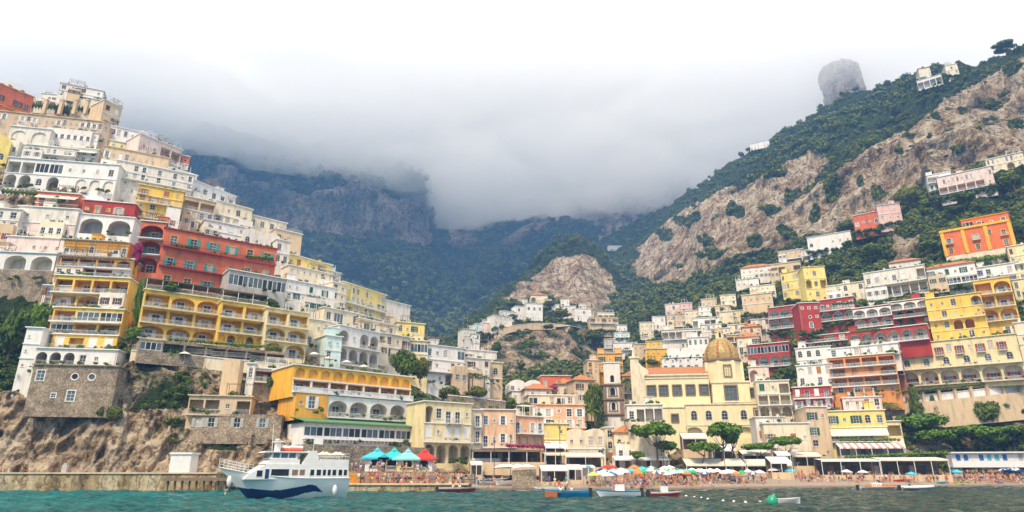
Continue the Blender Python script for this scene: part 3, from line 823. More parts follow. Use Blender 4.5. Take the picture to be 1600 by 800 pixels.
    if extras and roof in ('flat', 'terrace') and W > 4:
        zt = H + .23
        for i in range(rng.choice([1, 1, 2, 3])):
            cx = rng.uniform(.8, W - .8); cyy = rng.uniform(1, max(1.2, depth * .4)); k = rng.random()
            q = MB()
            if k < .4:
                hh = rng.uniform(.7, 1.4); q.box((-.3, -.3, 0), (.3, .3, hh)); q.box((-.4, -.4, hh), (.4, .4, hh + .12)); q.obj('chimney', wallmat(wall), root, (cx, cyy, zt))
            elif k < .6:
                q.tube([(0, 0, 0), (0, 0, 1.6)], .03, 5); q.lathe([(0.02, 0), (.3, .04), (.45, .16)], 12)
                o = q.obj('satellite_dish', M_white, root, (cx, cyy, zt))
            elif k < .8:
                q.tube([(0, 0, 0), (0, 0, 2.4)], .03, 5)
                for j in range(4): q.box((-.4 + j * .05, -.012, 1.7 + j * .18), (.4 - j * .05, .012, 1.73 + j * .18))
                q.obj('antenna', M_iron, root, (cx, cyy, zt))
            else:
                q.box((-1.2, 0, 0), (1.2, 2.0, 2.1)); q.box((-1.35, -.15, 2.1), (1.35, 2.15, 2.25)); q.obj('stair_hut', wallmat(wall), root, (min(max(cx, 1.4), W - 1.4), cyy, zt))
    if extras and name in ('town_house', 'villa', 'terrace_house') and roof in ('flat', 'terrace', 'tile') and W > 6.5 and H > 5 and wall != 'stone' and rng.random() < (.75 if x0 < 700 else .45):
        aw = W * rng.uniform(.25, .42); ah = H * rng.choice([.38, .5, .55]); ax = rng.choice([.0, W - aw, rng.uniform(0, W - aw)]); pr = rng.uniform(1.3, 2.6); nb_ = max(1, int(aw / 1.9)); ac = rng.choice([wall, 'white', 'offwhite', 'cream', 'tan'])
        q = MB(); ops = []
        for i in range(nb_):
            c0, c1 = aw * i / nb_, aw * (i + 1) / nb_; cm_a = (c0 + c1) / 2; op = (cm_a - .5, cm_a + .5, ah * .3, ah * .3 + min(1.6, ah * .5), 'rect', .2); cell(q, c0, c1, 0, ah, op, 0); ops.append((cm_a, op))
        q.quad((0, 0, -foot * .5), (aw, 0, -foot * .5), (aw, 0, 0), (0, 0, 0)); q.quad((0, 0, ah), (aw, 0, ah), (aw, pr, ah), (0, pr, ah))
        for xx in (0, aw): q.quad((xx, 0, -foot * .5), (xx, 0, ah), (xx, pr, ah), (xx, pr, -foot * .5))
        an = q.obj('front_block', wallmat(ac), root, (ax, -pr - .004, 0))
        for cm_a, op in ops:
            me, g1, g2 = window_meshes('w', 1.0, op[3] - op[2], shut, None); o = inst('window', me, root, (ax + cm_a, -pr, op[2])); inst('pane', g1, o)
        inst('railing', railing_mesh(aw, rail), root, (ax, -pr + .08, ah))
        for i in range(int(aw / 1.2)): GREEN.append((root, ax + rng.uniform(.2, aw - .2), -pr + .5, ah + .4, rng.uniform(.3, .6)))
    if roof != 'none' and rng.random() < .75:
        for i in range(int(W / .9)):
            if rng.random() < .5: GREEN.append((root, rng.uniform(.2, W - .2), rng.uniform(.3, 1.6), H + .45, rng.uniform(.3, .8)))
    if rng.random() < .6 and wall != 'stone':    # rain pipe
        q = MB(); xx = rng.choice([.25, W - .25]); q.tube([(xx, -.06, H - .3), (xx, -.06, 0)], .05, 5); q.obj('drain_pipe', M_greysh, root)
    if rng.random() < .5 and W > 5 and roof == 'flat' and wall != 'stone':
        wd = min(W * .5, 5); xx = rng.uniform(0, W - wd); q = MB()
        for i in range(int(wd / .5)): q.box((xx + i * .5, .3, 2.4), (xx + i * .5 + .09, 3.2, 2.5))
        for a_ in (xx, xx + wd / 2, xx + wd - .1):
            for y_ in (.4, 3.0): q.box((a_, y_, 0), (a_ + .1, y_ + .1, 2.399))
        q.obj('roof_pergola', rng.choice([M_wood, M_white, M_thatch]), root, (0, 0, H + .225))
    if sheet in ('R', 'C') and yb < 520 and wall != 'stone':
        for i in range(int(W / 2.2) + 1):
            SKIRT.append((root, i * 2.2 + rng.uniform(-.5, .5), -.6, rng.uniform(-2.6, -1.6), rng.uniform(1.5, 2.4)))
            SKIRT.append((root, i * 2.2 + rng.uniform(-.5, .5), 1, rng.uniform(-5.5, -3), rng.uniform(1.8, 2.8)))
    elif sheet != 'X' and wall != 'stone':
        for i in range(int(W / 1.3) + 1):
            if rng.random() < .45: SKIRT.append((root, i * 1.3, -.9, rng.uniform(-.2, .7), rng.uniform(.4, 1.0)))
    PLANS[label] = P; P.root = root
    root['_W'] = W; root['_H'] = H; root['_z'] = P.z0
    return root, P
# ------------------------------------------------------------------ houses of the west slope, top to bottom
H = house
LG = 'houses climbing the west slope'
def HL(*a, **k): k.setdefault('group', LG); return H(*a, **k)
HL('salmon orange house with brown framed windows at the top of the west slope', -40, 46, 118, 172, ['|w w w'], 'coral', 'rust', 'brown', yaw=56, corn='gold', Y=212, name='town_house')
HL('highest white villa on the west slope, flat roofed upper storey', 92, 160, 129, 148, ['_|W . w . s'], 'white', None, 'brown', yaw=24, Y=236, name='villa')
HL('white villa storey with two dark windows below the highest flat roof', 62, 150, 146, 172, ['=|. w w . s'], 'white', 'offwhite', 'brown', yaw=10, Y=226, name='villa')
HL('cream wing with an ochre arched niche beside the top pergola garden', 112, 158, 149, 180, ['_|s s .', '|. n w'], 'cream', None, 'white', yaw=24, Y=222, name='town_house')
HL('narrow tan house at the right end of the top white villa', 158, 186, 156, 205, ['|w w', '=|. w', '|w .'], 'tan', None, 'brown', yaw=60, Y=222, name='town_house')
HL('long beige house with a row of aqua shuttered windows under the pergola garden', -12, 158, 173, 216, ['*1.1|d . d d . d . d d', '*.7|. s . . . . . . .'], 'beige', None, 'white', yaw=13, corn='tan', inner='tan', name='town_house', Y=206, bands=None)
HL('tan house end with one window facing the bay above the arched white villa', 158, 170, 187, 225, ['|.', '|s'], 'beige', None, 'white', yaw=55, corn='tan', Y=212, name='town_house')
HL('white house with three blue windows and a black awning', 72, 152, 200, 229, ['*.6|. . . .', '|W W . W'], 'white', None, 'blue', yaw=14, name='town_house', Y=199)
HL('weathered cream house with blind arches left of the blue windowed house', 10, 74, 197, 247, ['|n n', '|. s'], 'offwhite', None, 'white', yaw=12, Y=197, name='town_house')
HL('lemon yellow house corner with a small arched window at the picture edge', -30, 13, 214, 252, ['|. A'], 'lemon', None, 'green', yaw=30, roof='vault', Y=192, name='town_house')
HL('low white house with a blue awning over its terrace', 40, 118, 226, 250, ['=|W D W D'], 'offwhite', None, 'grey', yaw=13, Y=192, name='town_house')
HL('low white house with brown awning and terrace beside the roof garden', 96, 152, 229, 252, ['^|W . W W'], 'white', None, 'grey', yaw=13, Y=193, name='town_house')
HL('large white villa with a row of deep round arches across its ground floor', 8, 182, 246, 292, ['*.9|p p g g . s s W', '|P P A P . n n n'], 'white', None, 'white', yaw=10, Y=183, name='arched_villa', extras=False, inner='offwhite')
HL('white house with brown shuttered windows high on the ridge', 168, 232, 196, 225, ['|w . w', '|w . .'], 'white', None, 'brown', yaw=30, Y=212, name='town_house')
HL('pale yellow house with three dark green windows high on the ridge', 170, 233, 219, 240, ['|s . w s w'], 'paleyellow', None, 'green', yaw=28, Y=206, name='town_house')
HL('tan retaining house with a long cornice below the pale yellow ridge house', 160, 262, 228, 268, ['|w w . . .', '|. . . s .'], 'tan', None, 'white', yaw=28, corn='tan', Y=201, name='town_house')
HL('long white terrace wall house with small square windows', 178, 300, 250, 300, ['|. . . . .', '|s . . . .'], 'offwhite', None, 'white', yaw=30, Y=192, name='town_house', extras=False)
HL('pink and white gabled hotel with white hoops along its roof', 214, 280, 209, 262, ['=|s . p p', '=|p W . W'], 'palepink', None, 'white', yaw=55, Y=208, bands={1: 'white'}, name='hotel', extras=False)
HL('coral red house end right of the hooped roof hotel', 281, 293, 243, 285, ['|o', '|s'], 'coral', None, 'white', yaw=30, Y=226, name='town_house', extras=False)
HL('white house with dark windows stepping down behind the coral house end', 262, 305, 262, 302, ['|W . W', '|. W .'], 'white', None, 'white', yaw=45, Y=215, name='town_house')
HL('long white house with a steep roofline and four dark windows', 298, 366, 281, 322, ['|. W W W W', '|W . W . .'], 'white', None, 'grey', yaw=58, Y=207, name='town_house')
HL('yellow house with ochre arches and a small roof terrace', 210, 282, 288, 358, ['|d . t .', '|. W . w', '*.8|. n P .'], 'yellow', None, 'wood', yaw=28, Y=176, corn='paleyellow', inner='ochre', name='town_house')
HL('tan house with a big framed window under a wide rail terrace', 284, 334, 306, 356, ['*.5|R R', '|. w'], 'tan', 'white', 'grey', yaw=35, Y=190, name='town_house')
HL('long cream house with awninged windows above the red hotel', 334, 392, 313, 358, ['*.7|. . . .', '|w w w w'], 'cream', None, 'grey', yaw=42, Y=196, name='town_house')
HL('flat roofed cream villa standing out against the blue mountain', 386, 446, 335, 372, ['|. W . w', '|P . w .'], 'cream', None, 'grey', yaw=40, Y=212, name='villa', extras=False)
HL('small white house with a round window behind the red hotel roof', 318, 384, 343, 372, ['*.9|s s w s', '|P . . .'], 'white', None, 'grey', yaw=36, Y=182, name='town_house')
HL('white stepped house with domed top between red hotel and tan tower house', 378, 436, 362, 402, ['|A s . w', '|W w . s'], 'offwhite', None, 'green', yaw=38, Y=188, name='town_house', roof='vault')
# left edge and middle
HL('coral house with a cream awning behind the palm terrace', 56, 122, 299, 330, ['^|W . w .'], 'coral', None, 'white', yaw=12, Y=168, name='town_house')
HL('rust red terrace house with yellow framed windows over two big arches', 128, 210, 312, 336, ['|. w . w .'], 'red', 'gold', 'grey', yaw=14, Y=164, name='terrace_house')
HL('white house front of two wide glazed barrel arches', 122, 208, 334, 364, ['|P P'], 'white', None, 'white', yaw=14, Y=160, name='town_house', inner='grey', extras=False)
HL('weathered pink white house with two arched glazed windows', 24, 118, 322, 372, ['|s . s', '*1.2=|v . v'], 'offwhite', 'white', 'white', yaw=10, Y=160, name='town_house', bands={1: 'palepink'})
HL('white gable house half cut by the picture edge', -60, 26, 322, 382, ['|t W', '|. W'], 'offwhite', None, 'red', yaw=12, Y=158, name='town_house')
HL('worn pink and cream terrace house above the white arches', 8, 98, 369, 397, ['|s . s . .'], 'palepink', None, 'red', yaw=10, Y=154, name='terrace_house')
HL('white house on big open arches over a rubble stone base', -40, 84, 392, 436, ['*1.3|P P P', '*.9|. . .'], 'white', None, 'green', yaw=8, Y=151, bands={1: 'stone'}, name='arched_house', inner='offwhite')
# yellow stack
YG = 'storeys of the tall yellow hotel over the sea'
HL('ochre top storey with white balustrade terrace and creepers', 98, 200, 374, 402, ['=~|d . d d'], 'ochre', 'white', 'white', yaw=10, Y=150, name='terrace_house', group=YG, rail='stonebal')
HL('brown and white storeys under slatted pergolas', 92, 206, 400, 432, ['=~|r r r P', '=|W r r .'], 'ochre', None, 'white', yaw=10, Y=147, name='terrace_house', group=YG, bands={1: 'offwhite'}, inner='rust')
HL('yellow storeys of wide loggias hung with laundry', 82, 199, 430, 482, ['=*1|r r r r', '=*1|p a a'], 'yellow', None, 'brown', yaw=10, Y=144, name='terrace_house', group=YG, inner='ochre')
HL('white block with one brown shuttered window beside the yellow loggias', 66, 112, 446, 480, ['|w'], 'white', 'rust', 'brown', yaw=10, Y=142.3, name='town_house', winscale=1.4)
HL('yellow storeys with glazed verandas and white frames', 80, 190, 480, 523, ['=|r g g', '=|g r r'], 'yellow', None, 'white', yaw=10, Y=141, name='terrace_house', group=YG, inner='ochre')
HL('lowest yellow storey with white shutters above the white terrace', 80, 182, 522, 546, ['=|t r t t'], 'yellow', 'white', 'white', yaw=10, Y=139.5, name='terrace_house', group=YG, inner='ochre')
HL('white storey with green arches and a railed terrace on the stone wall', 54, 182, 544, 572, ['=|P P P D . .'], 'white', None, 'grey', yaw=10, Y=137.5, name='terrace_house', inner='teal' if False else 'grey', extras=False)
HL('slim white stair tower with a small blue window by the cliff', 34, 60, 512, 582, ['|. .', '|s .', '|. o'], 'white', None, 'blue', yaw=14, Y=137, name='stair_tower', extras=False)
HL('rubble stone basement with two round white framed windows', 46, 180, 570, 634, ['*1.1|W . o o .', '*1.2|. s . . .'], 'stone', 'white', 'white', yaw=10, Y=135, name='stone_house', extras=False, corn='stone', foot=2)
# red hotel
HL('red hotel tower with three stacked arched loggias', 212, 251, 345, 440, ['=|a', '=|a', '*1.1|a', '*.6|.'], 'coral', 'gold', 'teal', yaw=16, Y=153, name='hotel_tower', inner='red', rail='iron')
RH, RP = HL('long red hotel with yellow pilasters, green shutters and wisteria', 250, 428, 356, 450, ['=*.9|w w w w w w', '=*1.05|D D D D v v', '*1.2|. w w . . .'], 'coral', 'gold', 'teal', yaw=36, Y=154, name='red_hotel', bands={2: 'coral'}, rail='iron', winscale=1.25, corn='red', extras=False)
HL('dark glass veranda with white curtains at the foot of the red hotel', 357, 447, 421, 447, ['|g g g'], 'grey', None, 'white', yaw=38, Y=157, name='veranda', extras=False)
# yellow hotel
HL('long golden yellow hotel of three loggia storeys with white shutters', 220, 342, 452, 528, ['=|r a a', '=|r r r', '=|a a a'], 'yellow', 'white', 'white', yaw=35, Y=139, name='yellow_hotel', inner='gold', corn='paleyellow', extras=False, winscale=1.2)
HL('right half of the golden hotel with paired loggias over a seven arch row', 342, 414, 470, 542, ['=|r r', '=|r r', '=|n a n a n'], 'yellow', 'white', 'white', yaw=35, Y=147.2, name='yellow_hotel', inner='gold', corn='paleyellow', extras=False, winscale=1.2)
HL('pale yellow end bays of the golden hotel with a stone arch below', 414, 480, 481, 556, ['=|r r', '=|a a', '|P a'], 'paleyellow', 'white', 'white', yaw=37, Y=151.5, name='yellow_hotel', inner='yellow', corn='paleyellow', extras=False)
HL('stone ground floor with awnings under the golden hotel', 218, 445, 528, 548, ['|g p p p p p p'], 'stone', None, 'white', yaw=35, foot=2.5, Y=137.5, name='ground_storey', roof='none', extras=False)
# right shoulder of the west slope
HL('tall tan house with a railed roof against the mountain', 428, 470, 357, 398, ['|. s .', '|W . s'], 'tan', None, 'grey', yaw=40, Y=208, roof='terrace', name='town_house', extras=False)
HL('pink white house with one arch beside the tall tan house', 430, 452, 374, 412, ['|W .', '|A .'], 'offwhite', None, 'grey', yaw=38, Y=190, name='town_house')
HL('long yellow house with brown door stepping down the ridge', 448, 518, 396, 428, ['|. t . s w .'], 'lemon', None, 'wood', yaw=50, Y=198, name='town_house')
HL('cream terrace house with a shaded porch right of the brown door', 450, 526, 414, 446, ['*.6|. . . .', '|. . . p'], 'cream', None, 'white', yaw=44, Y=188, name='terrace_house')
HL('small pale green house on the ridge end', 500, 532, 420, 440, ['|W W'], 'aqua', None, 'white', yaw=46, Y=214, name='town_house')
HL('white house with a green door and a tall white framed window', 446, 522, 437, 484, ['*.9|s s . t . D .', '*.5|. . . . . . .'], 'white', None, 'green', yaw=40, Y=176, name='town_house', winscale=1.2)
HL('cream house with small windows between white house and long yellow terrace', 518, 540, 440, 482, ['|W', '|W', '|.'], 'cream', None, 'grey', yaw=50, Y=186, name='town_house')
HL('long bright yellow house with a steep cornice and row of windows', 534, 602, 440, 484, ['*.5|. . . . .', '=|w w w w w'], 'lemon', 'white', 'grey', yaw=58, Y=190, name='town_house', extras=False)
HL('white house with a metal pergola frame on its roof', 598, 640, 468, 510, ['|G', '|w . w'], 'offwhite', None, 'brown', yaw=50, Y=214, name='town_house', bands={1: 'cream'}, extras=False)
HL('yellow house at the end of the ridge with green windows', 620, 663, 503, 538, ['|w w', '|W w'], 'lemon', None, 'green', yaw=24, Y=206, name='town_house')
HL('cream house with a glazed bay and slate awning', 505, 565, 480, 522, ['|. g . r', '|w . r .'], 'cream', None, 'grey', yaw=48, Y=176, name='town_house')
HL('cream house with pots on its terrace under the long yellow house', 560, 622, 497, 538, ['|. . o W', '=|p . W s'], 'cream', None, 'green', yaw=50, Y=183, name='town_house')
HL('beige house with outside stairs and a single window', 478, 516, 498, 544, ['|. . W', '|. . .'], 'cream', None, 'brown', yaw=38, Y=161, name='town_house')
HL('white house with two storeys of round arches and white columns', 528, 592, 508, 568, ['=|a s a a', '=|P P P P'], 'white', None, 'brown', yaw=52, Y=160, name='arched_house', inner='offwhite')
HL('pale aqua cube house beneath the white arches', 508, 533, 524, 566, ['|.', '|.'], 'aqua', None, 'white', yaw=38, Y=156, name='town_house')
HL('small cream house with dark porch below the ridge end', 588, 640, 519, 558, ['|p W . d', '|A W . .'], 'cream', None, 'brown', yaw=46, Y=176, name='town_house')
HL('pale yellow house with a wide window bay right of the tree terrace', 640, 668, 532, 594, ['|g', '*1.2|. A', '|. .'], 'paleyellow', None, 'white', yaw=18, Y=186, name='town_house')
HL('long white stepped house with roof tanks above the pergolas', 664, 726, 538, 600, ['|W . A . g', '=|p s . W .', '|. . p .'], 'white', None, 'grey', yaw=34, Y=188, name='town_house')
HL('white house with two tall brown shuttered doors', 718, 766, 558, 598, ['|. D . t', '*.5|. . . .'], 'offwhite', None, 'brown', yaw=28, Y=196, name='town_house')
HL('tan house with a single arched window at the foot of the slope', 764, 785, 566, 600, ['|v', '*.4|.'], 'tan', None, 'white', yaw=20, Y=203, name='town_house')
HL('white upper house with roof terrace behind the brown shuttered doors', 726, 776, 546, 572, ['|g . . s'], 'offwhite', None, 'grey', yaw=26, Y=212, name='town_house')
# orange hotel near the shore
HL('long orange hotel with blind arches over a white colonnade', 458, 642, 570, 612, ['*1.15_|n n n n n n n n n n', '*1.25=|r r r r r r r'], 'gold', None, 'white', yaw=41, Y=131, name='orange_hotel', inner='ochre', extras=False, foot=1, depth=12, rail='stonebal', bands={1: 'white'}, deep=2.2)
HL('ochre bay with white shutters under the long orange hotel', 462, 512, 612, 644, ['|. w .'], 'ochre', None, 'white', yaw=41, foot=1.5, Y=130.5, name='orange_hotel', roof='none', extras=False, winscale=1.4)
HL('white storey of four arched balconies with flowers under the orange hotel', 512, 636, 618, 652, ['=|a a a P'], 'white', None, 'grey', yaw=41, Y=135.3, name='arched_storey', roof='none', extras=False, inner='offwhite')
HL('white glazed restaurant veranda under a green roof', 474, 668, 660, 694, ['*1|g g g g g g g', '*.45|. . . . . . .'], 'white', None, 'white', yaw=41, Y=127.5, name='veranda', roof='none', extras=False, depth=8)
HL('stone basement with arched door under the glazed veranda', 474, 672, 694, 716, ['|. . . . . s .'], 'stone', None, 'grey', yaw=41, Y=128, name='stone_wall_house', roof='none', extras=False, depth=8)
HL('dark stone wing with white shutters left of the orange hotel', 392, 460, 575, 616, ['=|r t', '|. P'], 'offwhite', None, 'white', yaw=30, fwd=1, name='town_house', bands={1: 'stone'}, extras=False, inner='rust', foot=2)
HL('tan beach annex of reed screens and stone under the hotel terraces', 294, 392, 618, 648, ['=|R R . p'], 'tan', None, 'white', yaw=14, fwd=1, name='annex', extras=False, corn='tan', inner='tan')
HL('low stone changing rooms with grey blue doors above the cliff path', 300, 440, 646, 668, ['|D D . D . D .'], 'stone', None, 'grey', yaw=10, fwd=1, name='annex', extras=False, roof='none', foot=3)
HL('narrow white pillar house among creepers above the reed screens', 384, 396, 568, 622, ['|.', '|.'], 'white', None, 'white', yaw=15, fwd=1, name='town_house', extras=False, depth=4)
# toward the beach
HL('pale yellow hotel with long balcony and four ground floor arches', 662, 736, 627, 724, ['|P . d d s', '=|t s t t w', '*1.1|P P P P'], 'paleyellow', 'white', 'white', yaw=34, Y=139, name='hotel', inner='cream', extras=False)
HL('narrow cream house with stacked balconies between yellow and peach hotels', 728, 752, 640, 722, ['|. d', '|. d', '*1.2|. .'], 'cream', 'white', 'white', yaw=24, Y=148, name='town_house', extras=False)
HL('peach hotel with white pilasters and bougainvillea terrace', 752, 806, 640, 722, ['|W . w s', '=|D s w .', '*.8|. . . .'], 'peach', 'white', 'white', yaw=12, Y=149, name='hotel', corn='white', extras=False)
HL('salmon end of the peach hotel with pointed arches under its balcony', 803, 850, 650, 722, ['=|D . D D', '|n n n n', '*.8|. . . .'], 'salmon', 'white', 'white', yaw=30, Y=152, name='hotel', inner='peach', corn='white', extras=False)
# ------------------------------------------------------------------ valley, church quarter and east slope
CG = 'houses in the valley between the slopes'
def HC(*a, **k): k.setdefault('group', CG); k.setdefault('name', 'town_house'); return H(*a, **k)
HC('salmon orange hotel with white shuttered windows below the crag', 832, 914, 632, 668, ['|D D . D D', '=|. D . D D'], 'salmon', 'white', 'white', yaw=8, Y=172, corn='peach', name='hotel', extras=False)
HC('cream top storey with grey windows set back on the salmon hotel', 826, 898, 617, 634, ['|g . W g W'], 'cream', None, 'grey', yaw=8, Y=178, extras=False)
HC('bright yellow house with a white screen beside the peach hotel', 850, 886, 662, 712, ['|. .', '*1.2^|. .'], 'lemon', None, 'blue', yaw=10, Y=166)
HC('cream chapel house with a curved gable and one tall window', 886, 946, 678, 722, ['|s . W .', '|s . . W'], 'cream', None, 'brown', yaw=6, Y=166, roof='vault', extras=False, sheet='X')
HC('slim cream house with stacked dark arches beside the chapel house', 946, 961, 668, 724, ['|W', '|v', '|t'], 'cream', None, 'wood', yaw=2, Y=170)
HC('cream beach house with two oval windows and paired small windows', 960, 1042, 676, 722, ['|o . o . .', '|. W . W .'], 'cream', None, 'white', yaw=-2, Y=168, corn='beige', roof='tile', depth=7)
HC('white terrace house with a laundry balcony beside the church', 980, 1036, 633, 662, ['=|. p R R'], 'offwhite', None, 'brown', yaw=-6, Y=170, rail='iron')
HC('cream house with small arcade under the laundry balcony', 984, 1030, 659, 680, ['|P . W'], 'cream', None, 'grey', yaw=-4, Y=164, roof='none')
HC('ochre house with green windows behind the bell tower', 934, 973, 553, 582, ['|w . w'], 'ochre', 'paleyellow', 'green', yaw=-4, Y=250, corn='ochre', roof='terrace')
HC('small tan house with one framed window left of the ochre house', 918, 936, 563, 586, ['|W'], 'tan', 'gold', 'grey', yaw=4, Y=244)
HC('tan house with a tiled roof and stacked balconies by the pine', 898, 930, 594, 632, ['|w', '|d'], 'tan', None, 'brown', yaw=14, Y=205, roof='tile', depth=8)
HC('pink house with dark window band at the foot of the crag', 846, 892, 587, 608, ['|W . w w'], 'coral', None, 'grey', yaw=6, Y=226, bands=None)
HC('cream house behind the dark red tree at the foot of the crag', 868, 900, 600, 622, ['|. W .'], 'cream', None, 'grey', yaw=8, Y=215, roof='tile', depth=8)
HC('low white house with vaulted roof below the crag trees', 796, 846, 600, 616, ['|W . A . W'], 'white', None, 'grey', yaw=10, Y=222, roof='vault')
HC('white house with an arched door and garden wall below the crag', 800, 842, 611, 634, ['|W . A .'], 'white', None, 'grey', yaw=10, Y=205)
HC('terracotta roofed low house in front of the white valley houses', 820, 862, 608, 626, ['|. . .'], 'palepink', None, 'grey', yaw=8, Y=198, roof='tile', depth=7)
HC('long tan wall house behind the pine tree beside the bell tower', 974, 1006, 588, 640, ['|. W', '|W .'], 'tan', None, 'grey', yaw=-6, Y=225, roof='tile')
HC('low white arcade house on the shop street by the porch restaurant', 738, 782, 716, 744, ['|p D . p'], 'white', None, 'brown', yaw=8, Y=146, roof='none', extras=False)
# crag village along the road wall
VG = 'white village on the spur of the crag'
def HV(*a, **k): k.setdefault('group', VG); k.setdefault('sheet', 'C'); k.setdefault('name', 'village_house'); k.setdefault('extras', False); k.setdefault('fwd', 4); return H(*a, **k)
HV('tall white village house with dark arched windows on the spur', 822, 848, 474, 500, ['|A . A', '|s s s'], 'white', None, 'grey', yaw=10, Y=420)
HV('white house with one dark arch left of the tall village house', 806, 826, 478, 498, ['|A s', '|. .'], 'white', None, 'grey', yaw=20, Y=424)
HV('cream villa with a wide gable at the top of the spur village', 829, 856, 461, 478, ['|P . W'], 'cream', None, 'grey', yaw=4, Y=445, roof='tile')
HV('cream annex right of the gabled villa on the spur', 850, 862, 468, 480, ['|W'], 'cream', None, 'grey', yaw=0, Y=440)
HV('pale stepped house on the left arm of the spur village', 772, 800, 492, 508, ['|s s . s', '|. s s .'], 'offwhite', None, 'grey', yaw=30, Y=405)
HV('white house near the umbrella pine on the spur', 788, 806, 486, 500, ['|s . s'], 'white', None, 'grey', yaw=24, Y=412)
HV('small aqua shuttered house low on the left arm of the spur', 744, 760, 506, 518, ['|W s'], 'aqua', None, 'teal', yaw=24, Y=385)
HV('pink house beside the aqua shuttered house on the spur', 752, 764, 504, 519, ['|s', '|s'], 'palepink', None, 'grey', yaw=20, Y=386)
HV('cream ruin like house at the lowest end of the spur village', 724, 744, 514, 534, ['|. s', '|s .'], 'offwhite', None, 'grey', yaw=26, Y=375)
HV('tiny white house in the scrub below the spur', 736, 750, 522, 532, ['|.'], 'white', None, 'grey', yaw=10, Y=350)
HV('white house with a tree terrace right of the crag village', 876, 890, 468, 480, ['|s .'], 'white', None, 'grey', yaw=-4, Y=450)
HV('white box house above the road wall below the crag face', 897, 924, 482, 502, ['|s . s', '|. s .'], 'white', None, 'grey', yaw=8, Y=425)
HV('white arcade house beside the white box house', 880, 900, 478, 496, ['|A s', '|s .'], 'offwhite', None, 'grey', yaw=8, Y=440)
HV('long tan house with dark loggia windows under the crag face', 922, 966, 496, 514, ['=|R W R W R', '|W . W . W'], 'tan', None, 'grey', yaw=4, Y=405)
HV('cream gallery house above the long tan house', 934, 960, 489, 502, ['=|p p p'], 'cream', None, 'grey', yaw=2, Y=415)
HV('white small house right of the long tan house', 964, 980, 508, 520, ['|s s'], 'white', None, 'grey', yaw=0, Y=400)
HV('pale house with a blue roof edge in the gully', 960, 984, 520, 534, ['=|s s s'], 'aqua', None, 'grey', yaw=-4, Y=380)
HV('grey white garage house in the gully below the crag', 944, 962, 530, 545, ['|. .'], 'grey', None, 'grey', yaw=-6, Y=365)
HV('long low white house at the bottom of the gully', 958, 996, 536, 548, ['=|s s s s'], 'white', None, 'grey', yaw=-8, Y=355)
HV('white convent like house clinging to the cliff in the high gorge', 950, 972, 384, 392, ['|s s s s'], 'offwhite', None, 'grey', yaw=0, Y=900, sheet='M', foot=0)
for i, (x, y, w_, h_, c, lb) in enumerate([(944, 516, 16, 10, 'offwhite', 'pale house under the long tan crag house'), (966, 528, 14, 10, 'cream', 'cream house under the blue edged gully house'), (984, 512, 14, 10, 'white', 'white cube house where gully meets the east slope'), (996, 520, 14, 11, 'tan', 'tan cube house at the mouth of the gully'), (972, 548, 22, 10, 'cream', 'cream row house below the long low white gully house'), (1000, 536, 14, 10, 'white', 'white cube house above the pale tan house'),
        (762, 496, 12, 9, 'cream', 'cream cube on the left arm above the pink spur house'), (754, 500, 10, 8, 'white', 'white cube left of the cream spur cube'), (734, 510, 12, 9, 'palepink', 'pale pink cube on the outermost spur arm'), (716, 524, 12, 9, 'offwhite', 'lowest pale cube of the spur arm'), (780, 486, 12, 8, 'white', 'white cube above the pale stepped spur house'), (766, 508, 10, 8, 'tan', 'tan cube beneath the left spur arm'), (862, 476, 12, 8, 'white', 'white cube between gabled villa and tree terrace'),
        (904, 474, 12, 8, 'cream', 'cream cube tucked under the crag face'), (918, 490, 10, 7, 'offwhite', 'pale cube left of the cream gallery house'), (812, 468, 12, 8, 'offwhite', 'pale cube above the dark arched spur houses')]):
    HV(lb, x, x + w_, y, y + h_, ['|s . s' if w_ > 11 else '|s s', '|. s' if h_ > 9 else '|.'], c, None, 'grey', yaw=20 - i * 2)
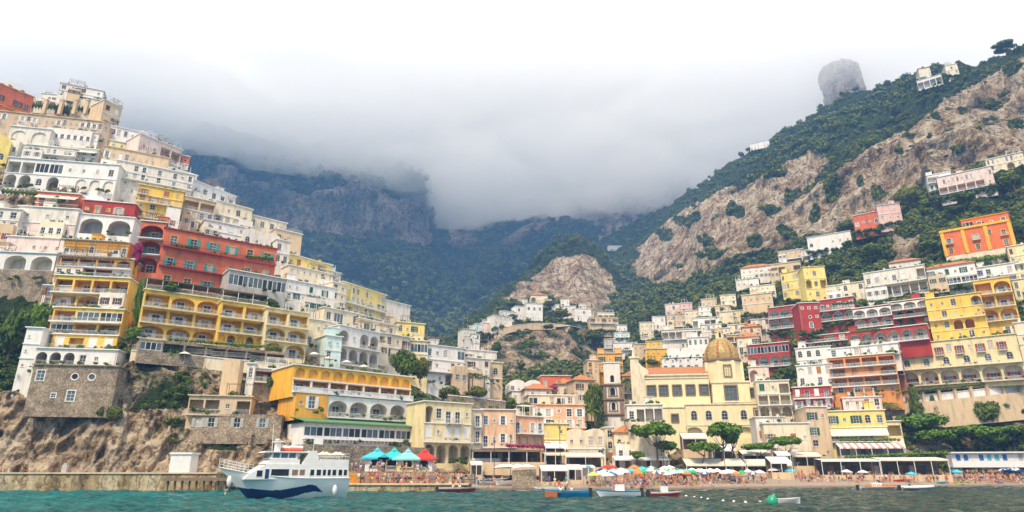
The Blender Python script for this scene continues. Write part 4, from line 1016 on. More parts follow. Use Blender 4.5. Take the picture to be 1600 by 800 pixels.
# slope behind and right of the church
EG = 'houses climbing the east slope'
def HR_(*a, **k): k.setdefault('group', EG); k.setdefault('sheet', 'R'); k.setdefault('name', 'town_house'); k.setdefault('fwd', 3); return H(*a, **k)
mid = [
 # label, x0, x1, yt, yb, rows, wall, opts
 ('pale pink house with magenta doors high in the eastern row', 1040, 1066, 476, 496, ['|. W .', '|W . W'], 'palepink', 'red'),
 ('rose pink house front next to the gorge', 1064, 1082, 474, 490, ['|s s', '|. s'], 'pink', 'grey'),
 ('white house with a blue door at the gorge edge', 1020, 1040, 495, 516, ['|s A', '|. s'], 'white', 'blue'),
 ('cream house with small windows at the gorge edge', 1000, 1022, 504, 526, ['|s . s', '|. s .'], 'cream', 'grey'),
 ('tan house under the pale pink house', 1042, 1072, 492, 512, ['|s . W s', '=|. s . .'], 'tan', 'brown'),
 ('cream house with three small windows under the rose pink house', 1070, 1094, 486, 506, ['|s s s', '|. s .'], 'cream', 'grey'),
 ('long white gallery house on pillars across the east slope', 1082, 1138, 498, 514, ['=|p s p p s p'], 'white', 'grey'),
 ('long house with a dark porch row above the yellow houses', 1034, 1100, 516, 532, ['=|p p p . p p'], 'offwhite', 'grey'),
 ('tall white house with rounded top and creeper', 1066, 1084, 518, 540, ['|W .', '|. .'], 'white', 'grey'),
 ('bright yellow house above the church trees', 1010, 1042, 534, 552, ['|. s . s', '|. . s .'], 'yellow', 'grey'),
 ('ochre house with a cream cornice in front of the bright yellow house', 1008, 1042, 546, 560, ['|s . s .'], 'gold', 'grey'),
 ('pale tan house left of the ochre house', 990, 1012, 538, 560, ['|s . s', '|s s .'], 'tan', 'grey'),
 ('white house with a bougainvillea arch above the dome', 1075, 1108, 528, 556, ['|. W A .', '|P . s .'], 'white', 'grey'),
 ('white house with green shutters behind the dome lantern', 1096, 1128, 508, 530, ['|s . A s', '|. s . .'], 'offwhite', 'green'),
 ('white arcade villa with many arched doors left of the dome', 1034, 1106, 560, 580, ['|s . s s . s', '|A A A A A A'], 'white', 'grey'),
 ('low white house with vaulted roof above the arcade villa', 1042, 1108, 550, 564, ['|s s . s s .'], 'white', 'grey'),
 ('small cream house right of the dome lantern', 1138, 1164, 508, 526, ['|s W s', '|. s .'], 'cream', 'brown'),
 ('cream house with porch row above the dome', 1112, 1140, 514, 532, ['=|p p s', '|s . s'], 'cream', 'grey'),
 ('cream house with green windows and terracotta eaves right of the dome', 1152, 1188, 528, 556, ['|s . w', '|W . W'], 'cream', 'green'),
 ('beige house with a dark porch right of the dome', 1136, 1160, 524, 548, ['=|p p', '|W s'], 'tan', 'grey'),
 ('stone coloured bastion house with crenellated base', 1160, 1208, 462, 490, ['|s . s . s', '|. . . . .'], 'tan', 'grey'),
 ('small white cube house on the stone bastion', 1170, 1186, 436, 454, ['|A s'], 'white', 'blue'),
 ('cream house with a row of windows on the stone bastion', 1172, 1212, 448, 466, ['|s s . s .'], 'cream', 'grey'),
 ('grey cream long house with gable under the cliff', 1158, 1206, 420, 440, ['|. s s s .'], 'offwhite', 'grey'),
 ('tan gallery house beside the big yellow villa', 1204, 1252, 414, 438, ['=|p p s p'], 'tan', 'grey'),
 ('low tan house at the cliff foot above the gallery house', 1216, 1256, 394, 408, ['|s . s s'], 'tan', 'grey'),
 ('pale house with awning at the cliff foot', 1150, 1176, 438, 452, ['|s s .'], 'offwhite', 'grey'),
 ('white villa long front with one arched door on the wooded slope', 1262, 1330, 372, 392, ['|A . . . s s'], 'white', 'grey'),
 ('white villa wing below the long front on the wooded slope', 1252, 1280, 392, 408, ['|s s', '|P .'], 'offwhite', 'grey'),
 ('small cream house low at the cliff foot', 1126, 1150, 462, 478, ['|s . s'], 'cream', 'grey'),
 ('small tan house at the cliff foot near the gorge', 1096, 1120, 468, 482, ['|s s .'], 'tan', 'grey'),
 ('tan cube house on the upper east terraces', 1118, 1142, 478, 494, ['|s s', '|. s'], 'tan', 'grey'),
 ('white cube house on the upper east terraces', 1092, 1112, 480, 494, ['|s s', '|. .'], 'white', 'grey'),
 ('cream cube house above the long white gallery house', 1124, 1146, 488, 504, ['|s . s'], 'cream', 'grey'),
 ('pale yellow cube house left of the stone bastion', 1144, 1164, 486, 504, ['|s s', '|. s'], 'paleyellow', 'grey'),
 ('white house with a tiled top left of the red hotel', 1174, 1204, 500, 520, ['|s . W', '|. s .'], 'offwhite', 'grey'),
 ('peach house with a terracotta roof left of the red hotel', 1160, 1190, 512, 532, ['|s W s'], 'peach', 'grey'),
]
for a in mid:
    HR_(*a[:6], a[6], None, a[7], extras=a[2] - a[1] > 24, roof='tile' if 'terracotta' in a[0] or 'gable' in a[0] else 'vault' if 'vault' in a[0] else 'flat')
HR_('big lemon yellow villa with arched doors on the slope below the wood', 1222, 1260, 428, 468, ['|. . w', '|w . w', '|w . .'], 'lemon', None, 'grey', yaw=-42, corn='paleyellow')
HR_('right wing of the lemon yellow villa with stacked windows', 1258, 1292, 418, 468, ['|. W .', '|P W p', '|. v .'], 'lemon', None, 'grey', yaw=-10, corn='paleyellow', Y=258)
HR_('long cream house with arched windows left of the white terrace hotel', 1293, 1352, 448, 474, ['|. W A . A', '|. . A . .'], 'cream', None, 'grey', yaw=-34)
HR_('long white terrace hotel with dark window bands below the wooded slope', 1352, 1448, 428, 470, ['=|W w . W w . r', '=|r r r r r r r'], 'offwhite', None, 'grey', yaw=-36, inner='cream')
HR_('small white house with pitched roof on the terrace hotel', 1390, 1440, 412, 430, ['|W s . .'], 'offwhite', None, 'grey', yaw=-30, roof='tile', depth=6)
RG = 'dark red and white hotel blocks on the east slope'
def HRR(*a, **k): k.setdefault('group', RG); k.setdefault('name', 'red_hotel'); k.setdefault('inner', 'offwhite'); return HR_(*a, **k)
HRR('dark red hotel block with three large white framed arches on top', 1201, 1252, 482, 516, ['=|a a a', '=|r r r'], 'red', 'white', 'teal', yaw=-32)
HRR('dark red hotel tower with a white ringed arch below', 1250, 1282, 474, 516, ['|. s .', '|. o .', '|. v .'], 'red', 'white', 'white', yaw=-8, Y=232)
HRR('dark red hotel block with teal doors behind wide arched terraces', 1281, 1336, 470, 504, ['=|D D D', '=|a a a'], 'red', 'white', 'teal', yaw=-34)
HRR('white trimmed red hotel block with double arched loggias', 1334, 1394, 483, 514, ['=|a a a', '=|a a a'], 'red', 'white', 'white', yaw=-35, bands={0: 'white'})
HRR('upper red hotel wing ending at the yellow house', 1392, 1456, 473, 512, ['=|a a a', '=|a a R', '|. . .'], 'red', 'white', 'white', yaw=-36, bands={0: 'white'})
HRR('long low red hotel row of pale rounded loggias', 1325, 1450, 520, 542, ['=*1.2|a a a a a a'], 'red', 'white', 'white', yaw=-36, Y=205)
HRR('middle red hotel wing with parasols on its terrace', 1252, 1326, 527, 548, ['=|W R R W', '|W W W .'], 'red', 'white', 'white', yaw=-32)
HRR('lower dark red hotel with teal shuttered arches', 1168, 1234, 540, 576, ['|g g g g', '=*1.3|a a a a'], 'red', 'white', 'teal', yaw=-30)
HRR('white hotel front with three dark arched windows on the east slope', 1244, 1300, 545, 574, ['|A A A .', '*.6|. n n .'], 'white', None, 'grey', yaw=-28, name='hotel')
HRR('white hotel storeys with orange shutters under the arched windows', 1246, 1302, 572, 606, ['|n . t .', '|W . W .'], 'white', None, 'wood', yaw=-28, name='hotel', Y=200)
HRR('small dark red house with white shutters and a long balcony', 1240, 1300, 606, 640, ['=|t D t D', '=|D t D t'], 'red', None, 'white', yaw=-26, name='town_house', Y=188)
HR_('orange house of four white framed loggia storeys', 1298, 1402, 560, 618, ['=|r r r r', '=|r t t a', '=|r r r r', '*.8|. v v .'], 'orange', None, 'wood', yaw=-32, inner='orange', name='apartment_house', Y=195)
HR_('rust red narrow house with a round window beside the cream palazzo', 1388, 1412, 552, 604, ['|W o', '=|W .', '|R .'], 'rust', None, 'white', yaw=-34, Y=196)
HR_('white spaced terrace storey above the orange house', 1294, 1404, 546, 562, ['=|W s W s W s'], 'white', None, 'green', yaw=-34, Y=200)
HR_('golden yellow villa with big arches and white terrace rails', 1452, 1540, 468, 536, ['|s s W . a', '=|. . . . .', '|s A P P .', '|s . s W .'], 'yellow', None, 'white', yaw=-36, inner='ochre', corn='paleyellow', Y=214)
HR_('golden yellow hotel tower of stacked loggias', 1530, 1588, 440, 526, ['=|R a', '=|r r', '=|a a', '|s D'], 'yellow', None, 'white', yaw=-36, inner='ochre', corn='paleyellow', Y=215)
HR_('white house with a terracotta roof edge and green shuttered windows', 1450, 1526, 421, 450, ['|w w w', '*.8=|R g g'], 'white', None, 'green', yaw=-36, roof='tile', Y=221, depth=6)
HR_('white terrace house with blue windows under the vine roof', 1522, 1588, 420, 452, ['=|w w . W', '=|R R R R'], 'white', None, 'blue', yaw=-36, Y=219)
HR_('white and yellow house with arches behind the right picture edge', 1580, 1660, 386, 440, ['|t . W .', '|W W . W'], 'paleyellow', None, 'brown', yaw=-36, Y=220)
HR_('pale yellow house between the orange red villa and the picture edge', 1584, 1680, 438, 468, ['|W . W .'], 'paleyellow', None, 'green', yaw=-36, Y=210)
V1, VP1 = HR_('vivid orange red villa with yellow pilasters and three window bays', 1474, 1581, 362, 408, ['*1.15|d . d . d', '*1.0|W . W . W', '*.35|. . . . .'], 'vermilion', 'gold', 'grey', yaw=-36, Y=240, corn='gold', name='orange_villa', bands={2: 'cream'}, winscale=1.2, extras=False)
HR_('roof storey of the orange red villa with white window bays', 1503, 1577, 345, 362, ['|g W . W'], 'vermilion', 'white', 'white', yaw=-36, Y=243, corn='gold', name='roof_storey', extras=False)
PZ, PP = HR_('large cream palazzo with red shuttered balcony windows and arcade', 1403, 1596, 540, 605, ['*.9|d d d d d d', '*.85=|v v v v v v', '*1.15=|a a a a a a'], 'paleyellow', None, 'red', yaw=-36, Y=199, corn='cream', name='palazzo', foot=1.5, depth=12, inner='cream', winscale=1.25, extras=False)
HR_('cream end wing of the palazzo at the picture edge', 1596, 1680, 505, 600, ['|. W', '|P W', '|. P'], 'cream', None, 'brown', yaw=-36, Y=188)
HR_('pink house with one orange door among cacti', 1318, 1379, 622, 652, ['|s . t .', '*.8|. . . .'], 'palepink', None, 'wood', yaw=-24, Y=183)
HR_('small white gatehouse with one dark window on the promenade wall', 1374, 1388, 606, 622, ['|s'], 'white', None, 'grey', yaw=-30, Y=190)
HR_('yellow restaurant house with green shutters and a blue fan window', 1296, 1388, 643, 714, ['|w . w v .', '=^|g p g .', '|. g . .'], 'lemon', None, 'green', yaw=-18, Y=178, name='restaurant_house')
HR_('tan house flank with green shuttered windows beside the yellow restaurant', 1264, 1298, 636, 716, ['|w .', '|w .', '*1.2|W .'], 'tan', None, 'green', yaw=-6, Y=176)
HR_('cream house with two orange shuttered doors behind the round pines', 1196, 1268, 662, 720, ['*.4|. . . .', '|w s t .', '|. . t .'], 'cream', None, 'wood', yaw=-10, Y=174)
HR_('yellow terrace house with red striped awning above the beach bar', 1326, 1412, 660, 714, ['*.7|. W p', '*1.1^|g g g'], 'paleyellow', None, 'green', yaw=-20, Y=179, name='restaurant_house')
HR_('cream house with terraces and arches right of the church', 1184, 1236, 596, 652, ['|w . p', '=|p p p', '|P P P'], 'cream', None, 'green', yaw=-16, Y=191)
HR_('pink arcade house with a big blind arch below the red hotel', 1170, 1202, 574, 598, ['|P s'], 'palepink', None, 'grey', yaw=-20, Y=212)
HR_('white house jumble with tanks and dishes above the round pines', 1182, 1228, 652, 690, ['|s . s', '|t s .'], 'offwhite', None, 'wood', yaw=-10, Y=178)
# upper villas on the cliff
HR_('long pink cream villa with a dark glazed arcade under the cliff cave', 1466, 1552, 278, 306, ['|. . . . . .', '=|p p p p p .'], 'palepink', None, 'white', yaw=-36, Y=278, name='cliff_villa')
HR_('white villa wing with stepped terraces left of the cliff arcade', 1450, 1488, 275, 300, ['=|p s', '|W W'], 'white', None, 'teal', yaw=-30, Y=276, name='cliff_villa')
HR_('pale cream house high under the cliff at the picture edge', 1542, 1600, 250, 270, ['|W s . s', '|. . P .'], 'cream', None, 'grey', yaw=-34, Y=272, name='cliff_villa')
HR_('pink red villa with a row of dark doors in the wood', 1334, 1384, 338, 360, ['|A s s A s'], 'coral', 'white', 'white', yaw=-38, Y=300, name='cliff_villa')
HR_('cream end of the pink red villa with a roof terrace', 1372, 1408, 322, 348, ['|s s s', '|A s s'], 'pink', 'white', 'white', yaw=-20, Y=296, roof='terrace', name='cliff_villa')
HR_('white ridge villa with an open gallery on the skyline', 1434, 1472, 127, 141, ['|p p p p'], 'white', None, 'white', yaw=-36, foot=1.5, Y=425, name='ridge_villa')
HR_('square cream ridge tower house on the skyline', 1478, 1497, 103, 118, ['|. W .'], 'cream', None, 'white', yaw=-20, Y=440, name='ridge_villa', extras=False)
HR_('small cream ridge house left of the tower house', 1436, 1454, 108, 122, ['|s .'], 'cream', None, 'white', yaw=-20, Y=445, name='ridge_villa', extras=False, roof='tile')
HR_('tiny white house on the distant green ridge', 1172, 1202, 226, 236, ['|s s s'], 'white', None, 'white', yaw=-30, foot=1, Y=640, name='ridge_villa', extras=False)
# ------------------------------------------------------------------ plants
LF = leafmat('leaves_mid', (.035, .070, .012), (.12, .18, .025), (.15, .16, .035))
LFD = leafmat('leaves_dark', (.050, .080, .014), (.16, .21, .030), (.19, .19, .035))
LFB = leafmat('leaves_bright', (.050, .110, .010), (.16, .26, .03))
LFP = leafmat('pine_needles', (.050, .11, .010), (.15, .27, .025))
LFO = leafmat('olive_leaves', (.045, .062, .030), (.12, .135, .065), (.15, .13, .07))
M_bark = flat('bark', (.13, .09, .06), .95, var=.4, scale=4)
M_flower = leafmat('bougainvillea', (.20, .015, .06), (.50, .04, .18))
def leaf_quads(b, c, rad, n, s, rng, m=0, up=.3, flatn=1.0):
    for _ in range(n):
        while True:
            v = Vector((rng.uniform(-1, 1), rng.uniform(-1, 1), rng.uniform(-1, 1)))
            if .35 < v.length < 1: break
        p = Vector((c[0] + v.x * rad[0], c[1] + v.y * rad[1], c[2] + v.z * rad[2]))
        nrm = (Vector((v.x, v.y, v.z + up)) + Vector((rng.uniform(-.7, .7), rng.uniform(-.7, .7), rng.uniform(-.7, .7)))).normalized()
        a = nrm.orthogonal().normalized(); a.rotate(Matrix.Rotation(rng.uniform(0, 6.28), 3, nrm)); e = nrm.cross(a)
        q = s * rng.uniform(.6, 1.3)
        b.quad(p - a * q, p - e * q * .6, p + a * q, p + e * q * .6, m)
def clump_mesh(name, seed, n=90, s=.26, lobes=4, flat_=.75):
    rng = random.Random(seed); b = MB()
    for i in range(lobes):
        a = rng.uniform(0, 6.28); r = rng.uniform(.1, .5)
        c = (r * math.cos(a), r * math.sin(a), .35 + rng.uniform(-.1, .35)); k = rng.uniform(.4, .68)
        leaf_quads(b, c, (k, k, k * flat_), n // lobes, s, rng)
        i0 = len(b.v)    # inner mass
        for (x, y, z) in ((1, 0, 0), (-1, 0, 0), (0, 1, 0), (0, -1, 0), (0, 0, 1), (0, 0, -1)):
            b.v.append((c[0] + x * k * .66, c[1] + y * k * .66, c[2] + z * k * flat_ * .66))
        for f in ((0, 2, 4), (2, 1, 4), (1, 3, 4), (3, 0, 4), (2, 0, 5), (1, 2, 5), (3, 1, 5), (0, 3, 5)): b.f.append(tuple(i0 + q for q in f)); b.m.append(0)
    return b
FOOT = []   # building footprints to keep plants off
def note_foot():
    for o in COL.objects:
        if '_W' in o: FOOT.append((o.location.x, o.location.y, o.rotation_euler.z, o['_W'], o['_z'], o['_H']))
note_foot()
FA = np.array(FOOT)
def clear_of_houses(p, m=2.0):
    dx = p[0] - FA[:, 0]; dy = p[1] - FA[:, 1]; c = np.cos(FA[:, 2]); s = np.sin(FA[:, 2])
    lx = dx * c + dy * s; ly = -dx * s + dy * c
    # out of the body, and not a screen in front of the front wall
    body = (lx > -m * .4) & (lx < FA[:, 3] + m * .4) & (ly > -m - 1.5) & (ly < 8) & (p[2] < FA[:, 4] + FA[:, 5])
    return not body.any()
def scatter_stuff(name, pts, mat, variants=3, s=.26, n=90, flat_=.75):
    """plants nobody could count: one object, clumps placed with geometry nodes"""
    me = bpy.data.meshes.new(name); me.from_pydata([p[:3] for p in pts], [], [])
    a = me.attributes.new('size', 'FLOAT', 'POINT'); a.data.foreach_set('value', [p[3] for p in pts])
    o = link(bpy.data.objects.new(name, me)); o['kind'] = 'stuff'
    me.materials.append(mat)
    ng = bpy.data.node_groups.new(name + '_spread', 'GeometryNodeTree')
    ng.interface.new_socket('Geometry', in_out='INPUT', socket_type='NodeSocketGeometry'); ng.interface.new_socket('Geometry', in_out='OUTPUT', socket_type='NodeSocketGeometry')
    gi = ng.nodes.new('NodeGroupInput'); go = ng.nodes.new('NodeGroupOutput')
    join = ng.nodes.new('GeometryNodeJoinGeometry'); L = ng.links.new
    for v in range(variants):
        src = bpy.data.objects.new(name + '_clump', clump_mesh('clump', v * 11 + len(pts), n, s, 4, flat_).mesh('leaf_clump', [mat]))
        inf = ng.nodes.new('GeometryNodeObjectInfo'); inf.inputs['Object'].default_value = src
        ip = ng.nodes.new('GeometryNodeInstanceOnPoints')
        idx = ng.nodes.new('GeometryNodeInputIndex'); md = ng.nodes.new('ShaderNodeMath'); md.operation = 'MODULO'; md.inputs[1].default_value = variants
        cp = ng.nodes.new('FunctionNodeCompare'); cp.data_type = 'FLOAT'; cp.operation = 'EQUAL'; cp.inputs[1].default_value = v; cp.inputs['Epsilon'].default_value = .1
        L(idx.outputs[0], md.inputs[0]); L(md.outputs[0], cp.inputs[0]); L(cp.outputs[0], ip.inputs['Selection'])
        L(gi.outputs[0], ip.inputs['Points']); L(inf.outputs['Geometry'], ip.inputs['Instance'])
        rr = ng.nodes.new('FunctionNodeRandomValue'); rr.data_type = 'FLOAT_VECTOR'; rr.inputs[0].default_value = (-.25, -.25, 0); rr.inputs[1].default_value = (.25, .25, 6.28)
        L(rr.outputs[0], ip.inputs['Rotation'])
        na = ng.nodes.new('GeometryNodeInputNamedAttribute'); na.data_type = 'FLOAT'; na.inputs['Name'].default_value = 'size'
        L(na.outputs['Attribute'], ip.inputs['Scale']); L(ip.outputs[0], join.inputs[0])
    L(join.outputs[0], go.inputs[0])
    md = o.modifiers.new('spread', 'NODES'); md.node_group = ng
    return o
def on_sheet(vs, vg, m, n, rmin, rmax, ok=lambda p, q: True, thr=.55, seed=1, jit=1.5):
    rng = random.Random(seed); out = []; N_ = len(vs); tries = 0
    while len(out) < n and tries < n * 6:
        tries += 1
        i = rng.randrange(N_)
        if vg[i] + rng.uniform(-.15, .15) < thr or i % m >= m - 2: continue
        p = vs[i]; q = pix(p)
        if not (-60 < q[0] < 1660): continue
        if not ok(p, q): continue
        j = Vector((rng.uniform(-jit, jit), rng.uniform(-jit, jit), 0))
        if not clear_of_houses(p + j, 2.5): continue
        out.append((p.x + j.x, p.y + j.y, p.z + j.z - .3, rng.uniform(rmin, rmax) * rng.uniform(.7, 1)))
    return out
_, vs, vg, m = hr
scatter_stuff('hillside_scrub', on_sheet(vs, vg, m, 5200, 1.6, 3.8, lambda p, q: p.y < 460, seed=2), LFD)
scatter_stuff('upper_hillside_trees', on_sheet(vs, vg, m, 3000, 3.2, 6.5, lambda p, q: p.y >= 430, seed=3, jit=4), LFD)
scatter_stuff('cliff_scrub', on_sheet(vs, vg, m, 900, .8, 2.2, lambda p, q: q[1] > 90, thr=.30, seed=4), LFO, s=.3)
_, vs, vg, m = hc
scatter_stuff('crag_scrub', on_sheet(vs, vg, m, 2600, 1.8, 4.6, seed=5, jit=3), LFD)
_, vs, vg, m = hm
scatter_stuff('mountain_forest', on_sheet(vs, vg, m, 9000, 6, 12, lambda p, q: q[1] > 250, seed=6, jit=8), LFD, n=60, s=.34)
_, vs, vg, m = hl
scatter_stuff('west_slope_scrub', on_sheet(vs, vg, m, 1500, .7, 1.7, lambda p, q: q[1] > 190, thr=.42, seed=7, jit=1), LF)
scatter_stuff('terrace_plants', on_sheet(vs, vg, m, 900, .5, 1.2, lambda p, q: 200 < q[1] < 620, thr=.0, seed=8, jit=1), LFB)
_, vs, vg, m = hr
scatter_stuff('garden_plants', on_sheet(vs, vg, m, 1500, .6, 1.6, lambda p, q: q[1] > 430 and p.y < 400, thr=.2, seed=9, jit=1.5), LF)

def to_world(l):
    return [((r.matrix_basis @ Vector((x, y, z)))[:]) + (s,) for r, x, y, z, s in l]
scatter_stuff('balcony_and_roof_plants', to_world(GREEN), LFB, n=60, s=.3)
scatter_stuff('shrubs_below_houses', to_world(SKIRT), LF)
# trees that can be told apart
CROWN = {}
def crown_mesh(kind, seed):
    if (kind, seed) in CROWN: return CROWN[(kind, seed)]
    rng = random.Random(seed * 7 + len(kind)); b = MB()
    mat = {'umbrella': LFP, 'round': LF, 'bright': LFB, 'conifer': LFD, 'dark': LFD, 'bush': LF, 'redleaf': M_flower}.get(kind, LF)
    if kind == 'umbrella':      # crown in a unit box: x,y -1..1, z 0..1
        for i in range(26):
            a = rng.uniform(0, 6.28); r = math.sqrt(rng.random()) * .78; z = .30 + .42 * math.sqrt(max(0, 1 - r * r)) + rng.uniform(-.12, .08); k = rng.uniform(.22, .36)
            leaf_quads(b, (r * math.cos(a), r * math.sin(a), z), (k, k, k * .62), 110, .085, rng, up=.6)
    elif kind == 'conifer':
        for i in range(30):
            z = i / 30; r = (1 - z) * .8 + .08
            for q in range(6):
                a = rng.uniform(0, 6.28); rr = r * rng.uniform(.4, 1); leaf_quads(b, (rr * math.cos(a), rr * math.sin(a), z * .95 + .04), (.28, .28, .05), 14, .07, rng, up=.2)
    elif kind == 'cypress':
        for i in range(26):
            z = i / 26; r = math.sin(math.pi * min(1, z * .85 + .15)) * .75 + .1
            leaf_quads(b, (rng.uniform(-.2, .2), rng.uniform(-.2, .2), z * .92 + .04), (r, r, .07), 45, .07, rng)
    else:
        for i in range(22):
            v = Vector((rng.gauss(0, 1), rng.gauss(0, 1), rng.gauss(0, 1))).normalized() * rng.uniform(.3, .72)
            k = rng.uniform(.24, .42); leaf_quads(b, (v.x, v.y, .5 + v.z * .5), (k, k, k * .55), 100, .09, rng)
    CROWN[(kind, seed)] = b.mesh('crown', [mat]); return CROWN[(kind, seed)]
def tree(label, px, pyb, pyt, wpx, kind='round', Y=None, lean=0, trunk=.45, name=None, group=None, sheet=None):
    sh = {'L': LEFT, 'C': CRAG, 'R': RIGHT, None: LEFT if px < 760 else RIGHT}[sheet]
    Yr = real_Y(sh, px, pyb) - 1; Y = Yr if Y is None else Y
    p = at(px, pyb, Y); H = at(px, pyt, Y).z - p.z; Wd = wpx / F * Y * (1.25 if kind == 'umbrella' else 1.08) / 2
    nm = name or {'umbrella': 'pine_tree', 'conifer': 'conifer_tree', 'cypress': 'cypress_tree', 'palm': 'palm_tree', 'bush': 'bush'}.get(kind, 'broadleaf_tree')
    root = empty(nm, p, random.uniform(0, 6.28) if not lean else 0, label, 'bush' if kind == 'bush' else 'tree', group)
    hb = H * trunk; rng = random.Random(int(px * 3 + pyb))
    r0 = max(.12, H * .022)
    b = MB()
    if kind == 'palm':
        b.tube([(0, 0, -.5), (lean * .3, 0, H * .4), (lean, 0, H * .82)], [r0 * 1.3, r0, r0 * .85], 7); b.obj('trunk', M_bark, root)
        f = MB()
        for i in range(15):
            a = 2 * math.pi * i / 15 + rng.uniform(-.1, .1); el = rng.uniform(-.2, .9); L_ = Wd * 1.05
            pts = []
            for k in range(7):
                t = k / 6; pts.append(Vector((lean + math.cos(a) * L_ * t * math.cos(el * .5), math.sin(a) * L_ * t * math.cos(el * .5), H * .82 + math.sin(el) * L_ * t * .7 - L_ * .55 * t * t)))
            for k in range(6):
                q0, q1 = pts[k], pts[k + 1]; sd = Vector((-math.sin(a), math.cos(a), 0)); w_ = L_ * .17 * math.sin(math.pi * (k + .8) / 7)
                for sg in (-1, 1):
                    for u in (.0, .5):
                        m0 = q0.lerp(q1, u); m1 = q0.lerp(q1, u + .33)
                        f.quad(m0, m1, m1 + sd * sg * w_ + (q1 - q0) * .5 - Vector((0, 0, w_ * .5)), m0 + sd * sg * w_ + (q1 - q0) * .4 - Vector((0, 0, w_ * .5)))
        f.obj('crown', LFD, root); return root
    if kind == 'bush':
        b.tube([(0, 0, -.4), (0, 0, H * .4)], r0, 5); b.obj('stem', M_bark, root)
        inst('crown', crown_mesh('bush', rng.randrange(3)), root, (0, 0, -.05 * H), rng.uniform(0, 6), (Wd, Wd, H)); return root
    top = Vector((lean, 0, hb + (H - hb) * .35))
    b.tube([(0, 0, -.6), (lean * .35, 0, hb * .5), (lean * .85, 0, hb), top], [r0 * 1.3, r0, r0 * .8, r0 * .3], 7)
    for i in range(6):
        a = rng.uniform(0, 6.28); s_ = Vector((lean * .8, 0, hb * rng.uniform(.75, 1.05))); e = Vector((lean + math.cos(a) * Wd * .6, math.sin(a) * Wd * .6, hb + (H - hb) * rng.uniform(.3, .6)))
        b.tube([s_, s_.lerp(e, .5) + Vector((0, 0, -.06 * H)), e], [r0 * .55, r0 * .4, r0 * .15], 5)
    b.obj('trunk', M_bark, root)
    inst('crown', crown_mesh(kind, rng.randrange(3)), root, (lean, 0, hb * .92), rng.uniform(0, 6) if not lean else 0, (Wd, Wd, H - hb * .92))
    return root
T = tree
PG = 'pines along the beach front'
T('large round headed stone pine in front of the cream beach house', 1028, 724, 656, 54, 'umbrella', 158, trunk=.42, group=PG)
T('tall stone pine with a forked trunk in front of the church', 1128, 728, 655, 48, 'umbrella', 160, lean=1.0, trunk=.42, group=PG)
T('slimmer stone pine leaning against the tall forked pine', 1150, 724, 668, 26, 'umbrella', 162, lean=-.6, trunk=.4, group=PG)
T('low spreading pine on a slanting trunk between the two tall pines', 1096, 730, 688, 42, 'umbrella', 159, lean=1.2, trunk=.42, group=PG)
T('small dark pine with two crowns beside the large round headed pine', 1054, 724, 686, 34, 'umbrella', 160, lean=-1.5, trunk=.4, group=PG)
T('flat topped pine between church front and orange shuttered house', 1190, 722, 690, 42, 'umbrella', 166, trunk=.38, group=PG)
T('dense rounded pine in front of the orange shuttered house', 1230, 720, 679, 40, 'umbrella', 166, trunk=.35, group=PG)
T('small bushy tree beside the white beach tent roof', 996, 726, 704, 26, 'bright', 158, group=PG)
T('tall dark green pine left of the bell tower', 930, 662, 592, 32, 'dark', 190, trunk=.2)
T('palm tree behind the bell tower with fanned fronds', 989, 640, 584, 40, 'palm', 222)
T('short palm tree in front of the tan house by the bell tower', 925, 668, 636, 26, 'palm', 178)
T('lone umbrella pine on the skyline of the high ridge', 1575, 90, 66, 36, 'umbrella', 372, trunk=.45)
T('broad dark pine beside the pink red villa', 1424, 330, 287, 44, 'dark', 285, trunk=.25)
T('slender dark pine left of the broad dark pine', 1404, 322, 302, 20, 'dark', 290, trunk=.3)
BG = 'trees above the eastern beach'
T('large bright pine on the bluff above the beach bar', 1449, 702, 640, 64, 'umbrella', 182, trunk=.3, group=BG)
T('lower bright pine in front of the large bluff pine', 1466, 706, 668, 50, 'umbrella', 178, trunk=.3, group=BG)
T('tiered dark conifer below the palazzo terrace', 1438, 668, 606, 28, 'conifer', 187, trunk=.1, group=BG)
T('small tiered conifer right of the tall conifer', 1462, 650, 618, 14, 'conifer', 188, trunk=.1, group=BG)
T('dark green creeper clad tree on the bluff with a forked top', 1548, 672, 622, 44, 'dark', 186, trunk=.2, group=BG)
T('pine with reddish trunk above the bathing cabins', 1522, 706, 662, 50, 'umbrella', 180, trunk=.4, group=BG)
T('wide green pine above the right end of the bathing cabins', 1586, 702, 662, 60, 'umbrella', 180, trunk=.35, group=BG)
T('round green tree low on the bluff between two pines', 1556, 700, 672, 44, 'bright', 182, trunk=.2, group=BG)
T('dark bushy tree at the foot of the bluff by the beach bar', 1420, 706, 672, 30, 'dark', 184, trunk=.2, group=BG)
T('spiky palm like tree below the palazzo gatehouse', 1392, 655, 624, 34, 'palm', 186)
T('dark ivy mass at the right edge beside the golden hotel tower', 1602, 520, 462, 34, 'dark', 212, trunk=.1)
WG = 'trees among the west slope houses'
T('dense green tree above the orange hotel roof terrace', 632, 592, 543, 50, 'round', 160, trunk=.02, group=WG)
T('second green tree touching the pale yellow bay house', 656, 594, 556, 34, 'round', 162, trunk=.02, group=WG)
T('potted tree by the door of the long bright yellow house', 539, 480, 465, 14, 'bush', None, group=WG)
T('small palm under the white house with brown doors', 757, 604, 584, 20, 'palm', 185, group=WG)
T('palm by the white pergola terrace', 738, 602, 580, 22, 'palm', 183, group=WG)
T('round shrub tree in the pergola garden below white houses', 700, 628, 600, 40, 'round', 168, trunk=.04, group=WG)
T('dark shrub tree below the white houses with brown doors', 745, 624, 602, 44, 'dark', 170, trunk=.04, group=WG)
T('dark pointed shrub on the wall behind the peach hotel', 800, 648, 618, 26, 'dark', 175, trunk=.1, group=WG)
T('low dark shrub beside the tall wall behind the peach hotel', 822, 646, 626, 26, 'dark', 174, trunk=.1, group=WG)
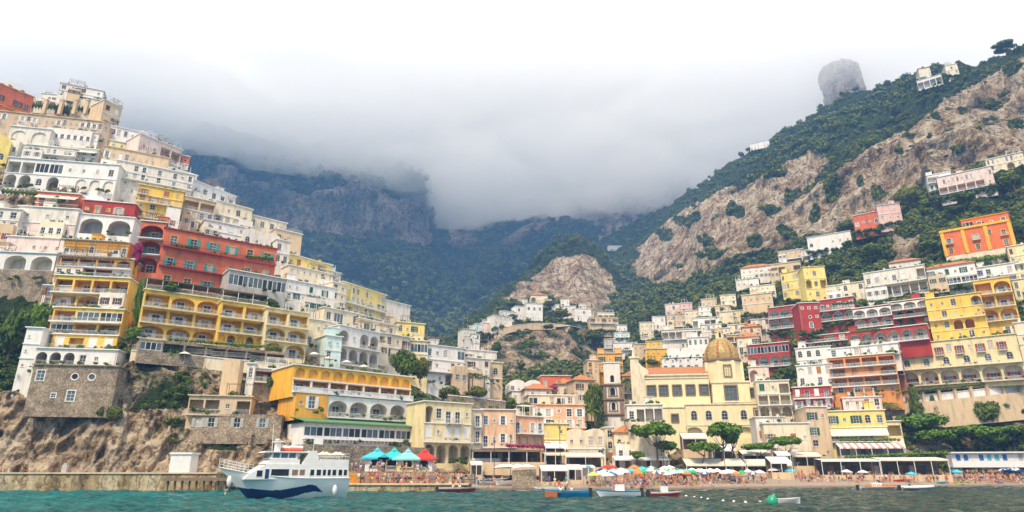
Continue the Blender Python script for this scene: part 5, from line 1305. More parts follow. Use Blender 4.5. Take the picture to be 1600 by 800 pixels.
T('dark red leaved tree by the pink valley house', 866, 622, 600, 16, 'redleaf', 212, trunk=.2)
T('creeper covered pillar tree beside the tall yellow hotel', 208, 545, 415, 20, 'bright', 141, trunk=.02, group=WG)
T('magenta bougainvillea between yellow hotel and red tower', 208, 425, 372, 17, 'redleaf', 151, trunk=.1, group=WG)
T('bright green shrub tree right of the lowest yellow storey', 206, 540, 510, 30, 'bright', 138, trunk=.1, group=WG)
T('round orange tree beside the coral awning house', 92, 325, 307, 30, 'bright', 165, trunk=.1, group=WG)
T('dark clipped bush on the cliff terrace rail', 205, 558, 542, 34, 'bush', 137, group=WG)
T('dark clipped bush beside the parasol on the hotel terrace', 268, 568, 538, 30, 'bush', 137, group=WG)
T('hedge like bush at the foot of the red hotel wall', 272, 461, 440, 44, 'bush', 143, group=WG)
T('leafy bush left of the dark glass veranda', 375, 476, 457, 36, 'bush', 150.5, group=WG)
T('leafy bush in front of the dark glass veranda', 418, 484, 463, 40, 'bush', 153.5, group=WG)
T('dark cypress shrub on the stone terrace by reed screens', 420, 605, 585, 12, 'bush', 128, group=WG)
T('orange flowering bush on the cliff path', 155, 652, 632, 14, 'bush', 128, group=WG)
T('bright bush at the end of the stone basement', 178, 655, 630, 28, 'bush', 128, group=WG)
T('large green tree in the gully at the left edge', 12, 560, 480, 60, 'round', 136, trunk=.1, group=WG)
T('lighter green tree right of the gully tree', 48, 545, 470, 40, 'bright', 139, trunk=.1, group=WG)
for i, (a_, b_, c_, d_) in enumerate([(60, 216, 70, 34), (108, 228, 22, 22)]): pass
CG2 = 'trees around the crag village'
for lb, px, pb, pt, w_, k in [('umbrella pine left of the tall white village house', 803, 486, 472, 24, 'umbrella'), ('broad tree on the terrace above the road wall', 880, 505, 482, 40, 'dark'), ('second broad tree on the road terrace', 858, 486, 470, 22, 'dark'), ('dark tree under the left end of the road wall', 855, 520, 506, 22, 'dark'),
        ('cypress shaped tree below the road wall', 894, 530, 512, 14, 'dark'), ('large dark tree right of the cypress shaped tree', 928, 545, 518, 42, 'dark'), ('dark tree beside the long tan crag house', 950, 552, 530, 30, 'dark'), ('tree in front of the tan crag house', 956, 524, 512, 16, 'dark'), ('tree tuft on the very top of the crag', 897, 388, 370, 18, 'dark'),
        ('bushy tree on the left shoulder of the crag top', 880, 395, 380, 18, 'dark'), ('tree on the spur between pale houses', 800, 505, 490, 18, 'dark'), ('small tree near the pale stepped house', 784, 510, 496, 14, 'dark')]:
    T(lb, px, pb, pt, w_, k, sheet='C', group=CG2)
EG2 = 'trees among the east slope houses'
for lb, px, pb, pt, w_, k in [('round tree left of the church behind the nave roof', 1050, 572, 550, 22, 'dark'), ('dark green tree beside the arcade villa', 1018, 580, 560, 30, 'round'), ('dark tree left of the church gable', 993, 600, 562, 22, 'dark'), ('round clipped tree above the arcade villa', 1096, 548, 538, 14, 'dark'),
        ('trees on the pink arcade house terrace', 1222, 592, 575, 30, 'round'), ('bushy tree beside the white hotel front', 1236, 600, 572, 22, 'round'), ('bright tree in the wood under the vine roof', 1455, 400, 376, 34, 'bright'), ('bright round tree at the end of the wood', 1438, 416, 395, 24, 'bright'), ('olive tree above the orange red villa', 1492, 342, 322, 34, 'olive'),
        ('second olive tree above the orange red villa', 1530, 338, 320, 30, 'olive'), ('large olive tree below the pink cliff villa', 1508, 330, 300, 40, 'round'), ('tree right of the orange red villa', 1592, 378, 344, 30, 'round'), ('tree between the lemon villa and the terrace hotel', 1302, 430, 408, 28, 'round'), ('dark tree above the terrace hotel', 1326, 438, 420, 26, 'dark'),
        ('tree with orange fruit below the white wooded villa', 1326, 392, 376, 22, 'bright'), ('dark trees beside the white villa wing', 1284, 402, 380, 20, 'dark'), ('broad dark tree in the centre of the wood', 1362, 415, 380, 46, 'dark'), ('dark tree on the left flank of the wood', 1322, 368, 345, 34, 'dark'), ('shaggy tree at the right edge under the cliff house', 1588, 305, 266, 40, 'dark')]:
    T(lb, px, pb, pt, w_, 'round' if k == 'olive' else k, sheet='R', group=EG2)
# ------------------------------------------------------------------ church, bell tower, walls, piers
M_ch = paint('cream')
M_chy = plaster('church_yellow', (.80, .70, .42), .25)
M_trimg = flat('grey_brown_stone', (.26, .185, .12), .85, var=.25)
def dome_mat():
    m, t, b = newmat('majolica_dome'); g = N(t, 'ShaderNodeNewGeometry')
    n = N(t, 'ShaderNodeTexVoronoi', Scale=2.2); t.links.new(g.outputs['Position'], n.inputs['Vector'])
    col = ramp(t, n.outputs['Color'], [(.2, (.30, .19, .05)), (.8, (.50, .35, .11))])
    t.links.new(col, b.inputs['Base Color']); b.inputs['Roughness'].default_value = .45
    return m
M_dome = dome_mat(); M_domer = flat('majolica_red_tile', (.38, .09, .04), .45); M_domeg = flat('majolica_green_tile', (.10, .22, .10), .45)
def church():
    P = Plan(1003, 1110, 588, 660, yaw=-8, Y=207, sheet='X')
    root = empty('church', (P.o.x, P.o.y, P.z0), P.yaw, 'cream church with a golden tiled dome and long terracotta nave roof', 'church')
    W, H = P.W, P.H; inv = Matrix.Rotation(-P.yaw, 4, 'Z') @ Matrix.Translation((-P.o.x, -P.o.y, -P.z0))
    def loc(px, py, ly):
        """local x,z of photo point on the local plane y = ly"""
        o = inv @ Vector((0, 0, CAMH)); q = inv @ at(px, py, 200.0); d = q - o; t = (ly - o.y) / d.y; r = o + d * t
        return r.x, r.z
    # nave
    b = MB(); n = 5; g = MB()
    xs = [loc(px, 610, 0)[0] for px in (1018, 1037, 1058, 1079, 1100)]; zt = loc(1058, 602, 0)[1]; zb = loc(1058, 618, 0)[1]
    edges = [0] + [(xs[i] + xs[i + 1]) / 2 for i in range(4)] + [W]
    for i in range(n):
        cell(b, edges[i], edges[i + 1], 0, H, (xs[i] - 1.3, xs[i] + 1.3, zb, zt, 'rect', .35), 0)
    D = 14
    for xx in (0, W): b.quad((xx, 0, -6), (xx, 0, H), (xx, D, H), (xx, D, -6))
    b.quad((0, 0, -8), (W, 0, -8), (W, 0, 0), (0, 0, 0)); b.quad((0, D, 0), (W, D, 0), (W, D, H), (0, D, H)); b.quad((0, 0, H), (W, 0, H), (W, D, H), (0, D, H))
    b.obj('nave_wall', M_chy, root)
    for i in range(n):
        q = MB(); h = zt - zb
        for (a0, a1, c0, c1) in ((-1.5, 1.5, h, h + .3), (-1.5, 1.5, -.3, 0), (-1.6, -1.25, 0, h), (1.25, 1.6, 0, h)): q.box((a0, -.12, c0), (a1, -.003, c1), 0)
        for xx in (-.45, .45): q.box((xx - .06, .1, .1), (xx + .06, .2, h - .1), 0)
        for zz in (.3, .7): q.box((-1.2, .11, h * zz - .06), (1.2, .19, h * zz + .06), 0)
        o = q.obj('window', M_trimg, root, (xs[i], 0, zb)); r = MB(); r.quad((-1.25, .25, 0), (1.25, .25, 0), (1.25, .25, h), (-1.25, .25, h)); r.obj('pane', M_glassb, o)
    q = MB(); q.box((-.2, -.5, H + .003), (W + .2, -.0, H + .5)); q.box((-.2, -.3, H - .9), (W, -.003, H - .6)); q.obj('cornice', M_ch, root)
    rz = loc(1058, 575, 0)[1] + 1.2; q = MB(); rd = 6.5
    q.quad((0, -.3, H + .51), (W, -.3, H + .51), (W, rd, rz), (0, rd, rz)); q.quad((0, rd, rz), (W, rd, rz), (W, D, H + .5), (0, D, H + .5))
    q.poly([(0, -.3, H + .51), (0, rd, rz), (0, D, H + .5)]); q.poly([(W, -.3, H + .51), (W, D, H + .5), (W, rd, rz)])
    k = int(W / .55)
    for i in range(k + 1): xx = W * i / k; q.tube([(xx, -.32, H + .56), (xx, rd, rz + .05)], .09, 4, cap=False)
    q.obj('nave_roof', M_tile, root)
    # gable with scrolled side rising left of the roof
    zt_ = loc(1004, 560, 0)[1]; q = MB()
    prof = [(-3, -8), (-3, zt_), (-.6, zt_), (-.3, zt_ * .93), (.6, H + 3.2), (2.4, H + 2.0), (2.6, H + .6), (1.2, H), (1.0, -8)]
    q.poly([(x, -.6, z) for x, z in prof]); q.poly([(x, 3.0, z) for x, z in prof][::-1])
    for i in range(len(prof)): (x0, z0), (x1, z1) = prof[i], prof[(i + 1) % len(prof)]; q.quad((x0, -.6, z0), (x0, 3.0, z0), (x1, 3.0, z1), (x1, -.6, z1))
    q.box((-3.4, -.9, zt_), (-.2, 3.2, zt_ + .6)); q.lathe([(.01, zt_ + 4.2), (.25, zt_ + 3.2), (.5, zt_ + .6)], 8, c=(-1.8, .8)); q.obj('gable', M_ch, root)
    # crossing block, drum, dome
    ly = -1.5
    x0, zA = loc(1112, 598, ly); x1, _ = loc(1170, 598, ly); zmid = loc(1140, 598, ly)[1]; ztop = loc(1136, 564, ly)[1]; d0 = loc(1108, 580, ly)[0]; d1 = loc(1162, 580, ly)[0]
    b = MB(); wx = loc(1142, 610, ly)[0]; wz0 = loc(1142, 632, ly)[1]; wz1 = loc(1142, 596, ly)[1] - .5
    b2 = MB(); cell(b, x0, x1, -8, zmid, (wx - 1.8, wx + 1.8, loc(1142, 614, ly)[1] - .0 - 3.6, zmid - 1.0, 'rect', .4), 0, y=ly)
    wb = (loc(1142, 614, ly)[1] - 3.6, zmid - 1.0)
    for xx in (x0, x1): b.quad((xx, ly, -8), (xx, ly, zmid), (xx, 15, zmid), (xx, 15, -8))
    b.quad((x0, ly, zmid), (x1, ly, zmid), (x1, 15, zmid), (x0, 15, zmid)); b.obj('crossing_wall', M_chy, root)
    q = MB(); q.box((x0 - .3, ly - .35, zmid + .003), (x1 + .3, 15, zmid + .5)); q.box((x0 - .2, ly - .25, 5.6), (x1 + .2, ly - .003, 6.1)); q.obj('cornice', M_ch, root)
    def bigwin(cx, z0, z1, w, ly, nm='window'):
        q = MB(); h = z1 - z0
        for (a0, a1, c0, c1) in ((-w - .3, w + .3, h, h + .4), (-w - .3, w + .3, -.4, 0), (-w - .35, -w, 0, h), (w, w + .35, 0, h)): q.box((a0, -.15, c0), (a1, -.003, c1))
        for i in range(1, 3): q.box((-w + 2 * w * i / 3 - .05, .1, 0), (-w + 2 * w * i / 3 + .05, .2, h))
        for i in range(1, 5): q.box((-w, .11, h * i / 5 - .04), (w, .19, h * i / 5 + .04))
        o = q.obj(nm, M_trimg, root, (cx, ly, z0)); r = MB(); r.quad((-w, .25, 0), (w, .25, 0), (w, .25, h), (-w, .25, h)); r.obj('pane', M_glassb, o)
    bigwin(wx, wb[0], wb[1], 1.8, ly)
    cx = (d0 + d1) / 2; rad = (d1 - d0) / 2 * 1.06; cyy = ly + rad + .3; b = MB(); nn = 8
    zd0, zd1 = zmid + .5, ztop + .2
    for i in range(nn):
        a0 = math.pi / 8 + i * math.pi / 4; a1 = a0 + math.pi / 4; R_ = rad / math.cos(math.pi / 8) * .98
        p0 = (cx + R_ * math.cos(a0), cyy + R_ * math.sin(a0)); p1 = (cx + R_ * math.cos(a1), cyy + R_ * math.sin(a1))
        b.quad((*p0, zd0), (*p1, zd0), (*p1, zd1), (*p0, zd1))
        b.box((p0[0] - .45, p0[1] - .45, zd0), (p0[0] + .45, p0[1] + .45, zd1 - .01))
    b.poly([(cx + R_ * math.cos(math.pi / 8 + i * math.pi / 4), cyy + R_ * math.sin(math.pi / 8 + i * math.pi / 4), zd1) for i in range(8)]); b.obj('drum', M_chy, root)
    wz = loc(1137, 587, ly)[1]; bigwin(loc(1137, 580, ly)[0], wz, loc(1137, 571, ly)[1], .95, cyy - rad - .05)
    q = MB(); q.lathe([(rad * 1.0, zd1 + .002), (rad * 1.08, zd1 + .3), (rad * 1.08, zd1 + .9), (rad * .98, zd1 + 1.1)], 32, c=(cx, cyy)); q.obj('dome_cornice', M_trimg, root)
    top = loc(1133, 530, ly + rad)[1]; hd = top - (zd1 + 1.0); q = MB(); pr = []
    for i in range(17):
        t = i / 16 * math.pi / 2 * .93; pr.append((rad * .98 * math.cos(t) ** .9, zd1 + 1.0 + hd * math.sin(t) / math.sin(math.pi / 2 * .93)))
    def mf(k, qd):
        c = qd % 12
        if c in (5, 6, 7): return 1 if (k + (c == 6)) % 2 == 0 else (2 if c == 6 else 0)
        return 0
    q.lathe(pr, 96, c=(cx, cyy), mf=mf); o = q.obj('dome', [M_dome, M_domer, M_domeg], root, smooth=True)
    q = MB()
    for i in range(8):
        a = 2 * math.pi * (i * 12 + 1) / 96; q.tube([(cx + (r + .05) * math.cos(a), cyy + (r + .05) * math.sin(a), z) for r, z in pr], .16, 5)
    q.obj('rib', M_dome, o)['kind'] = 'stuff'
    lz = loc(1133, 508, ly + rad)[1]; hl_ = lz - top; lr = rad * .22; q = MB()
    q.lathe([(lr * 1.25, top - .6), (lr * 1.25, top), (lr, top + .05), (lr, top + hl_ * .5), (lr * 1.25, top + hl_ * .52), (lr * 1.25, top + hl_ * .58)], 8, c=(cx, cyy))
    for i in range(4): a = -math.pi / 2 + (i - 1.5) * .8; q.box((cx + lr * math.cos(a) - .12, cyy + lr * math.sin(a) - .12, top + .3), (cx + lr * math.cos(a) + .12, cyy + lr * math.sin(a) + .12, top + hl_ * .48))
    o = q.obj('lantern', M_chy, root); q = MB(); q.lathe([(lr * 1.1, top + hl_ * .58), (lr * .8, top + hl_ * .72), (lr * .25, top + hl_ * .82), (.05, top + hl_)], 12, c=(cx, cyy)); q.obj('lantern_cap', M_dome, o, smooth=True)
    q = MB(); q.box((cx - .3, cyy - lr - .06, top + hl_ * .12), (cx + .3, cyy - lr + .1, top + hl_ * .42)); q.obj('lantern_window', M_glass, o)
    # sacristy block to the right
    ly2 = 1.0; xa, _ = loc(1170, 630, ly2); xb, _ = loc(1203, 630, ly2); z1 = loc(1186, 600, ly2)[1]; b = MB(); w1 = loc(1176, 613, ly2)[0]; w2 = loc(1192, 613, ly2)[0]; za = loc(1180, 620, ly2)[1]; zb2 = loc(1180, 607, ly2)[1]; mid = (w1 + w2) / 2
    for c0, c1, wxx in ((xa, mid, w1), (mid, xb, w2)): cell(b, c0, c1, -8, z1, (wxx - 1.1, wxx + 1.1, za, zb2, 'rect', .35), 0, y=ly2)
    b.quad((xb, ly2, -8), (xb, ly2, z1), (xb, 12, z1), (xb, 12, -8)); b.quad((xa, ly2, z1), (xb, ly2, z1), (xb, 12, z1), (xa, 12, z1)); b.obj('sacristy_wall', M_chy, root)
    for wxx in (w1, w2): bigwin(wxx, za, zb2, 1.1, ly2)
    # front building with arched windows
    ly = -6.5
    xs0 = loc(1036, 660, ly)[0]; xs1 = loc(1073, 660, ly)[0]; xe = loc(1206, 660, ly)[0]; zr = loc(1140, 632, ly)[1]; zr2 = loc(1050, 637, ly)[1]; zg = loc(1100, 730, ly)[1]
    b = MB(); arcs = [loc(px, 655, ly)[0] for px in (1085, 1108, 1133, 1163, 1186)]; e = [xs1] + [(arcs[i] + arcs[i + 1]) / 2 for i in range(4)] + [xe]; a0 = loc(1133, 656, ly)[1]; a1 = loc(1133, 641, ly)[1]; zf = loc(1133, 664, ly)[1]
    for i in range(5):
        cell(b, e[i], e[i + 1], zf, zr, (arcs[i] - .95, arcs[i] + .95, a0, a1, 'arch' if i < 4 else 'rect', .35), 0, y=ly)
    n1 = [(1085, 13), (1163, 17)]; zc0 = loc(1133, 684, ly)[1]; zc1 = loc(1133, 667, ly)[1]
    xm = (arcs[1] + arcs[2]) / 2
    for (px, wd), (c0, c1) in zip(n1, ((xs1, xm), (xm, xe))):
        c = loc(px, 675, ly)[0]; h2 = wd * .2 * .9; cell(b, c0, c1, zg, zf, (c - h2, c + h2, zc0, zc1, 'arch', 1.2), 0, mback=0, y=ly)
    wxs = loc(1055, 655, ly)[0]; cell(b, xs0, xs1 - .01, zg, zr2, (wxs - 1.0, wxs + 1.0, loc(1055, 659, ly)[1], loc(1055, 648, ly)[1], 'rect', .35), 0, y=ly + .3)
    b.quad((xs0, ly + .3, zr2), (xs1, ly + .3, zr2), (xs1, 0, zr2), (xs0, 0, zr2)); b.quad((xs1, ly, zr), (xe, ly, zr), (xe, 1, zr), (xs1, 1, zr)); b.quad((xs0, ly + .3, zg), (xs0, ly + .3, zr2), (xs0, 0, zr2), (xs0, 0, zg))
    b.quad((xe, ly, zg), (xe, 1, zg), (xe, 1, zr), (xe, ly, zr)); b.obj('front_building_wall', M_chy, root)
    q = MB(); q.box((xs1 - .2, ly - .3, zr + .003), (xe + .2, ly + 1, zr + .35)); q.box((xs0, ly, zr2 + .003), (xs1 - .21, ly + 1, zr2 + .3)); q.box((xs1, ly - .15, zf - .15), (xe, ly - .003, zf + .1)); q.obj('cornice', M_ch, root)
    for i in range(4): me, g1, g2 = window_meshes('v', 1.8, a1 - a0, None, None); o = inst('window', me, root, (arcs[i], ly, a0)); inst('pane', g1, o)
    bigwin(arcs[4], a0 - .3, a1 + .3, 1.1, ly); bigwin(wxs, loc(1055, 659, ly)[1], loc(1055, 648, ly)[1], .9, ly + .3)
church()
def bell_tower():
    P = Plan(943, 972, 566, 657, yaw=-8, Y=196, sheet='X'); W, H = P.W, P.H
    root = empty('bell_tower', (P.o.x, P.o.y, P.z0), P.yaw, 'square white bell tower with brown stone pilasters and arched openings', 'tower')
    b = MB(); zs = [0, .115, .37, .62, .985]; D = W
    for i in range(4):
        z0, z1 = zs[i] * H, zs[i + 1] * H; e = 0 if i < 3 else .3; m = 0
        op = None
        if i == 1: op = (W * .4, W * .6, z0 + (z1 - z0) * .22, z0 + (z1 - z0) * .75, 'arch', 1)
        if i == 2: op = (W * .36, W * .62, z0 + (z1 - z0) * .18, z0 + (z1 - z0) * .75, 'arch', 1)
        if i == 3: op = (W * .40, W * .60, z0 + (z1 - z0) * .08, z0 + (z1 - z0) * .42, 'arch', 1)
        cell(b, e, W - e, z0, z1, op, 0, mback=1)
        for xx in (e, W - e): b.quad((xx, 0, z0), (xx, 0, z1), (xx, D, z1), (xx, D, z0))
        b.quad((e, D, z0), (W - e, D, z0), (W - e, D, z1), (e, D, z1)); b.quad((e, 0, z1), (W - e, 0, z1), (W - e, D, z1), (e, D, z1))
    b.quad((0, 0, -8), (W, 0, -8), (W, 0, 0), (0, 0, 0)); b.quad((W, 0, -8), (W, 0, 0), (W, D, 0), (W, D, -8)); b.quad((0, 0, -8), (0, 0, 0), (0, D, 0), (0, D, -8))
    b.obj('wall', [paint('offwhite'), M_glass], root)
    for i in range(3):
        z0, z1 = zs[i] * H, zs[i + 1] * H
        for x0, x1 in ((-.12, W * .16), (W * .84, W + .12)):
            q = MB(); q.box((x0, -.2, z0 + .02), (x1, -.004, z1 - .5)); q.obj('pilaster', M_trimg, root)
        if i: 
            c = W / 2; q = MB(); oz0 = z0 + (z1 - z0) * .2; oz1 = z0 + (z1 - z0) * .8; r = W * .18
            cu = arch_curve(c - r, c + r, oz1 - r, r, 8); co = arch_curve(c - r * 1.35, c + r * 1.35, oz1 - r, r * 1.35, 8)
            for k in range(8): q.quad((cu[k][0], -.14, cu[k][1]), (cu[k + 1][0], -.14, cu[k + 1][1]), (co[k + 1][0], -.14, co[k + 1][1]), (co[k][0], -.14, co[k][1]))
            for sg in (-1, 1): q.box((c + sg * r * 1.18 - r * .17, -.15, oz0), (c + sg * r * 1.18 + r * .17, -.004, oz1 - r)); 
            q.box((c - r * 1.5, -.2, oz0 - .35), (c + r * 1.5, -.004, oz0)); q.obj('arch_surround', M_trimg, root)
    for z in (zs[1], zs[2], zs[3]):
        q = MB(); q.box((-.45, -.5, z * H - .45), (W + .45, D + .3, z * H + .02)); q.box((-.25, -.3, z * H - .75), (W + .25, -.005, z * H - .452)); q.obj('cornice', M_trimg, root)
    q = MB(); q.box((.05, -.3, H * .985 + .003), (W - .05, D, H)); q.obj('parapet', M_white, root)
    q = MB(); q.lathe([(.5, 0), (.42, .5), (.2, .85), (.05, .95)], 12); q.obj('bell', M_trimg, root, (W / 2, 1.2 - .5, zs[2] * H + 3))
bell_tower()

def wall_run(name, label, pts, top, thick, mat, cap=None, group=None, foot=3):
    """garden or retaining wall along photo points (px, py_top, Y)"""
    root = empty(name, at(*pts[0]), 0, label, 'wall', group); o0 = root.location; W3 = [at(*p) - o0 for p in pts]
    q = MB(); c = MB()
    for i in range(len(W3) - 1):
        a, e = W3[i], W3[i + 1]; d = (e - a); d.z = 0; d.normalize(); n = Vector((-d.y, d.x, 0)) * thick
        h0 = top[i] if isinstance(top, list) else top; h1 = top[i + 1] if isinstance(top, list) else top
        v = [a, e, e + n, a + n]; lo = [a - Vector((0, 0, h0 + foot)), e - Vector((0, 0, h1 + foot)), e + n - Vector((0, 0, h1 + foot)), a + n - Vector((0, 0, h0 + foot))]
        q.quad(lo[0], lo[1], v[1], v[0]); q.quad(lo[2], lo[3], v[3], v[2]); q.quad(v[0], v[1], v[2], v[3])
        if i == 0: q.quad(lo[3], lo[0], v[0], v[3])
        if i == len(W3) - 2: q.quad(lo[1], lo[2], v[2], v[1])
        if cap:
            n2 = Vector((-d.y, d.x, 0)); u = Vector((0, 0, .25)); k = [a - n2 * .15, e - n2 * .15, e + n + n2 * .1, a + n + n2 * .1]; k = [x + Vector((0, 0, .004)) for x in k]
            c.poly(k); c.poly([x + u for x in k])
            for j in range(4): c.quad(k[j], k[(j + 1) % 4], k[(j + 1) % 4] + u, k[j] + u)
    q.obj('wall_body', mat, root)
    if cap: c.obj('coping', cap, root)
    return root
# road wall under the crag village
wall_run('road_wall', 'long curved stone road wall below the white crag village', [(a, b, real_Y(CRAG, a, b + 5) - 7) for a, b in ((772, 518), (800, 509), (830, 505.5), (860, 505.5), (890, 509), (917, 515))], 4, 9, paint('beige'), paint('offwhite'), foot=0)
wall_run('promenade_wall', 'long white topped retaining wall below the cream palazzo', [(1372, 624, 193), (1440, 618, 189), (1520, 610, 187), (1604, 601, 185), (1700, 590, 183)], 2.0, 1.2, M_white, paint('offwhite'), foot=0)
wall_run('promenade_wall', 'tan lower retaining wall under the white promenade wall', [(1372, 634, 191), (1440, 628, 187.6), (1520, 620.5, 185.6), (1600, 612, 183.6), (1700, 602, 181.6)], 5, 1.2, paint('tan'), foot=2.5)
wall_run('terrace_wall', 'cream balustraded terrace edge along the foot of the golden hotel', [(205, 548, 134.5), (270, 553, 137), (360, 562, 141), (446, 570, 146)], 1.6, .6, paint('cream'), paint('offwhite'), foot=1)
wall_run('terrace_wall', 'tan stone buttress wall dropping from the hotel terrace to the cliff path', [(350, 560, 134), (376, 562, 134)], 7, 2, paint('tan'), foot=2)
wall_run('garden_wall', 'pale stone garden wall below the white pergola terraces', [(700, 618, 166), (740, 622, 168), (790, 628, 172)], 3, 1, stone_mat(), paint('offwhite'), foot=4)
wall_run('beach_wall', 'tan beach wall with arches beside the boat store', [(800, 735, 121), (838, 733, 121)], 2.2, 1, stone_mat(), foot=1)
for i, (px, py, Y, st) in enumerate([(206, 546.5, 134.4, 0), (270, 551.5, 136.9, 0), (330, 557, 139.6, 0), (390, 563.5, 142.4, 0)]):
    p = at(px, py + .6, Y); q_ = at([270, 330, 390, 446][i], [552.5, 557.8, 564.3, 570.5][i], [137, 139.7, 142.5, 146][i]); d = q_ - p
    o = inst('railing', railing_mesh(Vector((d.x, d.y)).length, 'white'), None, (p.x, p.y, p.z + .26), math.atan2(d.y, d.x))
    tag(o, ['white railing in front of the dark clipped bush by the hotel terrace', 'white railing between the two terrace bushes below the golden hotel', 'white railing below the middle loggias of the golden hotel', 'white railing under the right end of the golden hotel'][i], 'railing', 'white railings along the hotel terrace')

# fence-like hedges and small greens on roofs are plants of their own
def hedge(label, p0, p1, h, th=1.2, mat=None, group=None, cat='hedge'):
    a, e = (p0[2].hit(p0[0], p0[1]), p0[2].hit(p1[0], p1[1])) if isinstance(p0[2], Plan) else (at(*p0), at(*p1)); d = e - a; L_ = d.length; rng = random.Random(int(p0[0])); b = MB()
    n = max(2, int(L_ / 1.0))
    for i in range(n):
        t = (i + .5) / n; c = d * t; k = rng.uniform(.75, 1.15)
        leaf_quads(b, (c.x, c.y, c.z + h * .5 * k), (.85, th, h * .55 * k), 46, .17, rng)
        i0 = len(b.v)
        for (x, y, z) in ((1, 0, 0), (-1, 0, 0), (0, 1, 0), (0, -1, 0), (0, 0, 1), (0, 0, -1)): b.v.append((c.x + x * .6, c.y + y * th * .6, c.z + h * .5 + z * h * .35))
        for f in ((0, 2, 4), (2, 1, 4), (1, 3, 4), (3, 0, 4), (2, 0, 5), (1, 2, 5), (3, 1, 5), (0, 3, 5)): b.f.append(tuple(i0 + q for q in f)); b.m.append(0)
    o = b.obj('hedge', mat or LF, None, a); tag(o, label, cat, group); return o
hedge('dark hedge row on top of the beige house behind cream pillars', (42, 172, 205), (152, 181, 209), 4.5, 1.5, LFD)
hedge('roof garden hedge above the arches of the white villa', (116, 262, 182), (182, 274, 185), 3.6, 1.5, LFB)
hedge('climbing greens along the wisteria pergola of the red hotel', (272, 386, RP), (310, 391), 1.2, .8, LFB)
hedge('green creeper strip over the right arches of the red hotel', (383, 404, RP), (427, 408), 1.6, .9, LFB)
hedge('palm terrace hedge below the arched white villa', (0, 306, 166), (55, 310, 167), 3, 1.4, LFD)
hedge('long vine fringe over the hotel terrace awnings', (262, 534, 137), (442, 547, 143), 1.0, .9, LFB)
hedge('green hedge strip on the beach bar roof', (1320, 719, 165), (1482, 712, 165), 1.4, 1.2, LFB)
hedge('dark planted terrace under the palazzo arcade', (1398, 618, 188.5), (1540, 604, 186.5), 1.6, .9, LF)
hedge('planted strip on the roof of the long red loggia row', (1328, 521, 201), (1448, 508, 197), .9, .7, LF)
hedge('hedge over the awnings of the yellow restaurant house', (1312, 690, 171), (1408, 690, 171), .9, .7, LFB)
hedge('bougainvillea along the roof of the porch restaurant', (790, 700, 139), (850, 702, 140), 1.1, .9, M_flower, cat='flowers')
hedge('hanging plants under the white terrace hotel', (1300, 478, 225), (1440, 468, 225), 1.4, 1.0, LF)
hedge('vine terrace above the white house with blue windows', (1450, 424, 228), (1590, 404, 226), 3.4, 1.6, LFB)
for k, (px, Y) in enumerate([(68, 204.6), (93, 205.2), (115, 206.3), (133, 207)]):
    q = MB(); q.box((-.55, -.55, -.5), (.55, .55, 5.2)); q.box((-.7, -.7, 5.2), (.7, .7, 5.6)); p = at(px, 177, Y)
    tag(q.obj('pergola_pillar', paint('tan'), None, p), 'cream pergola pillar on the beige house, ' + ['leftmost', 'second from the villa side', 'third from the villa side', 'rightmost'][k] + ' in the row', 'pillar', 'pergola pillars of the top garden', 'thing')

# piers
M_conc = terrain_mat('pier_concrete', rock=((.42, .32, .17), (.52, .44, .30), (.20, .15, .09)), veg=((.3, .2, .1), (.3, .2, .1)), sc_=2.2, strata=.2, bump=.15)
def block_pier(label, x0, x1, Y, ztop, D, cuts, z0=-1.2):
    a = at(x0, 760, Y); e = at(x1, 760, Y); root = empty('pier', (a.x, Y, 0), 0, label, 'pier'); L_ = e.x - a.x
    q = MB(); q.box((0, .25, z0), (L_, D, ztop - .25)); q.obj('core', M_conc, root)
    x = 0; rng = random.Random(3)
    while x < L_ - .5:
        w_ = min(rng.uniform(3.2, 5.2), L_ - x); q = MB(); q.box((x + .03, 0, z0), (x + w_ - .03, .248, ztop - .3 + rng.uniform(-.05, 0))); q.obj('pier_block', M_conc, root); x += w_
    q = MB(); q.box((-.1, -.22, ztop - .247), (L_ + .1, D, ztop)); q.obj('pier_deck', paint('tan'), root)
    return root
block_pier('long low concrete pier with rust and tide stains under the cliff', -150, 336, 118, 3.05, 9, [])
block_pier('low stone landing pier crowded with people behind the ferry', 490, 731, 112, 1.3, 10, [])
q = MB(); p = at(255, 750, 112); 
for i in range(9): q.box((i * 1.2, -.2, -1), (i * 1.2 + .25, .1, 1.7))
q.box((-.5, -.8, 1.7), (10.8, 3, 2.0)); q.box((-.5, -.7, 2.001), (10.8, -.4, 2.2)); tag(q.obj('landing_stage', M_wood, None, (p.x, 113.5, 0)), 'wooden landing stage on piles between long pier and ferry bow', 'landing stage')
q = MB(); 
for i in range(5): q.box((0, -.08, i * .32), (6.2, 0, i * .32 + .28))
q.box((0, 0.01, 0), (6.2, .5, 1.6)); p = at(505, 755, 116); tag(q.obj('orange_parapet', flat('orange_boards', (.62, .27, .05), .7, var=.25), None, (p.x, 116, 1.3)), 'orange boarded parapet under the ticket kiosks', 'parapet')
q = MB(); q.box((0, 0, 0), (20, 6, 2.0)); q.box((14.6, -.3, 0), (26, 5, 1.55)); p = at(505, 755, 117); tag(q.obj('kiosk_terrace', stone_mat(), None, (p.x, 116.6, 1.2)), 'stone terrace that carries the ticket kiosks', 'terrace')
q = MB(); q.box((-1.8, -1.4, 0), (1.8, 1.4, 3.0)); q.box((-2.0, -1.6, 3.0), (2.0, 1.6, 3.35)); p = at(285, 739, 119.5); o = q.obj('shed', M_white, None, (p.x, 119.5, 3.05)); tag(o, 'small white box shed on the end of the long pier', 'shed')
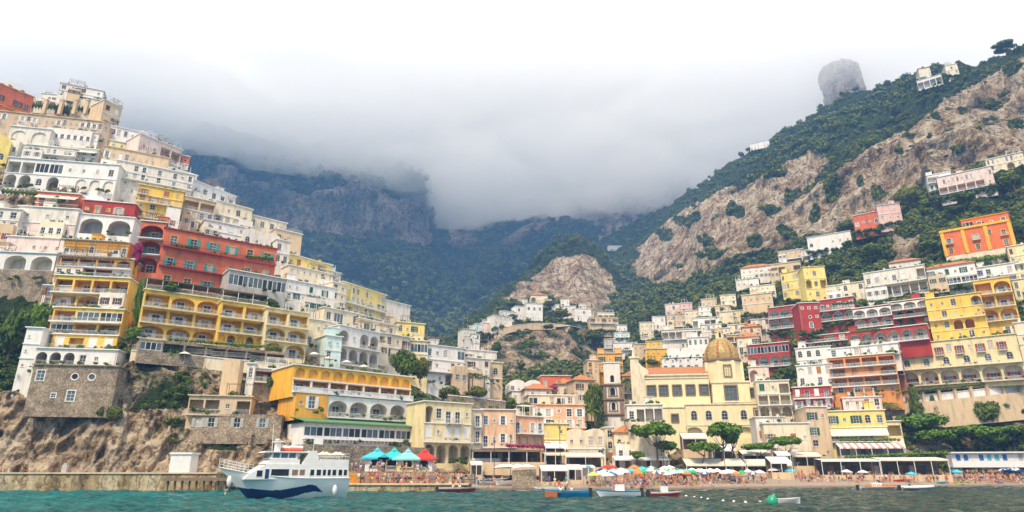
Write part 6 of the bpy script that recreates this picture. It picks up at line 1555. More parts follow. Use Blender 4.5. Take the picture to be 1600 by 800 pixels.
q = MB(); q.box((-.45, -.3, 0), (.45, .3, 1.3)); q.box((-.3, -.2, 1.3), (.3, .2, 1.6)); p = at(101, 735, 121); tag(q.obj('cabinet', M_greysh, None, (p.x, 121, 3.05)), 'small pale cabinet standing on the long pier below the cliff', 'cabinet')

# yellow pilasters of the orange red villa, hoops of the hooped hotel, roof terraces of the golden hotel
W_, H_ = VP1.W, VP1.H
for f in (0, .31, .64, .985):
    q = MB(); q.box((W_ * f - .2, -.25, 1.8), (W_ * f + 1.0, -.003, H_ - .3)); q.obj('pilaster', paint('gold'), V1)
q = MB(); q.box((-.4, -.45, H_ * .94), (W_ + .4, -.004, H_ * .94 + .8)); q.obj('frieze', paint('gold'), V1)
hp = PLANS['pink and white gabled hotel with white hoops along its roof']
for i in range(6):
    q = MB(); c = arch_curve(-.9, .9, 1.6, .9, 8); q.tube([(-.9, 0, 0)] + [(x, 0, z) for x, z in c] + [(.9, 0, 0)], .07, 5); q.obj('roof_hoop', M_white, hp.root, (hp.W * (.06 + i * .17), .6, hp.H + .2))
for lb in ('long golden yellow hotel of three loggia storeys with white shutters', 'right half of the golden hotel with paired loggias over a seven arch row'):
    p = PLANS[lb]; n = int(p.W / 3)
    q = MB(); q.box((0, .6, 2.6), (p.W, 5.5, 2.8)); q.obj('terrace_roof', M_thatch, p.root, (0, 0, p.H + .2))
    for i in range(n + 1): q = MB(); q.box((p.W * i / n * .98 + .05, .7, 0), (p.W * i / n * .98 + .17, .82, 2.599)); q.obj('roof_post', M_white, p.root, (0, 0, p.H + .22))
    inst('railing', railing_mesh(p.W, 'white'), p.root, (0, .1, p.H + .24)); q = MB(); q.box((0, 5.6, 0), (p.W, 5.8, 2.4)); q.obj('terrace_back_wall', paint('offwhite'), p.root, (0, 0, p.H + .22))
_, vs, vg, m = hl
def on_rock(n, rmin, rmax, poly, seed):
    return on_sheet(vs, vg, m, n, rmin, rmax, lambda p, q: poly_in(q[0], q[1], poly), thr=-5, seed=seed, jit=.6)
scatter_stuff('cliff_creepers', on_rock(420, .5, 1.1, [(268, 655), (300, 652), (362, 664), (368, 678), (345, 705), (300, 700), (278, 705), (262, 690)], 21) + on_rock(260, .5, 1.1, [(195, 550), (300, 555), (300, 600), (330, 600), (350, 560), (352, 630), (260, 610), (190, 620)], 22) + on_rock(60, .5, 1.0, [(122, 628), (200, 625), (205, 650), (170, 655)], 23), LFB, n=80)
scatter_stuff('gully_greens', on_rock(520, .9, 2.2, [(-60, 440), (78, 445), (66, 500), (38, 560), (30, 600), (-60, 625)], 24), LF, n=90)

vp = PLANS['white glazed restaurant veranda under a green roof']; q = MB(); W_, H_ = vp.W, vp.H
q.quad((-.6, -1.0, H_ + .25), (W_ + .6, -1.0, H_ + .25), (W_ + .6, 6.0, H_ + 1.5), (-.6, 6.0, H_ + 1.5)); q.quad((-.6, -1.0, H_ + .02), (W_ + .6, -1.0, H_ + .02), (W_ + .6, -1.0, H_ + .25), (-.6, -1.0, H_ + .25)); q.quad((-.6, -1, H_ + .021), (W_ + .6, -1, H_ + .021), (W_ + .6, 6, H_ + .021), (-.6, 6, H_ + .021))
q.obj('green_roof', flat('green_felt_roof', (.13, .27, .13), .8), vp.root)
q = MB()
for i in range(int(W_ / .9)): q.box((i * .9 + .2, -.7, -.55), (i * .9 + .5, -.003, -.2))
q.box((0, -1.0, -.199), (W_, -.003, -.02)); q.obj('bracketed_sill', M_white, vp.root, (0, 0, .45 / 1.57 * H_))

for i in range(9):
    px = 1392 + i * 25; q = MB(); q.box((-.35, -.35, -2.4), (.35, .35, .9)); q.box((-.45, -.45, .9), (.45, .45, 1.1)); Yw = interp(px, [1372, 1440, 1520, 1604], [193, 189, 187, 185]); p = at(px, interp(px, [1372, 1440, 1520, 1604], [624, 618, 610, 601]), Yw - .4)
    tag(q.obj('terrace_pillar', paint('beige'), None, p), 'brown pillar on the white promenade wall, ' + ['nearest the gatehouse', 'second from the gatehouse', 'third from the gatehouse', 'fourth from the gatehouse', 'the middle one', 'fourth from the right edge', 'third from the right edge', 'second from the right edge', 'nearest the right edge'][i], 'pillar', 'pillars on the promenade wall', 'thing')
for i, (px, py, w_, k) in enumerate([(1460, 640, 16, 'bush'), (1486, 634, 14, 'bush'), (1508, 638, 22, 'bright'), (1480, 652, 18, 'bush'), (1526, 652, 26, 'dark'), (1568, 645, 24, 'bright'), (1590, 634, 20, 'bush'), (1602, 652, 26, 'round'), (1500, 664, 30, 'bright'), (1406, 668, 24, 'round'), (1480, 690, 26, 'bright'), (1540, 690, 30, 'round')]):
    T(['small bush on the tan wall right of the conifer', 'small bush in the middle of the tan wall', 'leafy shrub where the tan wall meets the bluff', 'bush under the tan wall by the small conifer', 'dark shrub left of the forked creeper tree', 'bright shrub right of the forked creeper tree', 'bush on the tan wall near the right edge', 'round tree on the bluff at the right edge', 'bright shrub on the rocks above the bathing cabins', 'round shrub by the spiky palm tree', 'bright shrub behind the beach bar end', 'round shrub over the middle of the bathing cabins'][i], px, py, py - w_ * .75, w_ * 1.2, k, None, trunk=.02, group='shrubs on the eastern bluff', sheet='R')
# ------------------------------------------------------------------ beach front, boats, people
def bpos(px, Y, dz=0):
    """a point of the beach at column px (photo) and distance Y"""
    z = beach_z(px, Y) + dz
    x = (px - 800) / F * (Y * C_ + (z - CAMH) * S_)
    return Vector((x, Y, z))
def wpos(px, py):
    """point of the water surface seen at photo pixel (px, py)"""
    Y = -CAMH / kz(py) ; return at(px, py, Y)
TENT = 'beach front awnings'
def canopy(label, x0, x1, yt, yf, yb, Y, yaw, mat, depth=5, name='awning_shelter', cat='awning', back=None, post=M_white, stripe=None, tables=0):
    P = Plan(x0, x1, yt, yb, yaw, Y, 'X'); W, H = P.W, P.H; root = empty(name, (P.o.x, P.o.y, P.z0), P.yaw, label, cat, TENT)
    zf = at(x0, yf, Y).z - P.z0
    q = MB(); n = max(2, int(W / .8))
    for i in range(n):
        a, e = W * i / n, W * (i + 1) / n; m = 1 if stripe and i % 2 else 0
        q.quad((a, 0, zf), (e, 0, zf), (e, depth, H), (a, depth, H), m); q.quad((a, 0, zf - .35), (e, 0, zf - .35), (e, 0, zf), (a, 0, zf), m)
    q.quad((0, .02, zf - .02), (W, .02, zf - .02), (W, depth, H - .05), (0, depth, H - .05))
    q.obj('canopy', [mat, stripe or mat], root)
    for i in range(max(2, int(W / 3.5)) + 1):
        k = max(2, int(W / 3.5)); q = MB(); x = .1 + (W - .2) * i / k; q.box((x - .06, .06, -1), (x + .06, .18, zf - .03)); q.obj('post', post, root)
    q = MB(); q.box((0, depth + .02, -1.5), (W, depth + .3, H + .1)); q.obj('back_wall', back or flat('shade_toned_wall', (.15, .12, .09), .9, var=.5, scale=.8), root)  # shade of the interior under the awning is put into this dark colour
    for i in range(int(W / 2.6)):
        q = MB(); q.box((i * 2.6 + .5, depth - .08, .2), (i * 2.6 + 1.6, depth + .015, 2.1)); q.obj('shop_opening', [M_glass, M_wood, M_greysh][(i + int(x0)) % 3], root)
    q = MB(); q.box((0, -.2, -2.5), (W, depth, 0)); q.obj('floor_deck', paint('tan'), root)
    rng = random.Random(int(x0))
    for i in range(min(tables, 3)):
        q = MB(); x = W * (.17 + .33 * i); y = rng.uniform(.5, depth - .8); q.box((x - .4, y - .4, .7), (x + .4, y + .4, .75)); q.box((x - .05, y - .05, 0), (x + .05, y + .05, .699)); tag(q.obj('cafe_table', rng.choice([M_white, M_wood]), None, root.location, rz=P.yaw), 'table at the ' + ['left end', 'middle', 'right end'][i] + ' under the ' + ' '.join(label.split()[:9]), 'table', 'cafe tables along the beach front')
    return root, P
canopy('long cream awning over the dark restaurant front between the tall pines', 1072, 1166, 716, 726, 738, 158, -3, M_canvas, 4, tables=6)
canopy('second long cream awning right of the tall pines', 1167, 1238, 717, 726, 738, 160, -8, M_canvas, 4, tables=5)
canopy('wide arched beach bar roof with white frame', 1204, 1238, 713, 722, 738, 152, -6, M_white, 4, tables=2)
canopy('white upper restaurant awning in front of the church arch', 1112, 1150, 692, 703, 716, 170, -4, M_white, 4)
canopy('cream shop awning at the foot of the church front', 1066, 1108, 676, 684, 702, 176, -4, M_canvas, 3)
canopy('pale awning beside the flat topped pine', 1160, 1206, 702, 710, 724, 168, -6, M_canvas, 4, tables=3)
canopy('cream awning of the cafe under the orange shuttered house', 1238, 1284, 706, 712, 728, 166, -10, M_canvas, 4, tables=3)
canopy('white frame pavilion in front of the dense rounded pine', 1214, 1236, 704, 710, 728, 160, -8, M_white, 3)
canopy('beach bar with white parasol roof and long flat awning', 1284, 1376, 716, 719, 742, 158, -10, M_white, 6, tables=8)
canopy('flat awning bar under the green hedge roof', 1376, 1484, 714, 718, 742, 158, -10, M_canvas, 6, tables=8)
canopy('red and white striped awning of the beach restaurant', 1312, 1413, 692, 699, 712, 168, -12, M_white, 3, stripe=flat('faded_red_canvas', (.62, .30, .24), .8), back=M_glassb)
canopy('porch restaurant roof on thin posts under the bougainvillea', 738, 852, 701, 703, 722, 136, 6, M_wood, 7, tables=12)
canopy('dark terrace roof right of the porch restaurant', 852, 884, 706, 709, 726, 142, 4, M_canvas, 6, tables=5)
canopy('row of small white awnings under the bright yellow house', 852, 884, 692, 698, 706, 150, 8, M_white, 2)
canopy('cream awning terrace in front of the chapel house', 884, 946, 706, 712, 730, 146, 4, M_canvas, 5, tables=8)
canopy('white tent over the dark boat store on the beach', 845, 888, 726, 733, 753, 125, 2, M_white, 4)
canopy('white bathing shed roof beside the boat store', 888, 910, 726, 731, 750, 126, 2, M_white, 3, back=paint('palepink'))
canopy('blue and white striped beach cabin tent', 909, 930, 727, 728, 744, 127, 0, M_white, 3, stripe=M_aqua, back=paint('white'))
canopy('white shop awning on the street below the yellow hotel', 735, 754, 720, 724, 742, 132, 8, M_white, 2)
canopy('roof of the beach shops below the cream beach house', 960, 1046, 712, 717, 732, 160, -2, M_white, 4, back=paint('offwhite'), tables=5)
# white cabins row on the far right
P = Plan(1486, 1640, 707, 717, -12, 166, 'X'); root = empty('bathing_cabin_row', (P.o.x, P.o.y, P.z0), P.yaw, 'long white row of bathing cabins with blue doors under the bluff', 'cabins')
q = MB(); q.box((0, 0, -2), (P.W, 3, P.H - .2)); q.obj('wall', M_white, root); q = MB(); q.box((-.3, -1.0, P.H - .19), (P.W + .3, 3.5, P.H + .1)); q.obj('roof', M_white, root)
for i in range(15):
    q = MB(); x = 1 + i * 1.7; q.box((x, -.05, -.4), (x + .95, -.004, P.H - .5)); q.obj('cabin_door', [M_aqua, M_blue, M_white, M_greysh, M_aqua][i % 5] if i % 3 else M_blue, root)

def lathe_canopy(r, h, n=8, sag=.08):
    b = MB(); vs = []
    for k in range(5):
        t = k / 4
        for q in range(n * 2):
            a = math.pi * q / n; rr = r * t * (1 if q % 2 == 0 else .965 if t > .2 else 1); vs.append((rr * math.cos(a), rr * math.sin(a), h * (1 - t ** 1.25)))
    b.v = vs; m = n * 2
    for k in range(4):
        for q in range(m): b.f.append((k * m + q, k * m + (q + 1) % m, (k + 1) * m + (q + 1) % m, (k + 1) * m + q)); b.m.append((q // 2) % 2)
    for q in range(m):
        i0 = len(b.v); a0 = vs[4 * m + q]; a1 = vs[4 * m + (q + 1) % m]; b.v += [a0, a1, (a1[0], a1[1], -.14), (a0[0], a0[1], -.14)]; b.f.append((i0, i0 + 1, i0 + 2, i0 + 3)); b.m.append((q // 2) % 2)
    return b
UC = dict(white=(M_white, M_white), cream=(M_canvas, M_canvas), blue=(M_blue, M_blue), blue_and_white=(M_blue, M_white), green=(flat('green_canvas', (.05, .42, .16), .7),) * 2, green_and_white=(flat('green_canvas', (.05, .42, .16)), M_white),
          turquoise=(M_aqua, M_aqua), orange=(flat('orange_canvas', (.80, .26, .06), .7),) * 2, red=(M_redc, M_redc), yellow=(flat('yellow_canvas', (.82, .62, .12), .7),) * 2, navy=(flat('navy_canvas', (.03, .04, .14), .7),) * 2)
UM = {}
def parasol(px, Y, col, where, r=1.25, zb=None, square=False):
    key = (col, r)
    if key not in UM:
        pm = MB(); pm.tube([(0, 0, -.3), (0, 0, 2.35)], .03, 6); UM[key] = (pm.mesh('pole', [M_white]), lathe_canopy(r, .55).mesh('canopy', list(UC[col])))
    p = bpos(px, Y) if zb is None else at(px, 740, Y)
    if zb is not None: p.z = zb
    root = empty('parasol', p, random.uniform(0, 6.28), col.replace('_', ' ') + ' parasol ' + where, 'parasol', 'parasols on the beach')
    root.rotation_euler[0] = random.uniform(-.08, .08); root.rotation_euler[1] = random.uniform(-.08, .08)
    inst('pole', UM[key][0], root); inst('canopy', UM[key][1], root, (0, 0, 1.85)); return root
for px, d, c, wh in [(935, 8, 'blue_and_white', 'leftmost by the striped cabin tent'), (944, 12, 'white', 'behind the blue and white one by the striped tent'), (928, 5, 'yellow', 'low beside the boat store'), (956, 6, 'blue', 'bright and low near the water in front of the chapel house'), (951, 4, 'white', 'just before the bright blue one'),
        (966, 12, 'white', 'between the blue one and the terracotta ones'), (940, 16, 'navy', 'behind the blue and white one'), (972, 18, 'cream', 'at the left end of the packed crowd'), (958, 26, 'red', 'largest by the small bushy tree'), (948, 27, 'red', 'left of the largest red one'),
        (992, 27, 'orange', 'with a pale rim in front of the low pine bushes'), (1005, 22, 'turquoise', 'left of the two green topped tents'), (1019, 24, 'green_and_white', 'under the round headed stone pine'), (1048, 26, 'white', 'right of the round headed stone pine'), (1040, 24, 'white', 'paired with its neighbour under the pine'), (998, 16, 'orange', 'in the thick of the crowd'),
        (1046, 16, 'green_and_white', 'leftmost of the green cluster'), (1053, 13, 'green_and_white', 'second of the green cluster'), (1060, 16, 'green', 'third of the green cluster'), (1067, 12, 'green_and_white', 'fourth of the green cluster'), (1075, 15, 'turquoise', 'fifth of the green cluster'), (1064, 10, 'white', 'in front of the green cluster'),
        (1082, 18, 'white', 'behind the right end of the green cluster'), (1096, 16, 'white', 'first of the white ones right of the green cluster'), (1104, 13, 'cream', 'low before the tall forked pine'), (1112, 17, 'cream', 'under the slanting pine'), (1122, 15, 'white', 'near the forked pine trunk'), (1138, 14, 'white', 'right of the forked pine trunk'), (1146, 12, 'white', 'beside the upturned white boat'),
        (1188, 12, 'white', 'alone on the open sand'), (1236, 18, 'turquoise', 'beside the arched beach bar'), (1210, 20, 'white', 'tall by the arched beach bar'), (1426, 6, 'turquoise', 'near the water by the striped awning bar'), (1498, 14, 'turquoise', 'left of the dense eastern crowd'), (1494, 18, 'blue', 'behind the turquoise one of the eastern crowd'), (1578, 16, 'blue', 'large and low at the right edge'),
        (1570, 20, 'blue_and_white', 'leftmost of the blue white row'), (1582, 22, 'blue_and_white', 'second of the blue white row'), (1592, 20, 'white', 'between the blue white ones'), (1598, 16, 'blue', 'last at the right edge'), (1588, 12, 'navy', 'lowest at the right edge'), (1586, 26, 'blue_and_white', 'highest of the blue white row'), (1350, 12, 'white', 'before the beach bar'), (1324, 14, 'white', 'wide before the beach bar entrance')]:
    parasol(px, shore(px) + d, c, wh)
for i in range(26):
    px = 940 + i * 9.6; d = 7 + (i * 37 % 11); c = ['white', 'turquoise', 'cream', 'green', 'white', 'blue_and_white', 'orange', 'white'][i * 5 % 8]
    parasol(px, shore(px) + d, c, ('low ' if d < 10 else 'midway ' if d < 14 else 'higher ') + ['by the striped tent', 'left of the stone pine', 'before the stone pine', 'below the green cluster', 'before the slanting pine', 'before the forked pine', 'at the end of the crowd'][min(6, i // 4)] + [', leftmost there', ', second there', ', third there', ', rightmost there'][i % 4], .95)
for px, py, Y, c, wh in [(785, 722, 132, 'white', 'first of four outside the porch restaurant'), (795, 722, 131, 'white', 'second of four outside the porch restaurant'), (809, 721, 131, 'white', 'third of four outside the porch restaurant'), (823, 720, 131, 'white', 'fourth of four outside the porch restaurant')]:
    parasol(px, Y, c, wh, 1.9, 2.2)
for px, Y, zz, c, wh in [(473, 150, 27.5, 'white', 'left on the orange hotel roof terrace'), (496, 153, 27, 'cream', 'second on the orange hotel roof terrace'), (527, 156, 26.6, 'white', 'third on the orange hotel roof terrace'), (556, 159, 26, 'white', 'fourth on the orange hotel roof terrace'), (258, 136.5, 25.2, 'cream', 'beside the clipped bush on the golden hotel terrace'), (420, 147, 24.5, 'cream', 'at the right end of the golden hotel terrace'), (440, 147, 24.3, 'cream', 'last on the golden hotel terrace')]:
    p = at(px, 545, Y); o = parasol(px, Y, c, wh, 1.25, zz); 
# kiosks
def kiosk(label, px, Y, z, col, roofm, w=3.6):
    p = at(px, 745, Y); root = empty('ticket_kiosk', (p.x, Y, z), 0, label, 'kiosk', 'ticket kiosks on the pier')
    b = MB(); cell(b, -w / 2, w / 2, 0, 2.5, (-w * .27, w * .27, .9, 2.1, 'arch', .6), 0, mback=1)
    for x in (-w / 2, w / 2): b.quad((x, 0, 0), (x, 2.6, 0), (x, 2.6, 2.5), (x, 0, 2.5))
    b.obj('wall', [col, M_iron], root)
    q = MB(); e = .7; cx = 0; q_ = [(-w / 2 - e, -e, 2.35), (w / 2 + e, -e, 2.35), (w / 2 + e, 2.6 + e, 2.35), (-w / 2 - e, 2.6 + e, 2.35), (-.5, .9, 3.5), (.5, .9, 3.5), (.5, 1.7, 3.5), (-.5, 1.7, 3.5)]
    for f in ((0, 1, 5, 4), (1, 2, 6, 5), (2, 3, 7, 6), (3, 0, 4, 7), (4, 5, 6, 7)): q.poly([q_[i] for i in f])
    for i in range(4): a, c = q_[i], q_[(i + 1) % 4]; q.quad((a[0], a[1], 2.05), (c[0], c[1], 2.05), c, a)
    q.obj('roof', roofm, root); q = MB(); q.lathe([(.6, 3.5), (.55, 3.7), (.1, 4.05), (.02, 4.4)], 8, c=(0, 1.3)); q.obj('finial', roofm, root)
    q = MB(); q.box((-w * .33, -.35, .85), (w * .33, -.003, .93)); q.obj('counter', M_white, root)
kiosk('ticket kiosk with a bright turquoise roof, leftmost of the four', 585, 119.5, 3.2, M_white, M_aqua)
kiosk('ticket kiosk with a teal roof and grey arched counter, second of the four', 612, 119.5, 3.2, M_greysh, flat('teal_canvas', (.04, .50, .48), .7))
kiosk('cream ticket kiosk with a pale turquoise roof, third of the four', 634, 119, 3.0, paint('paleyellow'), flat('pale_turquoise_canvas', (.25, .62, .66), .7))
kiosk('ticket kiosk with a red and white roof, rightmost of the four', 661, 119.5, 3.0, M_white, M_redc, 3.0)

# ------------------------------------------------------------------ boats
def hull_mesh(L_, Bm, H, mats, bow=.35, band=None, nS=26, nR=8, transom=.8, sheer=.25):
    """hull along +x (bow), waterline z=0, open or decked; band(s, t) -> material slot"""
    b = MB(); rows = []
    for i in range(nS + 1):
        s = i / nS; w = Bm / 2 * (transom + (1 - transom) * min(1, s * 3)) if s < .35 else Bm / 2 * max(.015, (1 - ((s - .35) / .65) ** 2.2)) ; top = H * (1 + sheer * max(0, s - .3) ** 2 * 2)
        r = []
        for j in range(nR + 1):
            t = j / nR; z = -.25 * H + (top + .25 * H) * t; fl = (t ** .45) if s < .5 else t ** (.45 + (s - .5) * 1.2)
            x = s * L_ + (t - 1) * bow * L_ * .35 * max(0, (s - .6) / .4) ** 1.3
            r.append((x, w * fl, z))
        rows.append(r)
    for sg in (1, -1):
        for i in range(nS):
            for j in range(nR):
                v = [rows[i][j], rows[i + 1][j], rows[i + 1][j + 1], rows[i][j + 1]]; v = [(x, y * sg, z) for x, y, z in v]
                b.quad(*v, band(i / nS, j / nR) if band else 0)
        
    r = rows[0]; b.poly([(x, y, z) for x, y, z in r] + [(x, -y, z) for x, y, z in r[::-1]], 0)
    return b, rows
def deck_from(rows, drop, m=0):
    b = MB()
    for i in range(len(rows) - 1):
        a, e = rows[i][-1], rows[i + 1][-1]; b.quad((a[0], -a[1] * .96, a[2] - drop), (e[0], -e[1] * .96, e[2] - drop), (e[0], e[1] * .96, e[2] - drop), (a[0], a[1] * .96, a[2] - drop), m)
    return b
M_navy = flat('navy_hull_paint', (.012, .035, .13), .3, var=.05); M_hullw = flat('white_hull_paint', (.82, .84, .83), .3, var=.05)
def ferry():
    bow = at(341, 738, 79); bow.z = 0; st = at(538, 760, 87); st.z = 0
    d = bow - st; L_ = d.length; rz = math.atan2(d.y, d.x)
    root = empty('ferry', (st.x, st.y, 0), rz, 'white passenger ferry with a dark blue wave painted along its hull', 'ferry')
    # port side faces the camera when the bow points to picture left: local +y is port... camera lies on that side
    def band(s, t):
        z = -.25 + 1.25 * t + .02
        hi = np.interp(s, [.2, .27, .32, .42, .54, .88, 1.0], [.30, .66, .70, .56, .40, .36, .34]); lo = np.interp(s, [.2, .27, .35, .42, .5, .54], [.30, .36, .28, .12, .02, -1])
        return 1 if lo <= z <= hi and s > .2 else 0
    b, rows = hull_mesh(L_, 4.6, 2.35, None, bow=.8, band=band, nS=90, nR=44, transom=.93, sheer=.55)
    b.obj('hull', [M_hullw, M_navy], root, smooth=False)
    deck_from(rows, .12).obj('deck', M_white, root)
    q = MB()
    for sg in (1, -1): q.tube([(r[-1][0], r[-1][1] * sg, r[-1][2]) for r in rows], .06, 6)
    q.obj('gunwale', M_white, root)
    y = 1.95; zd = 2.25
    def slab(pts, w, name, mat):      # side profile (x, z) extruded over beam
        q = MB(); q.poly([(x, w, z) for x, z in pts]); q.poly([(x, -w, z) for x, z in pts][::-1])
        for i in range(len(pts)): (x0, z0), (x1, z1) = pts[i], pts[(i + 1) % len(pts)]; q.quad((x0, -w, z0), (x0, w, z0), (x1, w, z1), (x1, -w, z1))
        return q.obj(name, mat, root)
    X = lambda s: s * L_
    slab([(X(.01), zd), (X(.83), zd), (X(.80), zd + .55), (X(.67), zd + 1.75), (X(.02), zd + 1.65)], y, 'main_cabin', M_white)
    slab([(X(.42), zd + 1.66), (X(.69), zd + 1.72), (X(.645), zd + 2.3), (X(.42), zd + 2.3)], y * .93, 'foredeck_coaming', M_white)
    slab([(X(.44), zd + 2.31), (X(.66), zd + 2.31), (X(.635), zd + 3.05), (X(.44), zd + 3.05)], y * .85, 'wheelhouse', M_white)
    slab([(X(.36), zd + 3.06), (X(.70), zd + 3.06), (X(.69), zd + 3.2), (X(.36), zd + 3.22)], y * .98, 'wheelhouse_roof', M_white)
    slab([(X(.26), zd + 1.66), (X(.40), zd + 1.66), (X(.35), zd + 3.3), (X(.29), zd + 3.3)], y * .99, 'funnel_wing', M_white)
    slab([(X(.02), zd + 1.66), (X(.27), zd + 1.66), (X(.26), zd + 2.35), (X(.02), zd + 2.3)], y * 1.0, 'upper_deck_bulwark', M_white)
    for sg in (1, -1):
        for s0, s1, z0, z1, mt in [(.70, .742, .3, 1.0, M_glass), (.65, .68, .05, 1.15, M_navy), (.50, .635, .38, 1.15, M_glass), (.43, .475, .45, 1.1, M_wood), (.375, .415, .45, 1.1, M_wood), (.30, .33, .42, 1.1, M_glass), (.245, .28, .42, 1.1, M_glass), (.205, .23, .42, 1.1, M_glass), (.165, .19, .42, 1.1, M_glass), (.12, .15, .42, 1.1, M_glass), (.07, .10, .42, 1.1, M_glass), (.03, .055, .42, 1.1, M_glass)]:
            f = MB(); f.box((X(s0) - .05, sg * (y + .003), zd + z0 - .05), (X(s1) + .05, sg * (y + .03), zd + z1 + .05)); fo = f.obj('window', M_hullw, root)
            g = MB(); sl = .18 if s0 == .50 else 0; g.poly([(X(s0) + 0, sg * (y + .035), zd + z0), (X(s1) , sg * (y + .035), zd + z0), (X(s1), sg * (y + .035), zd + z1), (X(s0) - sl + .18 * (s0 == .5), sg * (y + .035), zd + z1)]); g.obj('pane', mt, fo)
        for i in range(3):
            s0 = .455 + i * .062; g = MB(); yy = sg * (y * .85 + .02); g.poly([(X(s0), yy, zd + 2.45), (X(s0 + .054), yy, zd + 2.45), (X(s0 + .046), yy, zd + 2.98), (X(s0), yy, zd + 2.98)]); g.obj('wheelhouse_window', M_glassb, root)
    for i in range(3): g = MB(); w3 = y * .85 * 2 / 3; g.poly([(X(.66) + .012 - .0, -y * .85 + i * w3 + .08, zd + 2.45), (X(.66) + .012, -y * .85 + (i + 1) * w3 - .08, zd + 2.45), (X(.637) + .02, -y * .85 + (i + 1) * w3 - .08, zd + 2.98), (X(.637) + .02, -y * .85 + i * w3 + .08, zd + 2.98)]); g.obj('wheelhouse_window', M_glassb, root)
    q = MB()                        # bow rail and cage rail
    br = [r for r in rows if r[-1][0] > X(.76)]
    for sg in (1, -1):
        for h in (.35, .65, .95): q.tube([(r[-1][0], r[-1][1] * sg, r[-1][2] + h) for r in br[::3]], .022, 4)
        for r in br[::3]: q.tube([(r[-1][0], r[-1][1] * sg, r[-1][2]), (r[-1][0], r[-1][1] * sg, r[-1][2] + .95)], .022, 4)
    q.obj('bow_rail', M_white, root)
    q = MB()
    for sg in (1, -1):
        for h in (.35, .7): q.tube([(X(.02), sg * y, zd + 2.3 + h), (X(.26), sg * y, zd + 2.35 + h)], .025, 4)
        for i in range(9): q.tube([(X(.02 + i * .03), sg * y, zd + 2.3), (X(.02 + i * .03), sg * y, zd + 3.02)], .02, 4)
    q.obj('upper_rail', M_white, root)
    q = MB(); q.box((X(.56), -.35, zd + 3.2), (X(.60), .35, zd + 4.3)); q.box((X(.55), -.9, zd + 4.3), (X(.61), .9, zd + 4.45)); q.tube([(X(.62), 0, zd + 3.2), (X(.63), 0, zd + 6.4)], .035, 5); q.tube([(X(.40), 0, zd + 3.2), (X(.40), 0, zd + 5.4)], .03, 5); q.obj('mast', M_white, root)
    q = MB(); q.tube([(X(.585), -.9, zd + 4.62), (X(.585), .9, zd + 4.62)], .1, 8); q.obj('radar', M_white, root)
    for s, sg in ((.40, 1), (.46, -1)):
        q = MB(); 
        for k in range(3): q.tube([(X(s) + .0, sg * (.6 + .22 * k), zd + 3.4), (X(s) + 1.7, sg * (.6 + .22 * k), zd + 3.4)], .2, 8)
        q.obj('life_raft', flat('orange_raft', (.7, .12, .04), .6), root)
        q = MB(); q.tube([(X(s) - .1, sg * .85, zd + 3.68), (X(s) + 1.4, sg * .85, zd + 3.72)], .22, 8); q.obj('life_raft_cover', M_white, root)
    for s in (.13, .92):
        q = MB(); yy = next(r[-1][1] for r in rows if r[-1][0] >= X(s)) + (.18 if s > .5 else .28); q.lathe([(.02, .3), (.22, .5), (.3, 1.0), (.22, 1.4), (.02, 1.6)], 12, c=(X(s), yy)); q.obj('fender', M_white, root, (0, 0, 1.1 if s > .5 else 0), smooth=True)
    q = MB(); q.box((X(.335), y + .05, .9 + .9), (X(.355), y + .14, 3.1)); q.obj('side_ladder', M_white, root)
    q = MB(); bx = L_ * .965; q.tube([(bx - .55, .16, 1.0), (bx - .5, .35, .55)], .1, 6); q.box((bx - .75, .12, 1.0), (bx - .35, .34, 1.2)); q.obj('anchor', M_greysh, root)
    q = MB()                        # canvas and gear on the stern upper deck
    for i in range(5): q.lathe([(.02, 1.0), (.75, .62), (.74, .55)], 10, c=(X(.05) + i * .85, (-.6, .5)[i % 2]))
    q.obj('deck_parasols', M_canvas, root, (0, 0, zd + 2.3))['kind'] = 'stuff'
    q = MB(); q.poly([(X(.30), .6, zd + 4.2), (X(.30), .6, zd + 4.9), (X(.30) - 1.1, .7, zd + 4.8), (X(.30) - 1.1, .7, zd + 4.1)]); q.tube([(X(.30), .6, zd + 3.2), (X(.30), .6, zd + 5)], .025, 5); q.obj('flag', M_white, root)
ferry()
